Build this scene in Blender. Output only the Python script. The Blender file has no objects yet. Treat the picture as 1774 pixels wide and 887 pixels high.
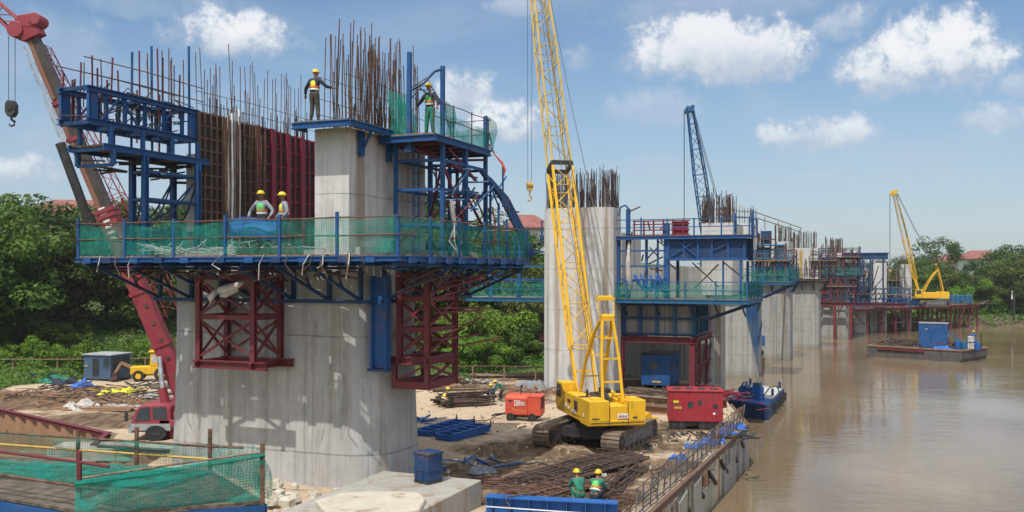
import bpy, bmesh, math, random
from mathutils import Vector, Matrix, noise
S = bpy.context.scene
C = S.collection
R = math.radians
F = 1600.0; CX = 887.0; HY = 470.0; EYE = 7.1; WATER = -2.0
rnd = random.Random(7)

# ------------------------------------------------------------ camera
cam_d = bpy.data.cameras.new('camera')
cam = bpy.data.objects.new('camera', cam_d); C.objects.link(cam)
cam.location = (0, 0, EYE); cam.rotation_euler = (R(90), 0, 0)
cam_d.sensor_width = 36; cam_d.lens = 36 * F / 1774
cam_d.shift_y = 26.5 / 1774
cam_d.clip_start = 0.1; cam_d.clip_end = 6000
S.camera = cam
# ------------------------------------------------------------ sun, sky, exposure
SUN_EL = R(60); SUN_DIR = Vector((-0.42, -0.90, 0)).normalized() * math.cos(SUN_EL) + Vector((0, 0, math.sin(SUN_EL)))
sun_d = bpy.data.lights.new('sun', 'SUN'); sun_d.energy = 3.6; sun_d.angle = R(0.5); sun_d.color = (1, 0.955, 0.88)
sun = bpy.data.objects.new('sun', sun_d); C.objects.link(sun)
sun.rotation_euler = SUN_DIR.to_track_quat('Z', 'Y').to_euler(); sun.location = (0, 0, 60)
S.view_settings.view_transform = 'Standard'; S.view_settings.look = 'None'
S.view_settings.exposure = 0.22; S.view_settings.gamma = 1
S.view_settings.use_curve_mapping = False
S.render.film_transparent = False

class NT:
    """small node-tree helper"""
    def __init__(s, tree): s.t = tree; s.n = tree.nodes; s.l = tree.links
    def node(s, typ, **kw):
        nd = s.n.new(typ)
        for k, v in kw.items():
            if k.startswith('i_'):
                k2 = k[2:]; k2 = int(k2) if k2.isdigit() else k2.replace('_', ' ')
                s.put(nd.inputs[k2], v)
            else: setattr(nd, k, v)
        return nd
    def put(s, sock, v):
        if isinstance(v, bpy.types.NodeSocket): s.l.new(v, sock)
        elif isinstance(v, (tuple, list)) and len(v) == 3 and sock.type == 'RGBA': sock.default_value = (*v, 1)
        else: sock.default_value = v
    def math(s, op, a, b=None, c=None, clamp=False):
        nd = s.n.new('ShaderNodeMath'); nd.operation = op; nd.use_clamp = clamp
        s.put(nd.inputs[0], a)
        if b is not None: s.put(nd.inputs[1], b)
        if c is not None: s.put(nd.inputs[2], c)
        return nd.outputs[0]
    def noise(s, vec, scale, detail=4, rough=0.55, dist=0.0):
        nd = s.n.new('ShaderNodeTexNoise'); s.l.new(vec, nd.inputs['Vector'])
        nd.inputs['Scale'].default_value = scale; nd.inputs['Detail'].default_value = detail
        nd.inputs['Roughness'].default_value = rough; nd.inputs['Distortion'].default_value = dist
        return nd.outputs['Fac']
    def ramp(s, fac, a, b, lo=0.0, hi=1.0):
        nd = s.n.new('ShaderNodeMapRange'); nd.interpolation_type = 'SMOOTHSTEP'
        s.put(nd.inputs[0], fac); s.put(nd.inputs[1], a); s.put(nd.inputs[2], b)
        s.put(nd.inputs[3], lo); s.put(nd.inputs[4], hi)
        return nd.outputs[0]
    def mix(s, fac, a, b):
        nd = s.n.new('ShaderNodeMix'); nd.data_type = 'RGBA'
        s.put(nd.inputs[0], fac); s.put(nd.inputs[6], a if not (isinstance(a, tuple) and len(a) == 3) else (*a, 1))
        s.put(nd.inputs[7], b if not (isinstance(b, tuple) and len(b) == 3) else (*b, 1))
        return nd.outputs[2]
    def scalev(s, vec, sc):
        nd = s.n.new('ShaderNodeMapping'); s.l.new(vec, nd.inputs[0]); nd.inputs['Scale'].default_value = sc
        return nd.outputs[0]

W = bpy.data.worlds.new('World'); S.world = W; W.use_nodes = True
nt = NT(W.node_tree); nt.n.clear()
sky = nt.node('ShaderNodeTexSky', sky_type='NISHITA', sun_disc=False, sun_elevation=SUN_EL,
              sun_rotation=math.atan2(SUN_DIR.x, SUN_DIR.y), altitude=0, air_density=1.0, dust_density=0.7, ozone_density=2.2)
tc = nt.node('ShaderNodeTexCoord'); gen = tc.outputs['Generated']
sep = nt.node('ShaderNodeSeparateXYZ', i_0=gen)
az = nt.math('ARCTAN2', sep.outputs[0], sep.outputs[1]); el = nt.math('ARCSINE', sep.outputs[2])
warp = nt.noise(gen, 11, 7, 0.62); warp2 = nt.noise(gen, 34, 8, 0.66); warp3 = nt.noise(gen, 80, 6, 0.65)
wob = nt.math('MULTIPLY_ADD', nt.math('SUBTRACT', warp, 0.5), 2.6, nt.math('MULTIPLY_ADD', nt.math('SUBTRACT', warp2, 0.5), 1.9, nt.math('MULTIPLY', nt.math('SUBTRACT', warp3, 0.5), 1.0)))
CLOUDS = [  # az/el given through the photo's own angles: px, py, half width, half height, density
 (395,64,108,40,1.0),(60,298,58,28,.75),(290,14,140,26,.30),(90,80,80,60,.30),(905,12,50,16,.5),(1240,92,150,56,.95),(1000,102,30,26,.5),
 (892,218,70,42,.95),(800,168,52,44,.8),(1130,188,75,34,.4),(1460,42,46,34,.6),(1604,112,110,66,1.0),(1730,204,52,26,.6),(1418,238,80,34,.75),
 (1250,18,190,30,.30),(1430,312,60,16,.35),(1772,148,34,26,.55),(1150,290,80,18,.25),(690,240,60,25,.35),(150,240,110,40,.22),(1650,260,150,24,.2)]
dens = None; topm = None
for (px, py, hw, hh, de) in CLOUDS:
    a0 = math.atan2(px - CX, F); e0 = math.atan2(HY - py, math.hypot(F, px - CX))
    dx = nt.math('MULTIPLY', nt.math('SUBTRACT', az, a0), F / hw / 1.3)
    dy0 = nt.math('MULTIPLY', nt.math('SUBTRACT', el, e0), F / hh / 1.3)
    dy = nt.math('MAXIMUM', dy0, nt.math('MULTIPLY', dy0, -1.35))          # flatter bases
    r2 = nt.math('MULTIPLY_ADD', dx, dx, nt.math('MULTIPLY', dy, dy))
    f = nt.math('ADD', nt.math('SUBTRACT', 1.0, r2), wob)
    f = nt.math('MULTIPLY', nt.ramp(f, -0.10, 0.95), de)
    sh = nt.math('MULTIPLY', nt.ramp(dy0, -0.9, 0.75), f)
    dens = f if dens is None else nt.math('MAXIMUM', dens, f)
    topm = sh if topm is None else nt.math('MAXIMUM', topm, sh)
thin = nt.math('MULTIPLY', nt.ramp(nt.noise(nt.scalev(gen, (1, 1, 2.6)), 2.4, 7, 0.6, 0.4), 0.44, 0.80), 0.30)
lowhaze = nt.ramp(el, 0.0, 0.30, 0.55, 0.0)
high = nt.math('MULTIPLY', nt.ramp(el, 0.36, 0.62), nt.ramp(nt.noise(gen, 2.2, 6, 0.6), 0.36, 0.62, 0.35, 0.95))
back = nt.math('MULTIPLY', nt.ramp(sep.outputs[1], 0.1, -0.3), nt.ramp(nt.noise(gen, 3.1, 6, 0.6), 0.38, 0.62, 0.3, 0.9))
billow = nt.math('MULTIPLY_ADD', nt.math('SUBTRACT', warp2, 0.5), 1.1, topm)
ccol = nt.mix(nt.ramp(billow, 0.05, 0.9), (5.1, 5.9, 7.0), (9.5, 9.6, 9.75))
skyc = nt.node('ShaderNodeHueSaturation', i_Saturation=1.1, i_Value=1.22, i_Color=sky.outputs[0]).outputs[0]
skyc = nt.mix(lowhaze, skyc, (4.2, 5.2, 6.5))
skyc = nt.mix(thin, skyc, (6.2, 7.0, 8.0))
skyc = nt.mix(nt.math('MULTIPLY', dens, 0.93), skyc, ccol)
skyc = nt.mix(nt.math('MAXIMUM', high, back), skyc, (11.5, 11.8, 12.2))     # unseen bright cloud, added overhead and behind to lift fill on shaded faces
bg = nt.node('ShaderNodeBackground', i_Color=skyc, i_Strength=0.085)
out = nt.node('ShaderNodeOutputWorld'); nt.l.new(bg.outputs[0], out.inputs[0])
W.cycles.sampling_method = 'MANUAL'; W.cycles.sample_map_resolution = 512
S.cycles.max_bounces = 6; S.cycles.transparent_max_bounces = 12; S.cycles.diffuse_bounces = 3; S.cycles.glossy_bounces = 3
S.cycles.transmission_bounces = 3; S.cycles.caustics_reflective = False; S.cycles.caustics_refractive = False
S.cycles.sample_clamp_indirect = 6

# ------------------------------------------------------------ pixel <-> place helpers
def P(px, py, Y): return Vector(((px - CX) / F * Y, Y, EYE - (py - HY) / F * Y))
def G(px, py, z=0.0):
    Y = (EYE - z) * F / (py - HY); return Vector(((px - CX) / F * Y, Y, z))
UX, UY = 0.38, 0.925
def frame(ox, oy):   # local (v across, u along the bridge, z up) -> world
    return Matrix(((UY, UX, 0, ox), (-UX, UY, 0, oy), (0, 0, 1, 0), (0, 0, 0, 1)))

# ------------------------------------------------------------ mesh helper
class MB:
    def __init__(s, M=None): s.v = []; s.f = []; s.M = M
    def add(s, vs, fs):
        n = len(s.v)
        s.v += [tuple(s.M @ Vector(p)) for p in vs] if s.M else [tuple(p) for p in vs]
        s.f += [tuple(i + n for i in f) for f in fs]; return s
    def bx(s, x0, x1, y0, y1, z0, z1):
        x0, x1 = min(x0, x1), max(x0, x1); y0, y1 = min(y0, y1), max(y0, y1); z0, z1 = min(z0, z1), max(z0, z1)
        return s.add([(x0,y0,z0),(x1,y0,z0),(x1,y1,z0),(x0,y1,z0),(x0,y0,z1),(x1,y0,z1),(x1,y1,z1),(x0,y1,z1)],
              [(0,3,2,1),(4,5,6,7),(0,1,5,4),(1,2,6,5),(2,3,7,6),(3,0,4,7)])
    def beam(s, a, b, w, h=None, up=(0,0,1), off=(0,0)):
        h = w if h is None else h
        a = Vector(a); b = Vector(b); d = (b - a).normalized(); up = Vector(up)
        if abs(d.dot(up)) > 0.97: up = Vector((0, 1, 0)) if abs(d.y) < 0.9 else Vector((1, 0, 0))
        x = d.cross(up).normalized(); y = x.cross(d).normalized()
        o = x * off[0] + y * off[1]; vs = []
        for p in (a, b):
            for sx, sy in ((-1,-1),(1,-1),(1,1),(-1,1)): vs.append(p + o + x * (sx*w/2) + y * (sy*h/2))
        return s.add(vs, [(0,1,2,3),(7,6,5,4),(0,4,5,1),(1,5,6,2),(2,6,7,3),(3,7,4,0)])
    def ib(s, a, b, w, h, t=0.03, up=(0,0,1)):     # I-beam
        s.beam(a, b, w, t, up, (0, h/2 - t/2)); s.beam(a, b, w, t, up, (0, -h/2 + t/2)); s.beam(a, b, t, h - 2*t, up); return s
    def chan(s, a, b, w, h, t=0.03, up=(0,0,1), side=1):
        s.beam(a, b, w, t, up, (0, h/2 - t/2)); s.beam(a, b, w, t, up, (0, -h/2 + t/2)); s.beam(a, b, t, h - 2*t, up, (side*(w/2 - t/2), 0)); return s
    def tube(s, a, b, r, n=6, r2=None):
        r2 = r if r2 is None else r2
        a = Vector(a); b = Vector(b); d = (b - a).normalized()
        x = d.cross(Vector((0,0,1)) if abs(d.z) < 0.95 else Vector((1,0,0))).normalized(); y = d.cross(x)
        vs = []
        for p, rr in ((a, r), (b, r2)):
            for i in range(n):
                t = 2*math.pi*i/n; vs.append(p + x*(rr*math.cos(t)) + y*(rr*math.sin(t)))
        fs = [(i, (i+1) % n, n+(i+1) % n, n+i) for i in range(n)] + [tuple(range(n-1, -1, -1)), tuple(range(n, 2*n))]
        return s.add(vs, fs)
    def path(s, pts, r, n=5):
        pts = [Vector(p) for p in pts]; vs = []; m = len(pts)
        for k, p in enumerate(pts):
            d = (pts[min(k+1, m-1)] - pts[max(k-1, 0)]).normalized()
            x = d.cross(Vector((0,0,1)) if abs(d.z) < 0.95 else Vector((1,0,0))).normalized(); y = d.cross(x)
            rr = r[k] if isinstance(r, (list, tuple)) else r
            for i in range(n):
                t = 2*math.pi*i/n; vs.append(p + x*(rr*math.cos(t)) + y*(rr*math.sin(t)))
        fs = [(k*n+i, k*n+(i+1) % n, (k+1)*n+(i+1) % n, (k+1)*n+i) for k in range(m-1) for i in range(n)]
        fs += [tuple(range(n-1, -1, -1)), tuple(range((m-1)*n, m*n))]
        return s.add(vs, fs)
    def prism(s, poly, ext):
        n = len(poly); ext = Vector(ext); vs = [Vector(p) for p in poly]; vs += [p + ext for p in vs]
        return s.add(vs, [tuple(range(n-1, -1, -1)), tuple(range(n, 2*n))] + [(i, (i+1) % n, n+(i+1) % n, n+i) for i in range(n)])
    def loft(s, rings, cap=True):
        n = len(rings[0]); vs = [p for r in rings for p in r]; m = len(rings)
        fs = [(k*n+i, k*n+(i+1) % n, (k+1)*n+(i+1) % n, (k+1)*n+i) for k in range(m-1) for i in range(n)]
        if cap: fs += [tuple(range(n-1, -1, -1)), tuple(range((m-1)*n, m*n))]
        return s.add(vs, fs)
    def sheet(s, f, nu, nv):
        vs = [f(i/nu, j/nv) for j in range(nv+1) for i in range(nu+1)]
        return s.add(vs, [(j*(nu+1)+i, j*(nu+1)+i+1, (j+1)*(nu+1)+i+1, (j+1)*(nu+1)+i) for j in range(nv) for i in range(nu)])
    def lathe(s, prof, n=12, c=(0,0,0)):
        c = Vector(c); rings = [[c + Vector((r*math.cos(2*math.pi*i/n), r*math.sin(2*math.pi*i/n), z)) for i in range(n)] for r, z in prof]
        return s.loft(rings)
    def build(s, name, mat, parent=None, local=False, smooth=False, bevel=0, label=None):
        me = bpy.data.meshes.new(name)
        vs = [Vector(p) for p in s.v]; o = bpy.data.objects.new(name, me); C.objects.link(o)
        if parent is not None:
            if not local:
                Mi = MW(parent).inverted(); vs = [Mi @ p for p in vs]
            o.parent = parent
        else:
            if not vs: vs = [Vector((0,0,0))]
            lo = Vector((min(p.x for p in vs), min(p.y for p in vs), min(p.z for p in vs)))
            hi = Vector((max(p.x for p in vs), max(p.y for p in vs), max(p.z for p in vs)))
            base = Vector(((lo.x+hi.x)/2, (lo.y+hi.y)/2, lo.z)); vs = [p - base for p in vs]; o.location = base
        me.from_pydata([tuple(p) for p in vs], [], s.f); me.update()
        if mat is not None: me.materials.append(mat)
        if smooth: me.polygons.foreach_set('use_smooth', [True]*len(me.polygons))
        if bevel:
            md = o.modifiers.new('bevel', 'BEVEL'); md.width = bevel; md.segments = 2; md.limit_method = 'ANGLE'; md.angle_limit = R(40)
        if label: o['label'] = label
        return o

def MW(o):
    M = Matrix.LocRotScale(o.location, o.rotation_euler, o.scale)
    return MW(o.parent) @ M if o.parent else M
def tag(o, label=None, cat=None, group=None, kind=None):
    if label: o['label'] = label
    if cat: o['category'] = cat
    if group: o['group'] = group
    if kind: o['kind'] = kind
    return o
def thing(name, label, cat, loc=(0,0,0), rz=0.0, group=None):
    o = bpy.data.objects.new(name, None); C.objects.link(o); o.empty_display_size = 0.3
    o.location = loc; o.rotation_euler = (0, 0, rz)
    return tag(o, label, cat, group)
def kids(o): return [c for c in C.objects if c.parent == o]
def dup(o, loc=None, rz=None, label=None, scale=None, parent=None):
    c = o.copy(); C.objects.link(c)
    if parent is not None: c.parent = parent
    for ch in kids(o): dup(ch, parent=c)
    if loc is not None: c.location = loc
    if rz is not None: c.rotation_euler = (0, 0, rz)
    if scale is not None: c.scale = (scale,)*3 if not isinstance(scale, tuple) else scale
    if label: c['label'] = label
    return c

# ------------------------------------------------------------ materials
def new_mat(name):
    m = bpy.data.materials.new(name); m.use_nodes = True; t = NT(m.node_tree); t.n.clear()
    o = t.node('ShaderNodeOutputMaterial'); b = t.node('ShaderNodeBsdfPrincipled'); t.l.new(b.outputs[0], o.inputs[0])
    tc = t.node('ShaderNodeTexCoord')
    return m, t, b, o, tc.outputs['Object']
def bump(t, b, h, strength=0.3, dist=0.02):
    bp = t.node('ShaderNodeBump', i_Strength=strength, i_Distance=dist, i_Height=h); t.l.new(bp.outputs[0], b.inputs['Normal'])

def painted(name, col, worn=(0.16, 0.075, 0.04), amount=0.35, rough=0.5, scale=1.6, fade=0.35):
    m, t, b, o, co = new_mat(name)
    geo = t.node('ShaderNodeNewGeometry').outputs['Position']
    n1 = t.noise(geo, scale, 6, 0.65); n2 = t.noise(geo, scale*9, 4, 0.6); n3 = t.noise(t.scalev(geo, (3, 3, .5)), scale*.8, 4, 0.6)
    pale = tuple(min(1, c*1.25 + 0.045) for c in col); dark = tuple(c*0.55 for c in col)
    c = t.mix(t.math('MULTIPLY', t.ramp(n1, 0.35, 0.7), fade*1.6), col, pale)
    c = t.mix(t.math('MULTIPLY', t.ramp(n3, 0.5, 0.75), 0.6), c, dark)
    mask = t.ramp(t.math('MULTIPLY_ADD', n2, 0.5, t.math('MULTIPLY', n1, 0.6)), 0.72 - amount*0.25, 0.80 - amount*0.2)
    c = t.mix(mask, c, worn)
    t.put(b.inputs['Base Color'], c); t.put(b.inputs['Roughness'], t.ramp(n2, 0.2, 0.8, rough - 0.1, rough + 0.25))
    b.inputs['Specular IOR Level'].default_value = 0.35
    bump(t, b, n2, 0.25, 0.01)
    return m
def plain(name, col, rough=0.6, metal=0.0, var=0.3, scale=3.0):
    m, t, b, o, co = new_mat(name)
    geo = t.node('ShaderNodeNewGeometry').outputs['Position']
    n = t.noise(geo, scale, 5, 0.6)
    c = t.mix(t.ramp(n, 0.3, 0.72), tuple(x*(1-var) for x in col), tuple(min(1, x*(1+var)) for x in col))
    t.put(b.inputs['Base Color'], c); b.inputs['Roughness'].default_value = rough; b.inputs['Metallic'].default_value = metal
    return m
def concrete(name, base=0.36, board=0.0, joints=1.8, tint=(1.0, .985, .94), streak=0.55, jstr=0.42, runs=()):
    m, t, b, o, co = new_mat(name)
    geo = t.node('ShaderNodeNewGeometry').outputs['Position']
    big = t.noise(geo, 0.35, 5, 0.6); mid = t.noise(geo, 2.3, 6, 0.62); fine = t.noise(geo, 22, 4, 0.7)
    st = t.noise(t.scalev(geo, (2.2, 2.2, 0.09)), 1.3, 6, 0.68); st2 = t.noise(t.scalev(geo, (7, 7, 0.12)), 1.0, 3, 0.6)
    v = t.math('MULTIPLY_ADD', t.math('SUBTRACT', big, 0.5), 0.55, 1.0)
    v = t.math('MULTIPLY_ADD', t.math('SUBTRACT', mid, 0.5), 0.38, v)
    v = t.math('MULTIPLY_ADD', t.math('SUBTRACT', fine, 0.5), 0.22, v)
    v = t.math('MULTIPLY_ADD', t.math('SUBTRACT', st, 0.5), streak*1.1, v)
    v = t.math('MULTIPLY_ADD', t.math('SUBTRACT', st2, 0.5), streak*0.55, v)
    v = t.math('MULTIPLY', v, t.ramp(st, .44, .66, 1.0 + .10*streak, 1.0 - .55*streak))
    v = t.math('MULTIPLY', v, t.ramp(mid, .40, .66, 1.05, .86)); v = t.math('MULTIPLY', v, t.ramp(big, .42, .62, 1.06, .88))
    v = t.math('MULTIPLY', v, base)
    sp = t.node('ShaderNodeSeparateXYZ', i_0=geo)
    # lift joints of the formwork
    wz = t.math('MULTIPLY_ADD', big, 0.16, sp.outputs[2])
    fz = t.math('FRACT', t.math('DIVIDE', t.math('ADD', wz, 20.3), joints))
    line = t.ramp(t.math('ABSOLUTE', t.math('SUBTRACT', fz, 0.5)), 0.0, 0.012, 1.0, 0.0)
    # upright board seams
    seam = t.noise(t.scalev(geo, (1, 1, 0.0)), 3.2, 2, 0.5)
    sl = t.ramp(t.math('ABSOLUTE', t.math('SUBTRACT', seam, 0.5)), 0.0, 0.018, 1.0, 0.0)
    vv = t.math('MULTIPLY_ADD', sp.outputs[0], .925, t.math('MULTIPLY', sp.outputs[1], -.38))
    fv = t.math('FRACT', t.math('DIVIDE', t.math('MULTIPLY_ADD', fine, .02, t.math('ADD', vv, 50.13)), 1.37))
    pl = t.ramp(t.math('ABSOLUTE', t.math('SUBTRACT', fv, 0.5)), 0.0, 0.014, 1.0, 0.0)
    line = t.math('MAXIMUM', line, t.math('MULTIPLY', pl, board))
    cut = t.math('MULTIPLY', t.math('MAXIMUM', t.math('MULTIPLY', line, t.ramp(mid, .30, .5)), t.math('MULTIPLY', sl, board)), jstr)
    v = t.math('MULTIPLY', v, t.math('SUBTRACT', 1.0, cut))
    col = t.node('ShaderNodeCombineColor', i_0=t.math('MULTIPLY', v, tint[0]), i_1=t.math('MULTIPLY', v, tint[1]), i_2=t.math('MULTIPLY', v, tint[2])).outputs[0]
    rust = t.noise(t.scalev(geo, (1.1, 1.1, 0.04)), 1.1, 4, 0.6)
    col = t.mix(t.math('MULTIPLY', t.ramp(rust, 0.535, 0.66), 0.6), col, (0.22, 0.145, 0.07))
    for (v0, wd, ztop, zbot, k) in runs:          # rust and grout runs below fixings
        d = t.math('ABSOLUTE', t.math('SUBTRACT', t.math('MULTIPLY_ADD', t.math('SUBTRACT', mid, .5), .35, t.math('MULTIPLY_ADD', t.math('SUBTRACT', st, .5), .5, vv)), v0))
        f_ = t.math('MULTIPLY', t.ramp(d, wd*.2, wd, 1.0, 0.0), t.math('MULTIPLY', t.ramp(sp.outputs[2], ztop, ztop-.25), t.ramp(sp.outputs[2], zbot-.5, zbot+1.2)))
        col = t.mix(t.math('MULTIPLY', f_, t.math('MULTIPLY', k*.55, t.ramp(fine, .25, .55, .6, 1.0))), col, (.135, .088, .045))
    damp = t.math('MULTIPLY', t.ramp(t.math('MULTIPLY_ADD', mid, 1.6, sp.outputs[2]), -0.6, -1.6), 0.7)
    col = t.mix(damp, col, (0.13, 0.115, 0.085))
    t.put(b.inputs['Base Color'], col); b.inputs['Roughness'].default_value = 0.86; b.inputs['Specular IOR Level'].default_value = 0.25
    bump(t, b, t.math('MULTIPLY_ADD', cut, -1.5, t.math('MULTIPLY_ADD', fine, 0.35, mid)), 0.35, 0.02)
    return m
def netting(name, col, cover=0.6):
    m, t, b, o, co = new_mat(name); t.n.remove(b)
    geo = t.node('ShaderNodeNewGeometry').outputs['Position']
    n = t.noise(geo, 1.1, 5, 0.6, 0.6); n2 = t.noise(t.scalev(geo, (1, 1, .35)), 5, 4, 0.6)
    c = t.mix(n2, tuple(x*0.6 for x in col), tuple(min(1, x*1.35) for x in col))
    d = t.node('ShaderNodeBsdfDiffuse', i_Color=c); tr = t.node('ShaderNodeBsdfTranslucent', i_Color=c)
    s1 = t.node('ShaderNodeMixShader', i_0=0.45); t.l.new(d.outputs[0], s1.inputs[1]); t.l.new(tr.outputs[0], s1.inputs[2])
    fac = t.math('MULTIPLY_ADD', t.math('SUBTRACT', n, 0.5), 1.1, cover, clamp=True)
    fac = t.math('MULTIPLY_ADD', t.math('SUBTRACT', n2, 0.5), 0.7, fac, clamp=True)
    sq = t.node('ShaderNodeSeparateXYZ', i_0=geo)
    w1 = t.math('SINE', t.math('MULTIPLY', sq.outputs[2], 105)); w2 = t.math('SINE', t.math('MULTIPLY', t.math('MULTIPLY_ADD', sq.outputs[0], .925, t.math('MULTIPLY', sq.outputs[1], .38)), 105))
    fac = t.math('MULTIPLY_ADD', t.math('MAXIMUM', w1, w2), .22, t.math('SUBTRACT', fac, .10), clamp=True)
    tp = t.node('ShaderNodeBsdfTransparent'); s2 = t.node('ShaderNodeMixShader', i_0=fac)
    t.l.new(tp.outputs[0], s2.inputs[1]); t.l.new(s1.outputs[0], s2.inputs[2]); t.l.new(s2.outputs[0], o.inputs[0])
    return m
def leafmat(name, col, var=0.6, warm=(1.5, 1.25, 0.7)):
    m, t, b, o, co = new_mat(name); t.n.remove(b)
    g = t.node('ShaderNodeNewGeometry'); oi = t.node('ShaderNodeObjectInfo')
    r = g.outputs['Random Per Island']; clump = t.noise(g.outputs['Position'], 0.55, 3, 0.5)
    a = tuple(x*(1-var) for x in col); c2 = tuple(x*w*(1+var*.4) for x, w in zip(col, warm))
    f = t.math('MULTIPLY_ADD', r, 0.55, t.math('MULTIPLY_ADD', t.math('SUBTRACT', clump, 0.5), 1.3, 0.2), clamp=True)
    c = t.mix(f, a, c2)
    hs = t.node('ShaderNodeHueSaturation', i_Hue=t.math('MULTIPLY_ADD', oi.outputs['Random'], 0.045, 0.478), i_Value=t.math('MULTIPLY_ADD', oi.outputs['Random'], 0.5, 0.75), i_Saturation=1.0, i_Color=c)
    d = t.node('ShaderNodeBsdfPrincipled', i_Roughness=0.55); t.l.new(hs.outputs[0], d.inputs['Base Color']); d.inputs['Specular IOR Level'].default_value = 0.3
    tr = t.node('ShaderNodeBsdfTranslucent'); t.l.new(hs.outputs[0], tr.inputs[0])
    s1 = t.node('ShaderNodeMixShader', i_0=0.35); t.l.new(d.outputs[0], s1.inputs[1]); t.l.new(tr.outputs[0], s1.inputs[2]); t.l.new(s1.outputs[0], o.inputs[0])
    return m

M = {}
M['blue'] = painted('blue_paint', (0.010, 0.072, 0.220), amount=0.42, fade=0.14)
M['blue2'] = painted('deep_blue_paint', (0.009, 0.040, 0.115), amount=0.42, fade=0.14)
M['navycab'] = painted('faded_navy_paint', (0.05, 0.085, 0.15), amount=0.2)
M['barge'] = painted('dark_hull_paint', (0.075, 0.07, 0.065), worn=(0.16, 0.07, 0.05), amount=0.5, rough=0.8)
M['bluebright'] = painted('bright_blue_paint', (0.010, 0.095, 0.33), amount=0.14, fade=0.14)
M['craneblue'] = painted('dark_crane_blue_paint', (0.012, 0.075, 0.19), amount=0.2)
M['tealblue'] = painted('teal_blue_paint', (0.012, 0.10, 0.20), amount=0.25, fade=0.15)
M['red'] = painted('oxide_red_paint', (0.135, 0.020, 0.028), worn=(0.09, 0.055, 0.045), amount=0.5, fade=0.1)
M['crimson'] = painted('crimson_paint', (0.19, 0.016, 0.035), worn=(0.09, 0.03, 0.03), amount=0.4, fade=0.12)
M['cranered'] = painted('faded_red_paint', (0.27, 0.036, 0.050), worn=(0.13, 0.06, 0.05), amount=0.42, fade=0.22)
M['orange'] = painted('orange_red_paint', (0.56, 0.078, 0.04), amount=0.32, fade=0.2)
M['boxred'] = painted('container_red_paint', (0.30, 0.020, 0.028), worn=(0.08, 0.035, 0.03), amount=0.5, fade=0.15)
M['yellow'] = painted('crane_yellow_paint', (0.70, 0.40, 0.012), worn=(0.20, 0.12, 0.05), amount=0.36, fade=0.15, scale=2.2)
M['yellowworn'] = painted('weathered_yellow_paint', (0.46, 0.31, 0.06), worn=(0.20, 0.14, 0.08), amount=0.5)
M['steel'] = plain('grey_steel', (0.17, 0.17, 0.175), 0.45, 0.5)
M['silver'] = plain('bright_steel', (0.55, 0.56, 0.58), 0.3, 0.8)
M['darksteel'] = plain('dark_steel', (0.045, 0.043, 0.042), 0.55, 0.3)
M['cable'] = plain('wire_rope', (0.06, 0.06, 0.065), 0.6, 0.3)
M['rust'] = plain('rusty_bar', (0.125, 0.068, 0.045), 0.85, 0.1, 0.5, 6)
M['rustdark'] = plain('dark_rusty_bar', (0.075, 0.048, 0.038), 0.85, 0.1, 0.5, 5)
M['rustplate'] = painted('rusty_plate', (0.27, 0.15, 0.085), worn=(0.12, 0.05, 0.03), amount=0.5, rough=0.85)
M['track'] = painted('muddy_track_steel', (0.16, 0.115, 0.08), worn=(0.06, 0.045, 0.035), amount=0.4, rough=0.8)
M['blackform'] = plain('oiled_dark_formwork', (0.022, 0.017, 0.014), 0.8)
M['brownform'] = painted('rusty_brown_formwork', (0.125, 0.075, 0.05), amount=0.4, rough=0.8)
M['conc1'] = concrete('cast_concrete', 0.385, tint=(1.0, .998, .965), board=0.3, joints=3.9, streak=0.46, runs=[(-17.56+a, w, z1, z0, k) for a, w, z1, z0, k in ((-4.9,.16,4.0,.3,.75),(-3.55,.20,4.0,-.5,.7),(-2.0,.12,6.2,1.2,.45),(-.2,.10,5.6,.6,.5),(1.1,.14,6.6,1.5,.4),(-6.0,.12,5.5,2.5,.4))])
M['conc2'] = concrete('pale_cast_concrete', 0.54, board=0.3, joints=2.4, streak=0.36, jstr=.5)
M['conc3'] = concrete('grey_river_concrete', 0.33, board=0.5, joints=1.5, streak=0.6, jstr=.7)
M['concslab'] = concrete('worn_slab_concrete', 0.36, board=0.0, joints=9, tint=(1, .95, .84), streak=0.1)
M['stone'] = concrete('buff_broken_concrete', 0.50, board=0.0, joints=9, tint=(1, .91, .74), streak=0.15)
M['wood'] = plain('weathered_planks', (0.20, 0.14, 0.09), 0.85, 0, 0.45, 5)
M['darkplank'] = plain('dark_wet_planks', (0.10, 0.078, 0.056), 0.85, 0, 0.5, 5)
M['net'] = netting('green_safety_net', (0.035, 0.32, 0.25), 0.43)
M['netdense'] = netting('dense_green_net', (0.03, 0.32, 0.25), 0.62)
M['netblue'] = netting('blue_safety_net', (0.02, 0.12, 0.30), 0.66)
M['fadedtan'] = painted('faded_tan_paint', (0.23, 0.105, 0.065), worn=(0.12, 0.06, 0.04), amount=0.45)
M['leafA'] = leafmat('broad_leaves', (0.085, 0.150, 0.030))
M['leafB'] = leafmat('deep_green_leaves', (0.052, 0.100, 0.022))
M['leafC'] = leafmat('fresh_green_leaves', (0.115, 0.230, 0.030))
M['grass'] = leafmat('undergrowth_leaves', (0.085, 0.175, 0.032))
M['bark'] = plain('bark', (0.10, 0.08, 0.06), 0.9)
M['roof'] = plain('red_roof_tiles', (0.23, 0.085, 0.068), 0.8, 0, 0.3, 2)
M['plaster'] = plain('white_plaster', (0.66, 0.64, 0.60), 0.8, 0, 0.1)
M['glass'] = plain('dark_window_glass', (0.04, 0.05, 0.06), 0.08, 0, 0.2)
M['white'] = plain('white_paint', (0.72, 0.72, 0.70), 0.6, 0, 0.12)
M['grey'] = plain('grey_paint', (0.30, 0.31, 0.32), 0.6, 0, 0.2)
M['rubber'] = plain('black_rubber', (0.02, 0.02, 0.02), 0.8)
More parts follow.
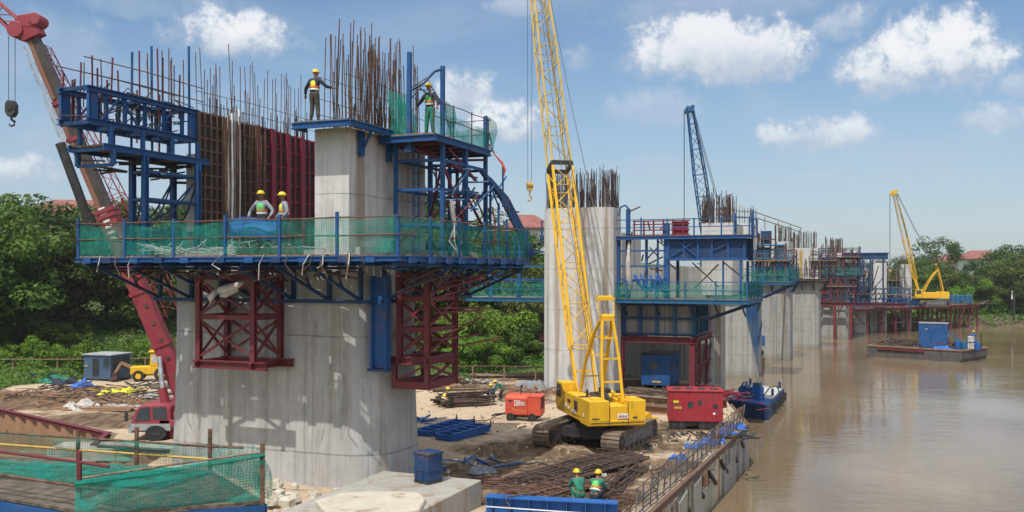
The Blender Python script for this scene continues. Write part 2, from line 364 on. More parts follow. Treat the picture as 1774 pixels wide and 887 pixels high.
M['mudcloth'] = plain('dusty_cloth', (0.42, 0.40, 0.37), 0.9)
M['bluecloth'] = plain('blue_tarpaulin', (0.03, 0.12, 0.42), 0.7)
M['skin'] = plain('brown_skin', (0.20, 0.105, 0.065), 0.6, 0, 0.1)
M['hair'] = plain('black_hair', (0.012, 0.010, 0.010), 0.6)
M['helmet'] = plain('yellow_helmet', (0.80, 0.50, 0.015), 0.35, 0, 0.05)
M['vest'] = plain('yellow_green_vest', (0.62, 0.62, 0.03), 0.8, 0, 0.12, 8)
M['vestgreen'] = plain('green_vest', (0.12, 0.48, 0.12), 0.8, 0, 0.15, 8)
M['vestorange'] = plain('orange_band', (0.75, 0.16, 0.02), 0.8)
M['silverband'] = plain('reflective_band', (0.62, 0.62, 0.58), 0.4)
M['khaki'] = plain('dark_olive_cloth', (0.055, 0.055, 0.035), 0.9, 0, 0.3, 7)
M['navy'] = plain('navy_cloth', (0.02, 0.028, 0.045), 0.9, 0, 0.3, 7)
M['greencloth'] = plain('green_overall_cloth', (0.02, 0.17, 0.11), 0.9, 0, 0.3, 7)
M['greycloth'] = plain('grey_cloth', (0.20, 0.22, 0.25), 0.9, 0, 0.3, 7)
M['boot'] = plain('boot_leather', (0.03, 0.025, 0.02), 0.7)
# ============================================================ SETTING
BANK = [(6.0,-30),(8.0,20),(9.0,52),(12,62),(15,84),(28,112),(48,135),(70,150),(92,157),(150,166),(420,190),(1500,200)]
YARD = [(-0.4,17.2),(10.85,42.95),(11.6,49.4),(13.0,58),(10,61.5),(-6,59.5),(-20,64),(-26,62.5),(-31,57),(-28.5,48.6),(-26.6,48),(-17.2,40.4),(-16.6,37.6),(-13.4,36.8),(-13.2,16)]
def sd_bank(x, y):
    best = 1e9; sg = 1
    for (ax, ay), (bx, by) in zip(BANK, BANK[1:]):
        dx, dy = bx-ax, by-ay; t = max(0, min(1, ((x-ax)*dx+(y-ay)*dy)/(dx*dx+dy*dy)))
        ex, ey = x-ax-dx*t, y-ay-dy*t; d = math.hypot(ex, ey)
        if d < best: best = d; sg = 1 if dx*ey-dy*ex > 0 else -1
    return best*sg
def sstep(a, b, x): t = max(0, min(1, (x-a)/(b-a))); return t*t*(3-2*t)
def inpoly(x, y, poly):
    c = False; j = len(poly)-1
    for i in range(len(poly)):
        xi, yi = poly[i]; xj, yj = poly[j]
        if (yi > y) != (yj > y) and x < (xj-xi)*(y-yi)/(yj-yi)+xi: c = not c
        j = i
    return c
def ground_h(x, y):
    d = sd_bank(x, y)
    if d < 0: return -2.0 - min(3.0, -d*0.8)
    h = -2.0 + 1.75*sstep(0, 3.5, d)
    h += 9.0*sstep(68, 122, y)*sstep(8, 45, d)*(1 - 0.45*sstep(120, 170, y)*sstep(20, 70, x))
    h += 0.35*(noise.noise(Vector((x*.12, y*.12, 0))))*sstep(4, 12, d)
    if -31 < x < 14 and y < 70:     # dug-out building pit below the working slab
        k = sstep(-31, -28.5, x)*(1 - sstep(55, 58.5, y)); h = h*(1-k) + min(h, -2.3 + 0.5*noise.noise(Vector((x*.3, y*.3, 3))))*k
    return h
def axis(lo, hi, step, far):
    a = []; t = lo
    while t <= hi: a.append(t); t += step
    s = step; t = lo
    pre = []
    while t > -far: s *= 1.35; t -= s; pre.append(t)
    s = step; t = hi
    while t < far: s *= 1.35; t += s; a.append(t)
    return pre[::-1] + a
gx = axis(-70, 130, 2.0, 3000); gy = axis(10, 190, 2.0, 3000)
tb = MB(); nx = len(gx)
tb.add([(x, y, ground_h(x, y)) for y in gy for x in gx],
       [(j*nx+i, j*nx+i+1, (j+1)*nx+i+1, (j+1)*nx+i) for j in range(len(gy)-1) for i in range(nx-1)])
m, t, b, o, co = new_mat('bank_soil')
geo = t.node('ShaderNodeNewGeometry').outputs['Position']
n1 = t.noise(geo, .25, 6, .6); n2 = t.noise(geo, 3.5, 5, .65)
sp = t.node('ShaderNodeSeparateXYZ', i_0=geo)
c = t.mix(t.ramp(n2, .3, .7), (.05, .095, .02), (.11, .175, .04))
c = t.mix(t.ramp(t.math('MULTIPLY_ADD', n2, .5, n1), .78, .95), c, (.16, .12, .075))
c = t.mix(t.ramp(t.math('MULTIPLY_ADD', n1, 1.2, sp.outputs[2]), 0.2, -0.8), c, (.10, .072, .045))
t.put(b.inputs['Base Color'], c); b.inputs['Roughness'].default_value = .95; bump(t, b, n2, .6, .15)
terr = tb.build('terrain', m, smooth=True); tag(terr, kind='structure')

# yard: a compacted sand and mud working slab
m, t, b, o, co = new_mat('yard_sand_and_mud')
geo = t.node('ShaderNodeNewGeometry').outputs['Position']; sp = t.node('ShaderNodeSeparateXYZ', i_0=geo)
n1 = t.noise(geo, .33, 7, .62, .4); n2 = t.noise(geo, 2.4, 7, .68); n3 = t.noise(geo, 14, 5, .7)
ruts = t.noise(t.scalev(geo, (2.2, .55, 1)), 1.2, 5, .6)
mask = None
for (x, y, rx, ry, w) in [(-.6,31.5,3.6,3.4,1.0),(3.2,33.2,4.2,2.2,1.05),(1.2,30.0,3.8,2.6,1.0),(4.1,38.6,4.2,3.0,.95),(.3,36.6,2.6,2.4,1.0),(7.8,41.2,2.2,2.2,.8),(-2.2,28.6,2,1.5,.8),(-26,51,16,4,1.1),(5.8,31.2,1.2,1.6,.5),(-18,45,6,3.5,.9),(6,55,9,6,.8),(-6,59,7,3,.8)]:
    dx = t.math('MULTIPLY', t.math('SUBTRACT', sp.outputs[0], x), 1/rx); dy = t.math('MULTIPLY', t.math('SUBTRACT', sp.outputs[1], y), 1/ry)
    f = t.math('MULTIPLY', t.math('SUBTRACT', 1.25, t.math('MULTIPLY_ADD', dx, dx, t.math('MULTIPLY', dy, dy))), w)
    mask = f if mask is None else t.math('MAXIMUM', mask, f)
mask = t.math('MAXIMUM', mask, -1.0)
mm = t.math('MULTIPLY_ADD', t.math('SUBTRACT', n1, .5), 3.6, t.math('MULTIPLY_ADD', t.math('SUBTRACT', n2, .5), 1.8, mask))
sand = t.mix(t.ramp(n2, .3, .7), (.385, .290, .195), (.50, .395, .280))
sand = t.mix(t.math('MULTIPLY', t.ramp(n3, .58, .75), .5), sand, (.25, .19, .13))
mud = t.mix(t.ramp(ruts, .35, .68), (.085, .056, .036), (.20, .135, .085))
mud = t.mix(t.math('MULTIPLY', t.ramp(n3, .60, .75), .6), mud, (.30, .23, .16))
c = t.mix(t.ramp(mm, .0, .75), sand, mud)
t.put(b.inputs['Base Color'], c); b.inputs['Roughness'].default_value = .95; b.inputs['Specular IOR Level'].default_value = .15
hh = t.math('MULTIPLY_ADD', n3, .3, t.math('MULTIPLY_ADD', ruts, .9, n2)); bump(t, b, hh, .7, .09)
M['yard'] = m
yb = MB()
st = 0.6; pts = {}
def yz(x, y): return 0.10*noise.noise(Vector((x*.5, y*.5, 1))) + 0.05*noise.noise(Vector((x*1.7, y*1.7, 5)))
rim = []
for (ax, ay), (bx, by) in zip(YARD, YARD[1:]+YARD[:1]):
    k = max(1, int(math.hypot(bx-ax, by-ay)/1.0))
    rim += [(ax+(bx-ax)*i/k, ay+(by-ay)*i/k) for i in range(k)]
bmy = bmesh.new(); vs = [bmy.verts.new((x, y, 0)) for x, y in rim]; bmy.faces.new(vs)
for axn, lo, hi in ((0, -31, 13), (1, 16, 70.5)):
    q = lo + st
    while q < hi:
        co_ = Vector((q, 0, 0)) if axn == 0 else Vector((0, q, 0)); no = Vector((1, 0, 0)) if axn == 0 else Vector((0, 1, 0))
        bmesh.ops.bisect_plane(bmy, geom=bmy.verts[:]+bmy.edges[:]+bmy.faces[:], plane_co=co_, plane_no=no); q += st*(1 if q > -16 or axn == 1 else 2.5)
rimset = set()
for e in bmy.edges:
    if len(e.link_faces) == 1: rimset.update(e.verts)
for v in bmy.verts:
    if v not in rimset: v.co.z = yz(v.co.x, v.co.y)
ext = bmesh.ops.extrude_edge_only(bmy, edges=[e for e in bmy.edges if len(e.link_faces) == 1])
for g in ext['geom']:
    if isinstance(g, bmesh.types.BMVert): g.co.z = -0.55
me = bpy.data.meshes.new('yard'); bmesh.ops.recalc_face_normals(bmy, faces=bmy.faces); bmy.to_mesh(me); bmy.free(); me.materials.append(M['yard'])
yo = bpy.data.objects.new('yard', me); C.objects.link(yo); tag(yo, kind='structure')

# river
m, t, b, o, co = new_mat('silty_river_water')
geo = t.node('ShaderNodeNewGeometry').outputs['Position']
r1 = t.noise(t.scalev(geo, (.75, 2.0, 1)), .55, 4, .6, .3); r2 = t.noise(t.scalev(geo, (1.0, 2.6, 1)), 2.2, 3, .6); r3 = t.noise(geo, .09, 4, .6)
n = t.noise(geo, .05, 4, .6)
c = t.mix(t.ramp(n, .35, .7), (.160, .114, .064), (.212, .158, .094))
t.put(b.inputs['Base Color'], c); b.inputs['Roughness'].default_value = .05; b.inputs['Specular IOR Level'].default_value = .42; b.inputs['IOR'].default_value = 1.33
amp = t.ramp(r3, .38, .66, .25, 1.15)
bump(t, b, t.math('MULTIPLY', amp, t.math('MULTIPLY_ADD', r2, .30, r1)), .17, .14)
wb = MB(); wb.add([(-40,-60,WATER),(3000,-60,WATER),(3000,900,WATER),(-40,900,WATER)], [(0,1,2,3)])
wo = wb.build('river_water', m); tag(wo, kind='structure')

# ============================================================ TREES
def leaf_cloud(mb, c, r, n, size, rg, flat=0.75, up=0.35):
    for _ in range(n):
        while True:
            d = Vector((rg.uniform(-1,1), rg.uniform(-1,1), rg.uniform(-.75,1)))
            if 0.05 < d.length < 1: break
        rr = d.length ** 0.45
        d.normalize(); p = Vector(c) + Vector((d.x*r*rr, d.y*r*rr, d.z*r*rr*flat))
        nrm = (d*0.8 + Vector((rg.uniform(-.7,.7), rg.uniform(-.7,.7), rg.uniform(-.4,.7)+up))).normalized()
        a = nrm.orthogonal().normalized(); ang = rg.uniform(0, 6.28); bq = nrm.cross(a)
        x = a*math.cos(ang)+bq*math.sin(ang); y = nrm.cross(x); s = size*rg.uniform(.6, 1.3)
        mb.add([p - x*s*.5, p - y*s*.3 - nrm*s*.08, p + x*s*.55 - nrm*s*.05, p + y*s*.3 - nrm*s*.08], [(0,1,2,3)])
def make_tree(seed, h, rad, low, nclump, nleaf, size, mat, open_=0.0):
    rg = random.Random(seed); lm = MB(); tk = MB(); cl = []
    for i in range(nclump):
        for _ in range(30):
            d = Vector((rg.uniform(-1,1), rg.uniform(-1,1), rg.uniform(-1,1)))
            if 0.45 < d.length < 1: break
        zc = low + (h-low)*.5; wob = 1 + .28*math.sin(3*math.atan2(d.y, d.x)+seed)
        c = Vector((d.x*rad*wob, d.y*rad*wob, zc + d.z*(h-low)*.46))
        if open_ and c.z < low + (h-low)*open_: c.z = low + (h-low)*rg.uniform(open_, 1)
        r = rg.uniform(.55, 1.25)*rad*.30
        cl.append((c, r)); leaf_cloud(lm, c, r, int(nleaf*(r/(rad*.27))**1.6), size, rg)
    th = low + (h-low)*.45; r0 = .035*h*.55
    p0 = [Vector((0,0,-.6)), Vector((.1*rg.uniform(-1,1),.1,low*.5)), Vector((rg.uniform(-.3,.3),rg.uniform(-.3,.3),th)), Vector((rg.uniform(-.4,.4),rg.uniform(-.4,.4),h*.82))]
    tk.path(p0, [r0*1.25, r0, r0*.7, r0*.15], 7)
    for c, r in rg.sample(cl, min(len(cl), 14)):
        s = p0[1].lerp(p0[2], rg.uniform(.35, 1)); mid = s.lerp(c, .5) + Vector((0,0,.06*h*rg.uniform(-.3,.6)))
        tk.path([s, mid, c], [r0*.42, r0*.27, r0*.07], 5)
    return tk, lm
TREES = {}
def tree_kind(key, *a):
    tk, lm = make_tree(*a); mat = a[7] if False else a[-2] if isinstance(a[-1], float) else a[-1]
    root = thing('tree_prototype', 'x', 'tree', (0, 0, 0))
    tk.build('trunk', M['bark'], root, local=True, smooth=True); lm.build('crown', mat, root, local=True)
    TREES[key] = [root, 0]
def plant(key, name, x, y, label, scale=1.0, group=None, rz=None, z=None, cat='tree'):
    root, used = TREES[key]
    zz = ground_h(x, y) if z is None else z
    rz = rnd.uniform(0, 6.28) if rz is None else rz
    if not used: o = root; TREES[key][1] = 1; o.location = (x, y, zz); o.rotation_euler = (0, 0, rz); o.scale = (scale,)*3
    else: o = dup(root, (x, y, zz), rz, None, scale)
    o.name = name; tag(o, label, cat)
    if group: o['group'] = group
    elif 'group' in o: del o['group']
    return o
tree_kind('a', 1, 11.5, 4.6, 1.6, 58, 150, .36, M['leafA'])
tree_kind('b', 2, 10.5, 4.2, 1.0, 56, 150, .34, M['leafB'])
tree_kind('c', 3, 12.5, 4.8, 3.0, 56, 150, .38, M['leafB'])
tree_kind('d', 4, 9.0, 4.0, 0.8, 50, 150, .32, M['leafA'])
tree_kind('open', 5, 11.5, 4.6, 2.2, 30, 120, .34, M['leafB'], .55)
tree_kind('fresh', 6, 5.2, 2.7, 0.5, 34, 150, .26, M['leafC'])
tree_kind('shrub', 8, 2.6, 1.7, 0.1, 20, 120, .20, M['leafC'])
tree_kind('shrubd', 9, 3.0, 1.9, 0.1, 22, 120, .22, M['leafA'])
wl = [  # left wood: px, Y, kind, scale
 (-40,60,'a',1.15),(45,66,'c',1.0),(-10,74,'c',.95),(120,70,'b',.84),(185,73,'a',.80),(250,71,'d',1.05),(310,75,'b',.95),(20,69,'d',1.0),(90,80,'a',.82),(150,84,'c',.72),(220,83,'b',1.0),(285,84,'a',.85),(350,82,'c',.85),
 (380,76,'b',.9),(440,80,'a',.9),(500,84,'d',1.0),(560,80,'b',.9),(620,84,'a',.9),(60,88,'b',.85),(-70,72,'b',1.1),(-90,62,'d',1.15)]
LB = 'dense broad-leaved tree in the wood behind the left yard, left of the nearest pier'
for px, Y, k, s in wl:
    Y += 13; plant(k, 'broadleaf_tree', (px-CX)/F*Y, Y, LB, s*1.04, 'trees of the wood behind the left yard')
wm = [(690,80,'b',.95),(735,84,'a',.95),(760,93,'c',.85),(790,82,'d',.95),(815,96,'a',.9),(850,86,'b',.92),(890,94,'c',.78),(915,82,'d',.95),(940,90,'a',.82),(985,92,'b',.8),(1040,96,'a',.75),(1090,98,'b',.8),(700,98,'c',.9),(870,104,'d',.9),(650,92,'c',.9)]
for px, Y, k, s in wm:
    s *= 1.22 if px < 885 else 1.0; plant(k, 'hillside_tree', (px-CX)/F*Y, Y, 'dense dark tree on the wooded slope between the two nearest piers', s, 'trees on the slope between the two nearest piers')
plant('open', 'hillside_tree', (885-CX)/F*108, 108, 'open-crowned tree standing above the wooded slope beside the hanging hook', .8)
for i, (px, Y, s) in enumerate([(835,69,1.0),(785,71,.85),(868,73,.95),(812,66,.62),(850,64.5,.60)]):
    plant('fresh', 'young_tree', (px-CX)/F*Y, Y, ['tallest bright green young tree at the yard edge, right of the red truss','bright green young tree half behind the red bracket truss','bright green young tree at the slope foot nearest the second pier','low bright green bushy tree above the stacked poles','low bright green bushy tree behind the green-clad yard worker'][i], s, None, None, -.3)
for i in range(16):
    px = rnd.uniform(730, 945); Y = rnd.uniform(71, 80)
    plant(rnd.choice(['shrub','shrubd']), 'shrub', (px-CX)/F*Y, Y, 'rounded green shrub at the foot of the slope behind the sandy yard', rnd.uniform(.8,1.4), 'shrubs behind the sandy yard', cat='shrub')
for i in range(22):
    px = rnd.uniform(-60, 330); Y = rnd.uniform(66, 82)
    plant(rnd.choice(['shrub','shrubd']), 'shrub', (px-CX)/F*Y, Y, 'low green shrub along the edge of the left yard below the wood', rnd.uniform(.5,.95), 'shrubs along the left yard', cat='shrub')
for i in range(9):
    px = rnd.uniform(1075, 1235); Y = rnd.uniform(84, 96)
    plant(rnd.choice(['shrub','shrubd']), 'shrub', (px-CX)/F*Y, Y, 'green shrub on the bank seen through the red steel frame', rnd.uniform(.7,1.2), 'shrubs seen through the red frame', cat='shrub')
# far right bank
wr = [(1582,160,'d',1.0),(1600,168,'b',.95),(1625,160,'a',.85),(1650,165,'d',.95),(1668,161,'b',.75),(1690,172,'c',.72),(1712,163,'d',.85),(1735,170,'b',.9),(1752,160,'a',.95),(1775,164,'c',.98),(1800,168,'a',1.1),(1830,165,'b',1.1),(1560,170,'b',.9),(1540,164,'a',.75),(1745,178,'c',.9),(1515,172,'d',.9),(1490,168,'a',.8),(1460,165,'b',.8),(1430,160,'c',.75),(1400,155,'b',.8),(1350,150,'a',.8),(1300,145,'b',.8),(1850,172,'c',1.1)]
for px, Y, k, s in wr: plant(k, 'far_bank_tree', (px-CX)/F*Y, Y, 'rounded dark green tree on the far bank beyond the river', s, 'trees of the far river bank')
plant('open', 'umbrella_tree', (1632-CX)/F*172, 172, 'tall tree with an open umbrella crown rising above the far bank', 1.0, z=1.6)
for i in range(40):
    px = rnd.uniform(1600, 1850); Y = rnd.uniform(156.5, 163) + max(0, (px-1700)*.03)
    plant(rnd.choice(['shrub','shrub','shrubd','fresh']), 'bank_bush', (px-CX)/F*Y, Y, 'bright green bush at the waterline of the far bank', rnd.uniform(.7,1.3), 'bushes at the waterline of the far bank', cat='bush')
for key, (root, used) in TREES.items():
    if not used:
        for ch in kids(root): bpy.data.objects.remove(ch)
        bpy.data.objects.remove(root)
# undergrowth
ug = MB(); rg = random.Random(21)
def inject(n, fx, fy, size, hmax):
    k = 0
    while k < n:
        x, y = fx(), fy()
        if sd_bank(x, y) < .3 or inpoly(x, y, YARD): continue
        lump = max(0, noise.noise(Vector((x*.45, y*.45, 7))) + .35)
        z = ground_h(x, y) + rg.uniform(0, 1)**.7 * (hmax*lump + .12); k += 1
        p = Vector((x, y, z)); nrm = Vector((rg.uniform(-.8,.8), rg.uniform(-.8,.8), 1)).normalized(); a = nrm.orthogonal().normalized(); ang = rg.uniform(0,6.28); bq = nrm.cross(a)
        xx = a*math.cos(ang)+bq*math.sin(ang); yy = nrm.cross(xx); s = size*rg.uniform(.6,1.4)
        ug.add([p-xx*s*.5, p-yy*s*.32, p+xx*s*.5, p+yy*s*.32], [(0,1,2,3)])
inject(30000, lambda: rg.uniform(-56,-14), lambda: rg.uniform(56,90), .26, 1.0)
inject(14000, lambda: rg.uniform(-18,15), lambda: rg.uniform(59,92), .26, 1.0)
inject(3500, lambda: rg.uniform(-44,-27), lambda: rg.uniform(44,66), .26, 1.0)
inject(16000, lambda: rg.uniform(55,130), lambda: rg.uniform(146,172), .42, 1.8)
uo = ug.build('undergrowth', M['grass']); tag(uo, 'low tangled green undergrowth covering the banks below the trees', 'undergrowth', kind='stuff')

# houses beyond the trees
def house(name, label, x, y, z, w, d, h, rz, roofh=2.2, group=None):
    r = thing(name, label, 'house', (x, y, z), rz, group)
    MB().bx(-w/2,w/2,-d/2,d/2,-6,h).build('wall', M['plaster'], r, local=True)
    e = .6; a = MB()
    a.loft([[(-w/2-e,-d/2-e,h),(w/2+e,-d/2-e,h),(w/2+e,d/2+e,h),(-w/2-e,d/2+e,h)],[(-w/2-e,-d/2-e,h+.18),(w/2+e,-d/2-e,h+.18),(w/2+e,d/2+e,h+.18),(-w/2-e,d/2+e,h+.18)],[(-w/4,-.1,h+roofh),(w/4,-.1,h+roofh),(w/4,.1,h+roofh),(-w/4,.1,h+roofh)]])
    a.build('roof', M['roof'], r, local=True)
    for k in range(3):
        x0 = -w/2 + w*(k+.5)/3
        fr = MB().bx(x0-.6,x0+.6,-d/2-.05,-d/2+.05,h-2.3,h-.7).build('window', M['white'], r, local=True)
        MB().bx(x0-.5,x0+.5,-d/2-.075,-d/2-.052,h-2.2,h-.8).build('pane', M['glass'], fr, local=True)
    return r
def hp(px, py, Y): p = P(px, py, Y); return p.x, p.y, p.z
x, y, z = hp(137, 392, 112); house('red_roofed_house', 'house with a wide red tiled roof above the left wood, behind the red crane boom', x, y, z-3.2, 11, 9, 4.2, .15, 2.2)
x, y, z = hp(92, 397, 108); house('red_roofed_house', 'small red roof peeping over the treetops at far left', x, y, z-3.2, 7, 7, 4, -.2, 1.6)
x, y, z = hp(912, 398, 118); house('red_roofed_house', 'house with a faded red roof on the slope left of the second pier', x, y, z-3.2, 4.5, 6, 3.2, .2, 1.9)
x, y, z = hp(1652, 470, 200); house('red_roofed_house', 'orange-red tiled house above the far bank trees, left of the white one', x, y, z-2, 8, 8, 3.8, .1, 1.8)
x, y, z = hp(1697, 478, 192); house('white_house', 'white walled house with a brown roof above the far bank trees', x, y, z-1, 7, 7, 4.4, -.15, 1.9)
x, y, z = hp(1722, 466, 215); house('white_house', 'pale distant house at the right end of the far bank roofs', x, y, z-2, 6, 6, 3.2, .1, 1.4)
# ============================================================ NEAREST PIER AND WHAT IS FIXED TO IT
rg = random.Random(5)
def railing(root, M_, pts, z, h=1.1, spacing=1.5, pm=None, rm=None, nm=None, pr=.035, rr=.022, top_extra=.0, nh=None, closed=False, sag=.05, rails=2, square=True, seed=1):
    """posts, two rails and a net sheet per bay along a run of points; every post, rail and net is a part"""
    r2 = random.Random(seed); pm = pm or M['blue']; rm = rm or M['rust']
    pts = [Vector((p[0], p[1], 0)) for p in pts]
    for a, b in zip(pts, pts[1:]):
        n = max(1, round((b-a).length/spacing))
        for i in range(n+1):
            if i == n and b is not pts[-1]: continue
            p = a.lerp(b, i/n); e = top_extra*r2.uniform(0, 1)
            mb = MB(M_)
            if square: mb.beam((p.x,p.y,z-.12),(p.x,p.y,z+h+e), pr*2)
            else: mb.tube((p.x,p.y,z-.12),(p.x,p.y,z+h+e), pr)
            mb.build('railing_post', pm, root)
        for k in range(rails):
            zz = z + h*(1-.05-k*.47)
            run = []
            for i in range(n*2+1):
                p = a.lerp(b, i/(n*2)); run.append((p.x, p.y, zz + r2.uniform(-.02,.02)))
            run[0] = tuple(Vector(run[0]) + (a-b).normalized()*.12); run[-1] = tuple(Vector(run[-1]) + (b-a).normalized()*.12)
            MB(M_).path(run, rr, 6).build('guard_rail', rm, root)
        if nm:
            hh = nh or h*.93; d = (b-a); nrm = Vector((-d.y, d.x, 0)).normalized(); sd = r2.uniform(0, 50)
            def f(u, v):
                p = a.lerp(b, u); w = sag*(noise.noise(Vector((u*d.length*.9, v*1.5, sd)))*1.4 + .25*math.sin(u*n*math.pi*2))
                top = hh - .16*abs(math.sin(u*n*math.pi))*abs(noise.noise(Vector((u*d.length*.5, 3, sd))))*1.6
                return (p.x+nrm.x*w, p.y+nrm.y*w, z + .02 + v*top)
            MB(M_).sheet(f, max(6, int(d.length*3)), 5).build('safety_net', nm, root)
def bars(root, M_, spots, mat, name='rebar', r=.018, tilt=.02, one=False):
    """reinforcing bars: (v, u, z0, z1); each a part, or all in one mesh when there are too many"""
    mb = MB(M_)
    for (v, u, z0, z1) in spots:
        if not one: mb = MB(M_)
        dx, dy = rg.gauss(0, tilt), rg.gauss(0, tilt); L = z1-z0; bow = rg.gauss(0, .02)
        mb.path([(v,u,z0),(v+dx*L*.5+bow,u+dy*L*.5,z0+L*.5),(v+dx*L,u+dy*L,z1)], r, 5)
        if not one: mb.build(name, mat, root)
    if one: return mb.build(name, mat, root)
def rrect(x0, x1, y0, y1, r, n=7):
    pts = []
    for cx, cy, a0 in ((x1-r,y0+r,-90),(x1-r,y1-r,0),(x0+r,y1-r,90),(x0+r,y0+r,180)):
        for i in range(n+1):
            a = R(a0+90*i/n); pts.append((cx+r*math.cos(a), cy+r*math.sin(a)))
    return pts
M1 = frame(-6.5, 30.4)
o1 = tuple(M1 @ Vector((-2.2, 2, 0)))
pier = thing('bridge_pier', 'broad grey concrete pier in the foreground carrying two upright webs and tall bars', 'bridge pier', o1, 0)
rings = []
for z, g in ((-2.4,.16),(0.0,.12),(2.5,.04),(5,0),(7.45,0)):
    rings.append([(x, y, z) for x, y in rrect(-6.75-g, 2.2+g, .2-g, 3.9+g, 1.45, 12)])
MB(M1).loft(rings).build('shaft', M['conc1'], pier, smooth=False)
MB(M1).bx(-6.9, 1.5, .35, 9.6, 7.452, 7.9).build('pier_head', M['conc1'], pier)
MB(M1).bx(0, 1.32, 0, 5.3, 7.62, 11.78).build('web', M['conc2'], pier, bevel=.02, label='bare pale concrete web under the tall bars')
MB(M1).bx(-6.68, -6.28, 1.5, 9.2, 7.903, 11.45).build('web', M['conc2'], pier, label='concrete web mostly hidden behind dark formwork')
sp = []
for i in range(62):
    u = rg.uniform(.05, 5.2); v = rg.choice([.12, .22, 1.1, 1.2, .6]) + rg.gauss(0, .03)
    sp.append((v, u, 11.6, 15.0 + rg.gauss(0, .35) - .02*u))
bars(pier, M1, sp, M['rust'], r=.017)
sp = []
for i in range(36):
    u = 1.8 + 7.2*i/36 + rg.gauss(0, .08); sp.append((rg.choice([-6.62,-6.36,-6.5]), u, 11.4, 15.0 + rg.gauss(0, .45)))
bars(pier, M1, sp, M['rust'], r=.016)
sp = [(rg.uniform(.15,1.2), rg.choice([1.2,1.9,2.6,3.3,4.2,4.8])+rg.gauss(0,.22), 11.6, 12.9+rg.gauss(0,.45)) for i in range(70)]
sp += [(rg.uniform(.1,1.2), rg.uniform(.1,5.2), 11.6, 14.3+rg.gauss(0,.6)) for i in range(45)]
sp += [(rg.uniform(-6.65,-6.3), rg.uniform(1.8,9.2), 11.4, 13.6+rg.gauss(0,.4)) for i in range(60)]
o = bars(pier, M1, sp, M['rustdark'], name='rebar_cage', r=.017, one=True); tag(o, kind='stuff')
mb = MB(M1)
for z in (12.25, 12.8, 13.5):
    for v in (.1, 1.22): mb.path([(v,-.1,z),(v+.02,2.6,z+rg.gauss(0,.04)),(v,5.4,z)], .012, 5)
for z in (13.35, 13.8):
    mb.path([(-6.3,1.6,z),(-6.28,5,z+.05),(-6.3,9.3,z)], .012, 5)
mb.build('tie_bar', M['rust'], pier)
mb = MB(M1)   # bent black cable hoops on the bar tops
for k in range(3): mb.path([(1.1,4.6+.2*k,13.9),(1.6,4.9+.2*k,14.3-.2*k),(2.0,4.6,13.8),(2.3,4.7,13.3-.1*k)], .02, 5)
mb.build('cable_loop', M['darksteel'], pier)

# --- formwork on the left web
def form_panel(u0, u1, z0, z1, sheetm, ribm, label, group, nv, nh, heavy=.10):
    c = M1 @ Vector((-6.1, (u0+u1)/2, z0)); r = thing('wall_formwork', label, 'formwork', tuple(c), 0, group)
    MB(M1).bx(-6.27, -6.23, u0, u1, z0, z1).build('sheet', sheetm, r)
    for i in range(nv+1):
        u = u0 + heavy/2 + (u1-u0-heavy)*i/nv
        MB(M1).bx(-6.229, -6.229+heavy*(1.0 if i in (0, nv) else .7), u-heavy*(.6 if i in (0, nv) else .32), u+heavy*(.6 if i in (0, nv) else .32), z0, z1).build('rib', ribm, r)
    for k in range(nh+1):
        z = z0 + .05 + (z1-z0-.1)*k/nh
        MB(M1).bx(-6.228, -6.185, u0+.02, u1-.02, z-.028, z+.028).build('waler', ribm, r)
    return r
form_panel(1.55, 3.0, 7.92, 13.05, M['blackform'], M['brownform'], 'black oiled formwork panel with brown ribs beside the blue cantilever girder', None, 4, 11)
form_panel(3.02, 4.98, 7.92, 13.0, M['blackform'], M['brownform'], 'black formwork panel behind the white pipes and rusty bars', None, 5, 11)
for i in range(4):
    u0 = 5.0 + i*1.03
    form_panel(u0+.01, u0+1.02, 7.92, 13.0-.04*i, M['blackform'], M['crimson'], ['crimson framed formwork panel next to the white pipes','crimson framed formwork panel, second from the white pipes','crimson framed formwork panel, second from the pale web','crimson framed formwork panel closest to the pale concrete web'][i], 'crimson formwork panels', 2, 7, .12)
pp = thing('pipe_bundle', 'bundle of upright white plastic pipes strapped in front of dark formwork', 'pipes', tuple(M1 @ Vector((-6.0,3.3,7.9))))
for k, (u, v) in enumerate(((3.05,-6.02),(3.22,-6.0),(3.45,-6.03),(3.62,-5.98))): MB(M1).path([(v,u,7.95),(v+.02,u+.03,10.4),(v,u+.01,13.1+.1*k)], .045, 8).build('pipe', M['white' if k != 2 else 'grey'], pp)
rb = thing('rebar_mat', 'loose curtain of rusty bars leaning against the dark formwork', 'reinforcing bars', tuple(M1 @ Vector((-5.9,4,7.9))))
bars(rb, M1, [(-5.98+rg.gauss(0,.06), rg.uniform(2.7,5.2), 7.92, 13.0+rg.gauss(0,.5)) for i in range(26)], M['rust'], name='bar', r=.018, tilt=.012)

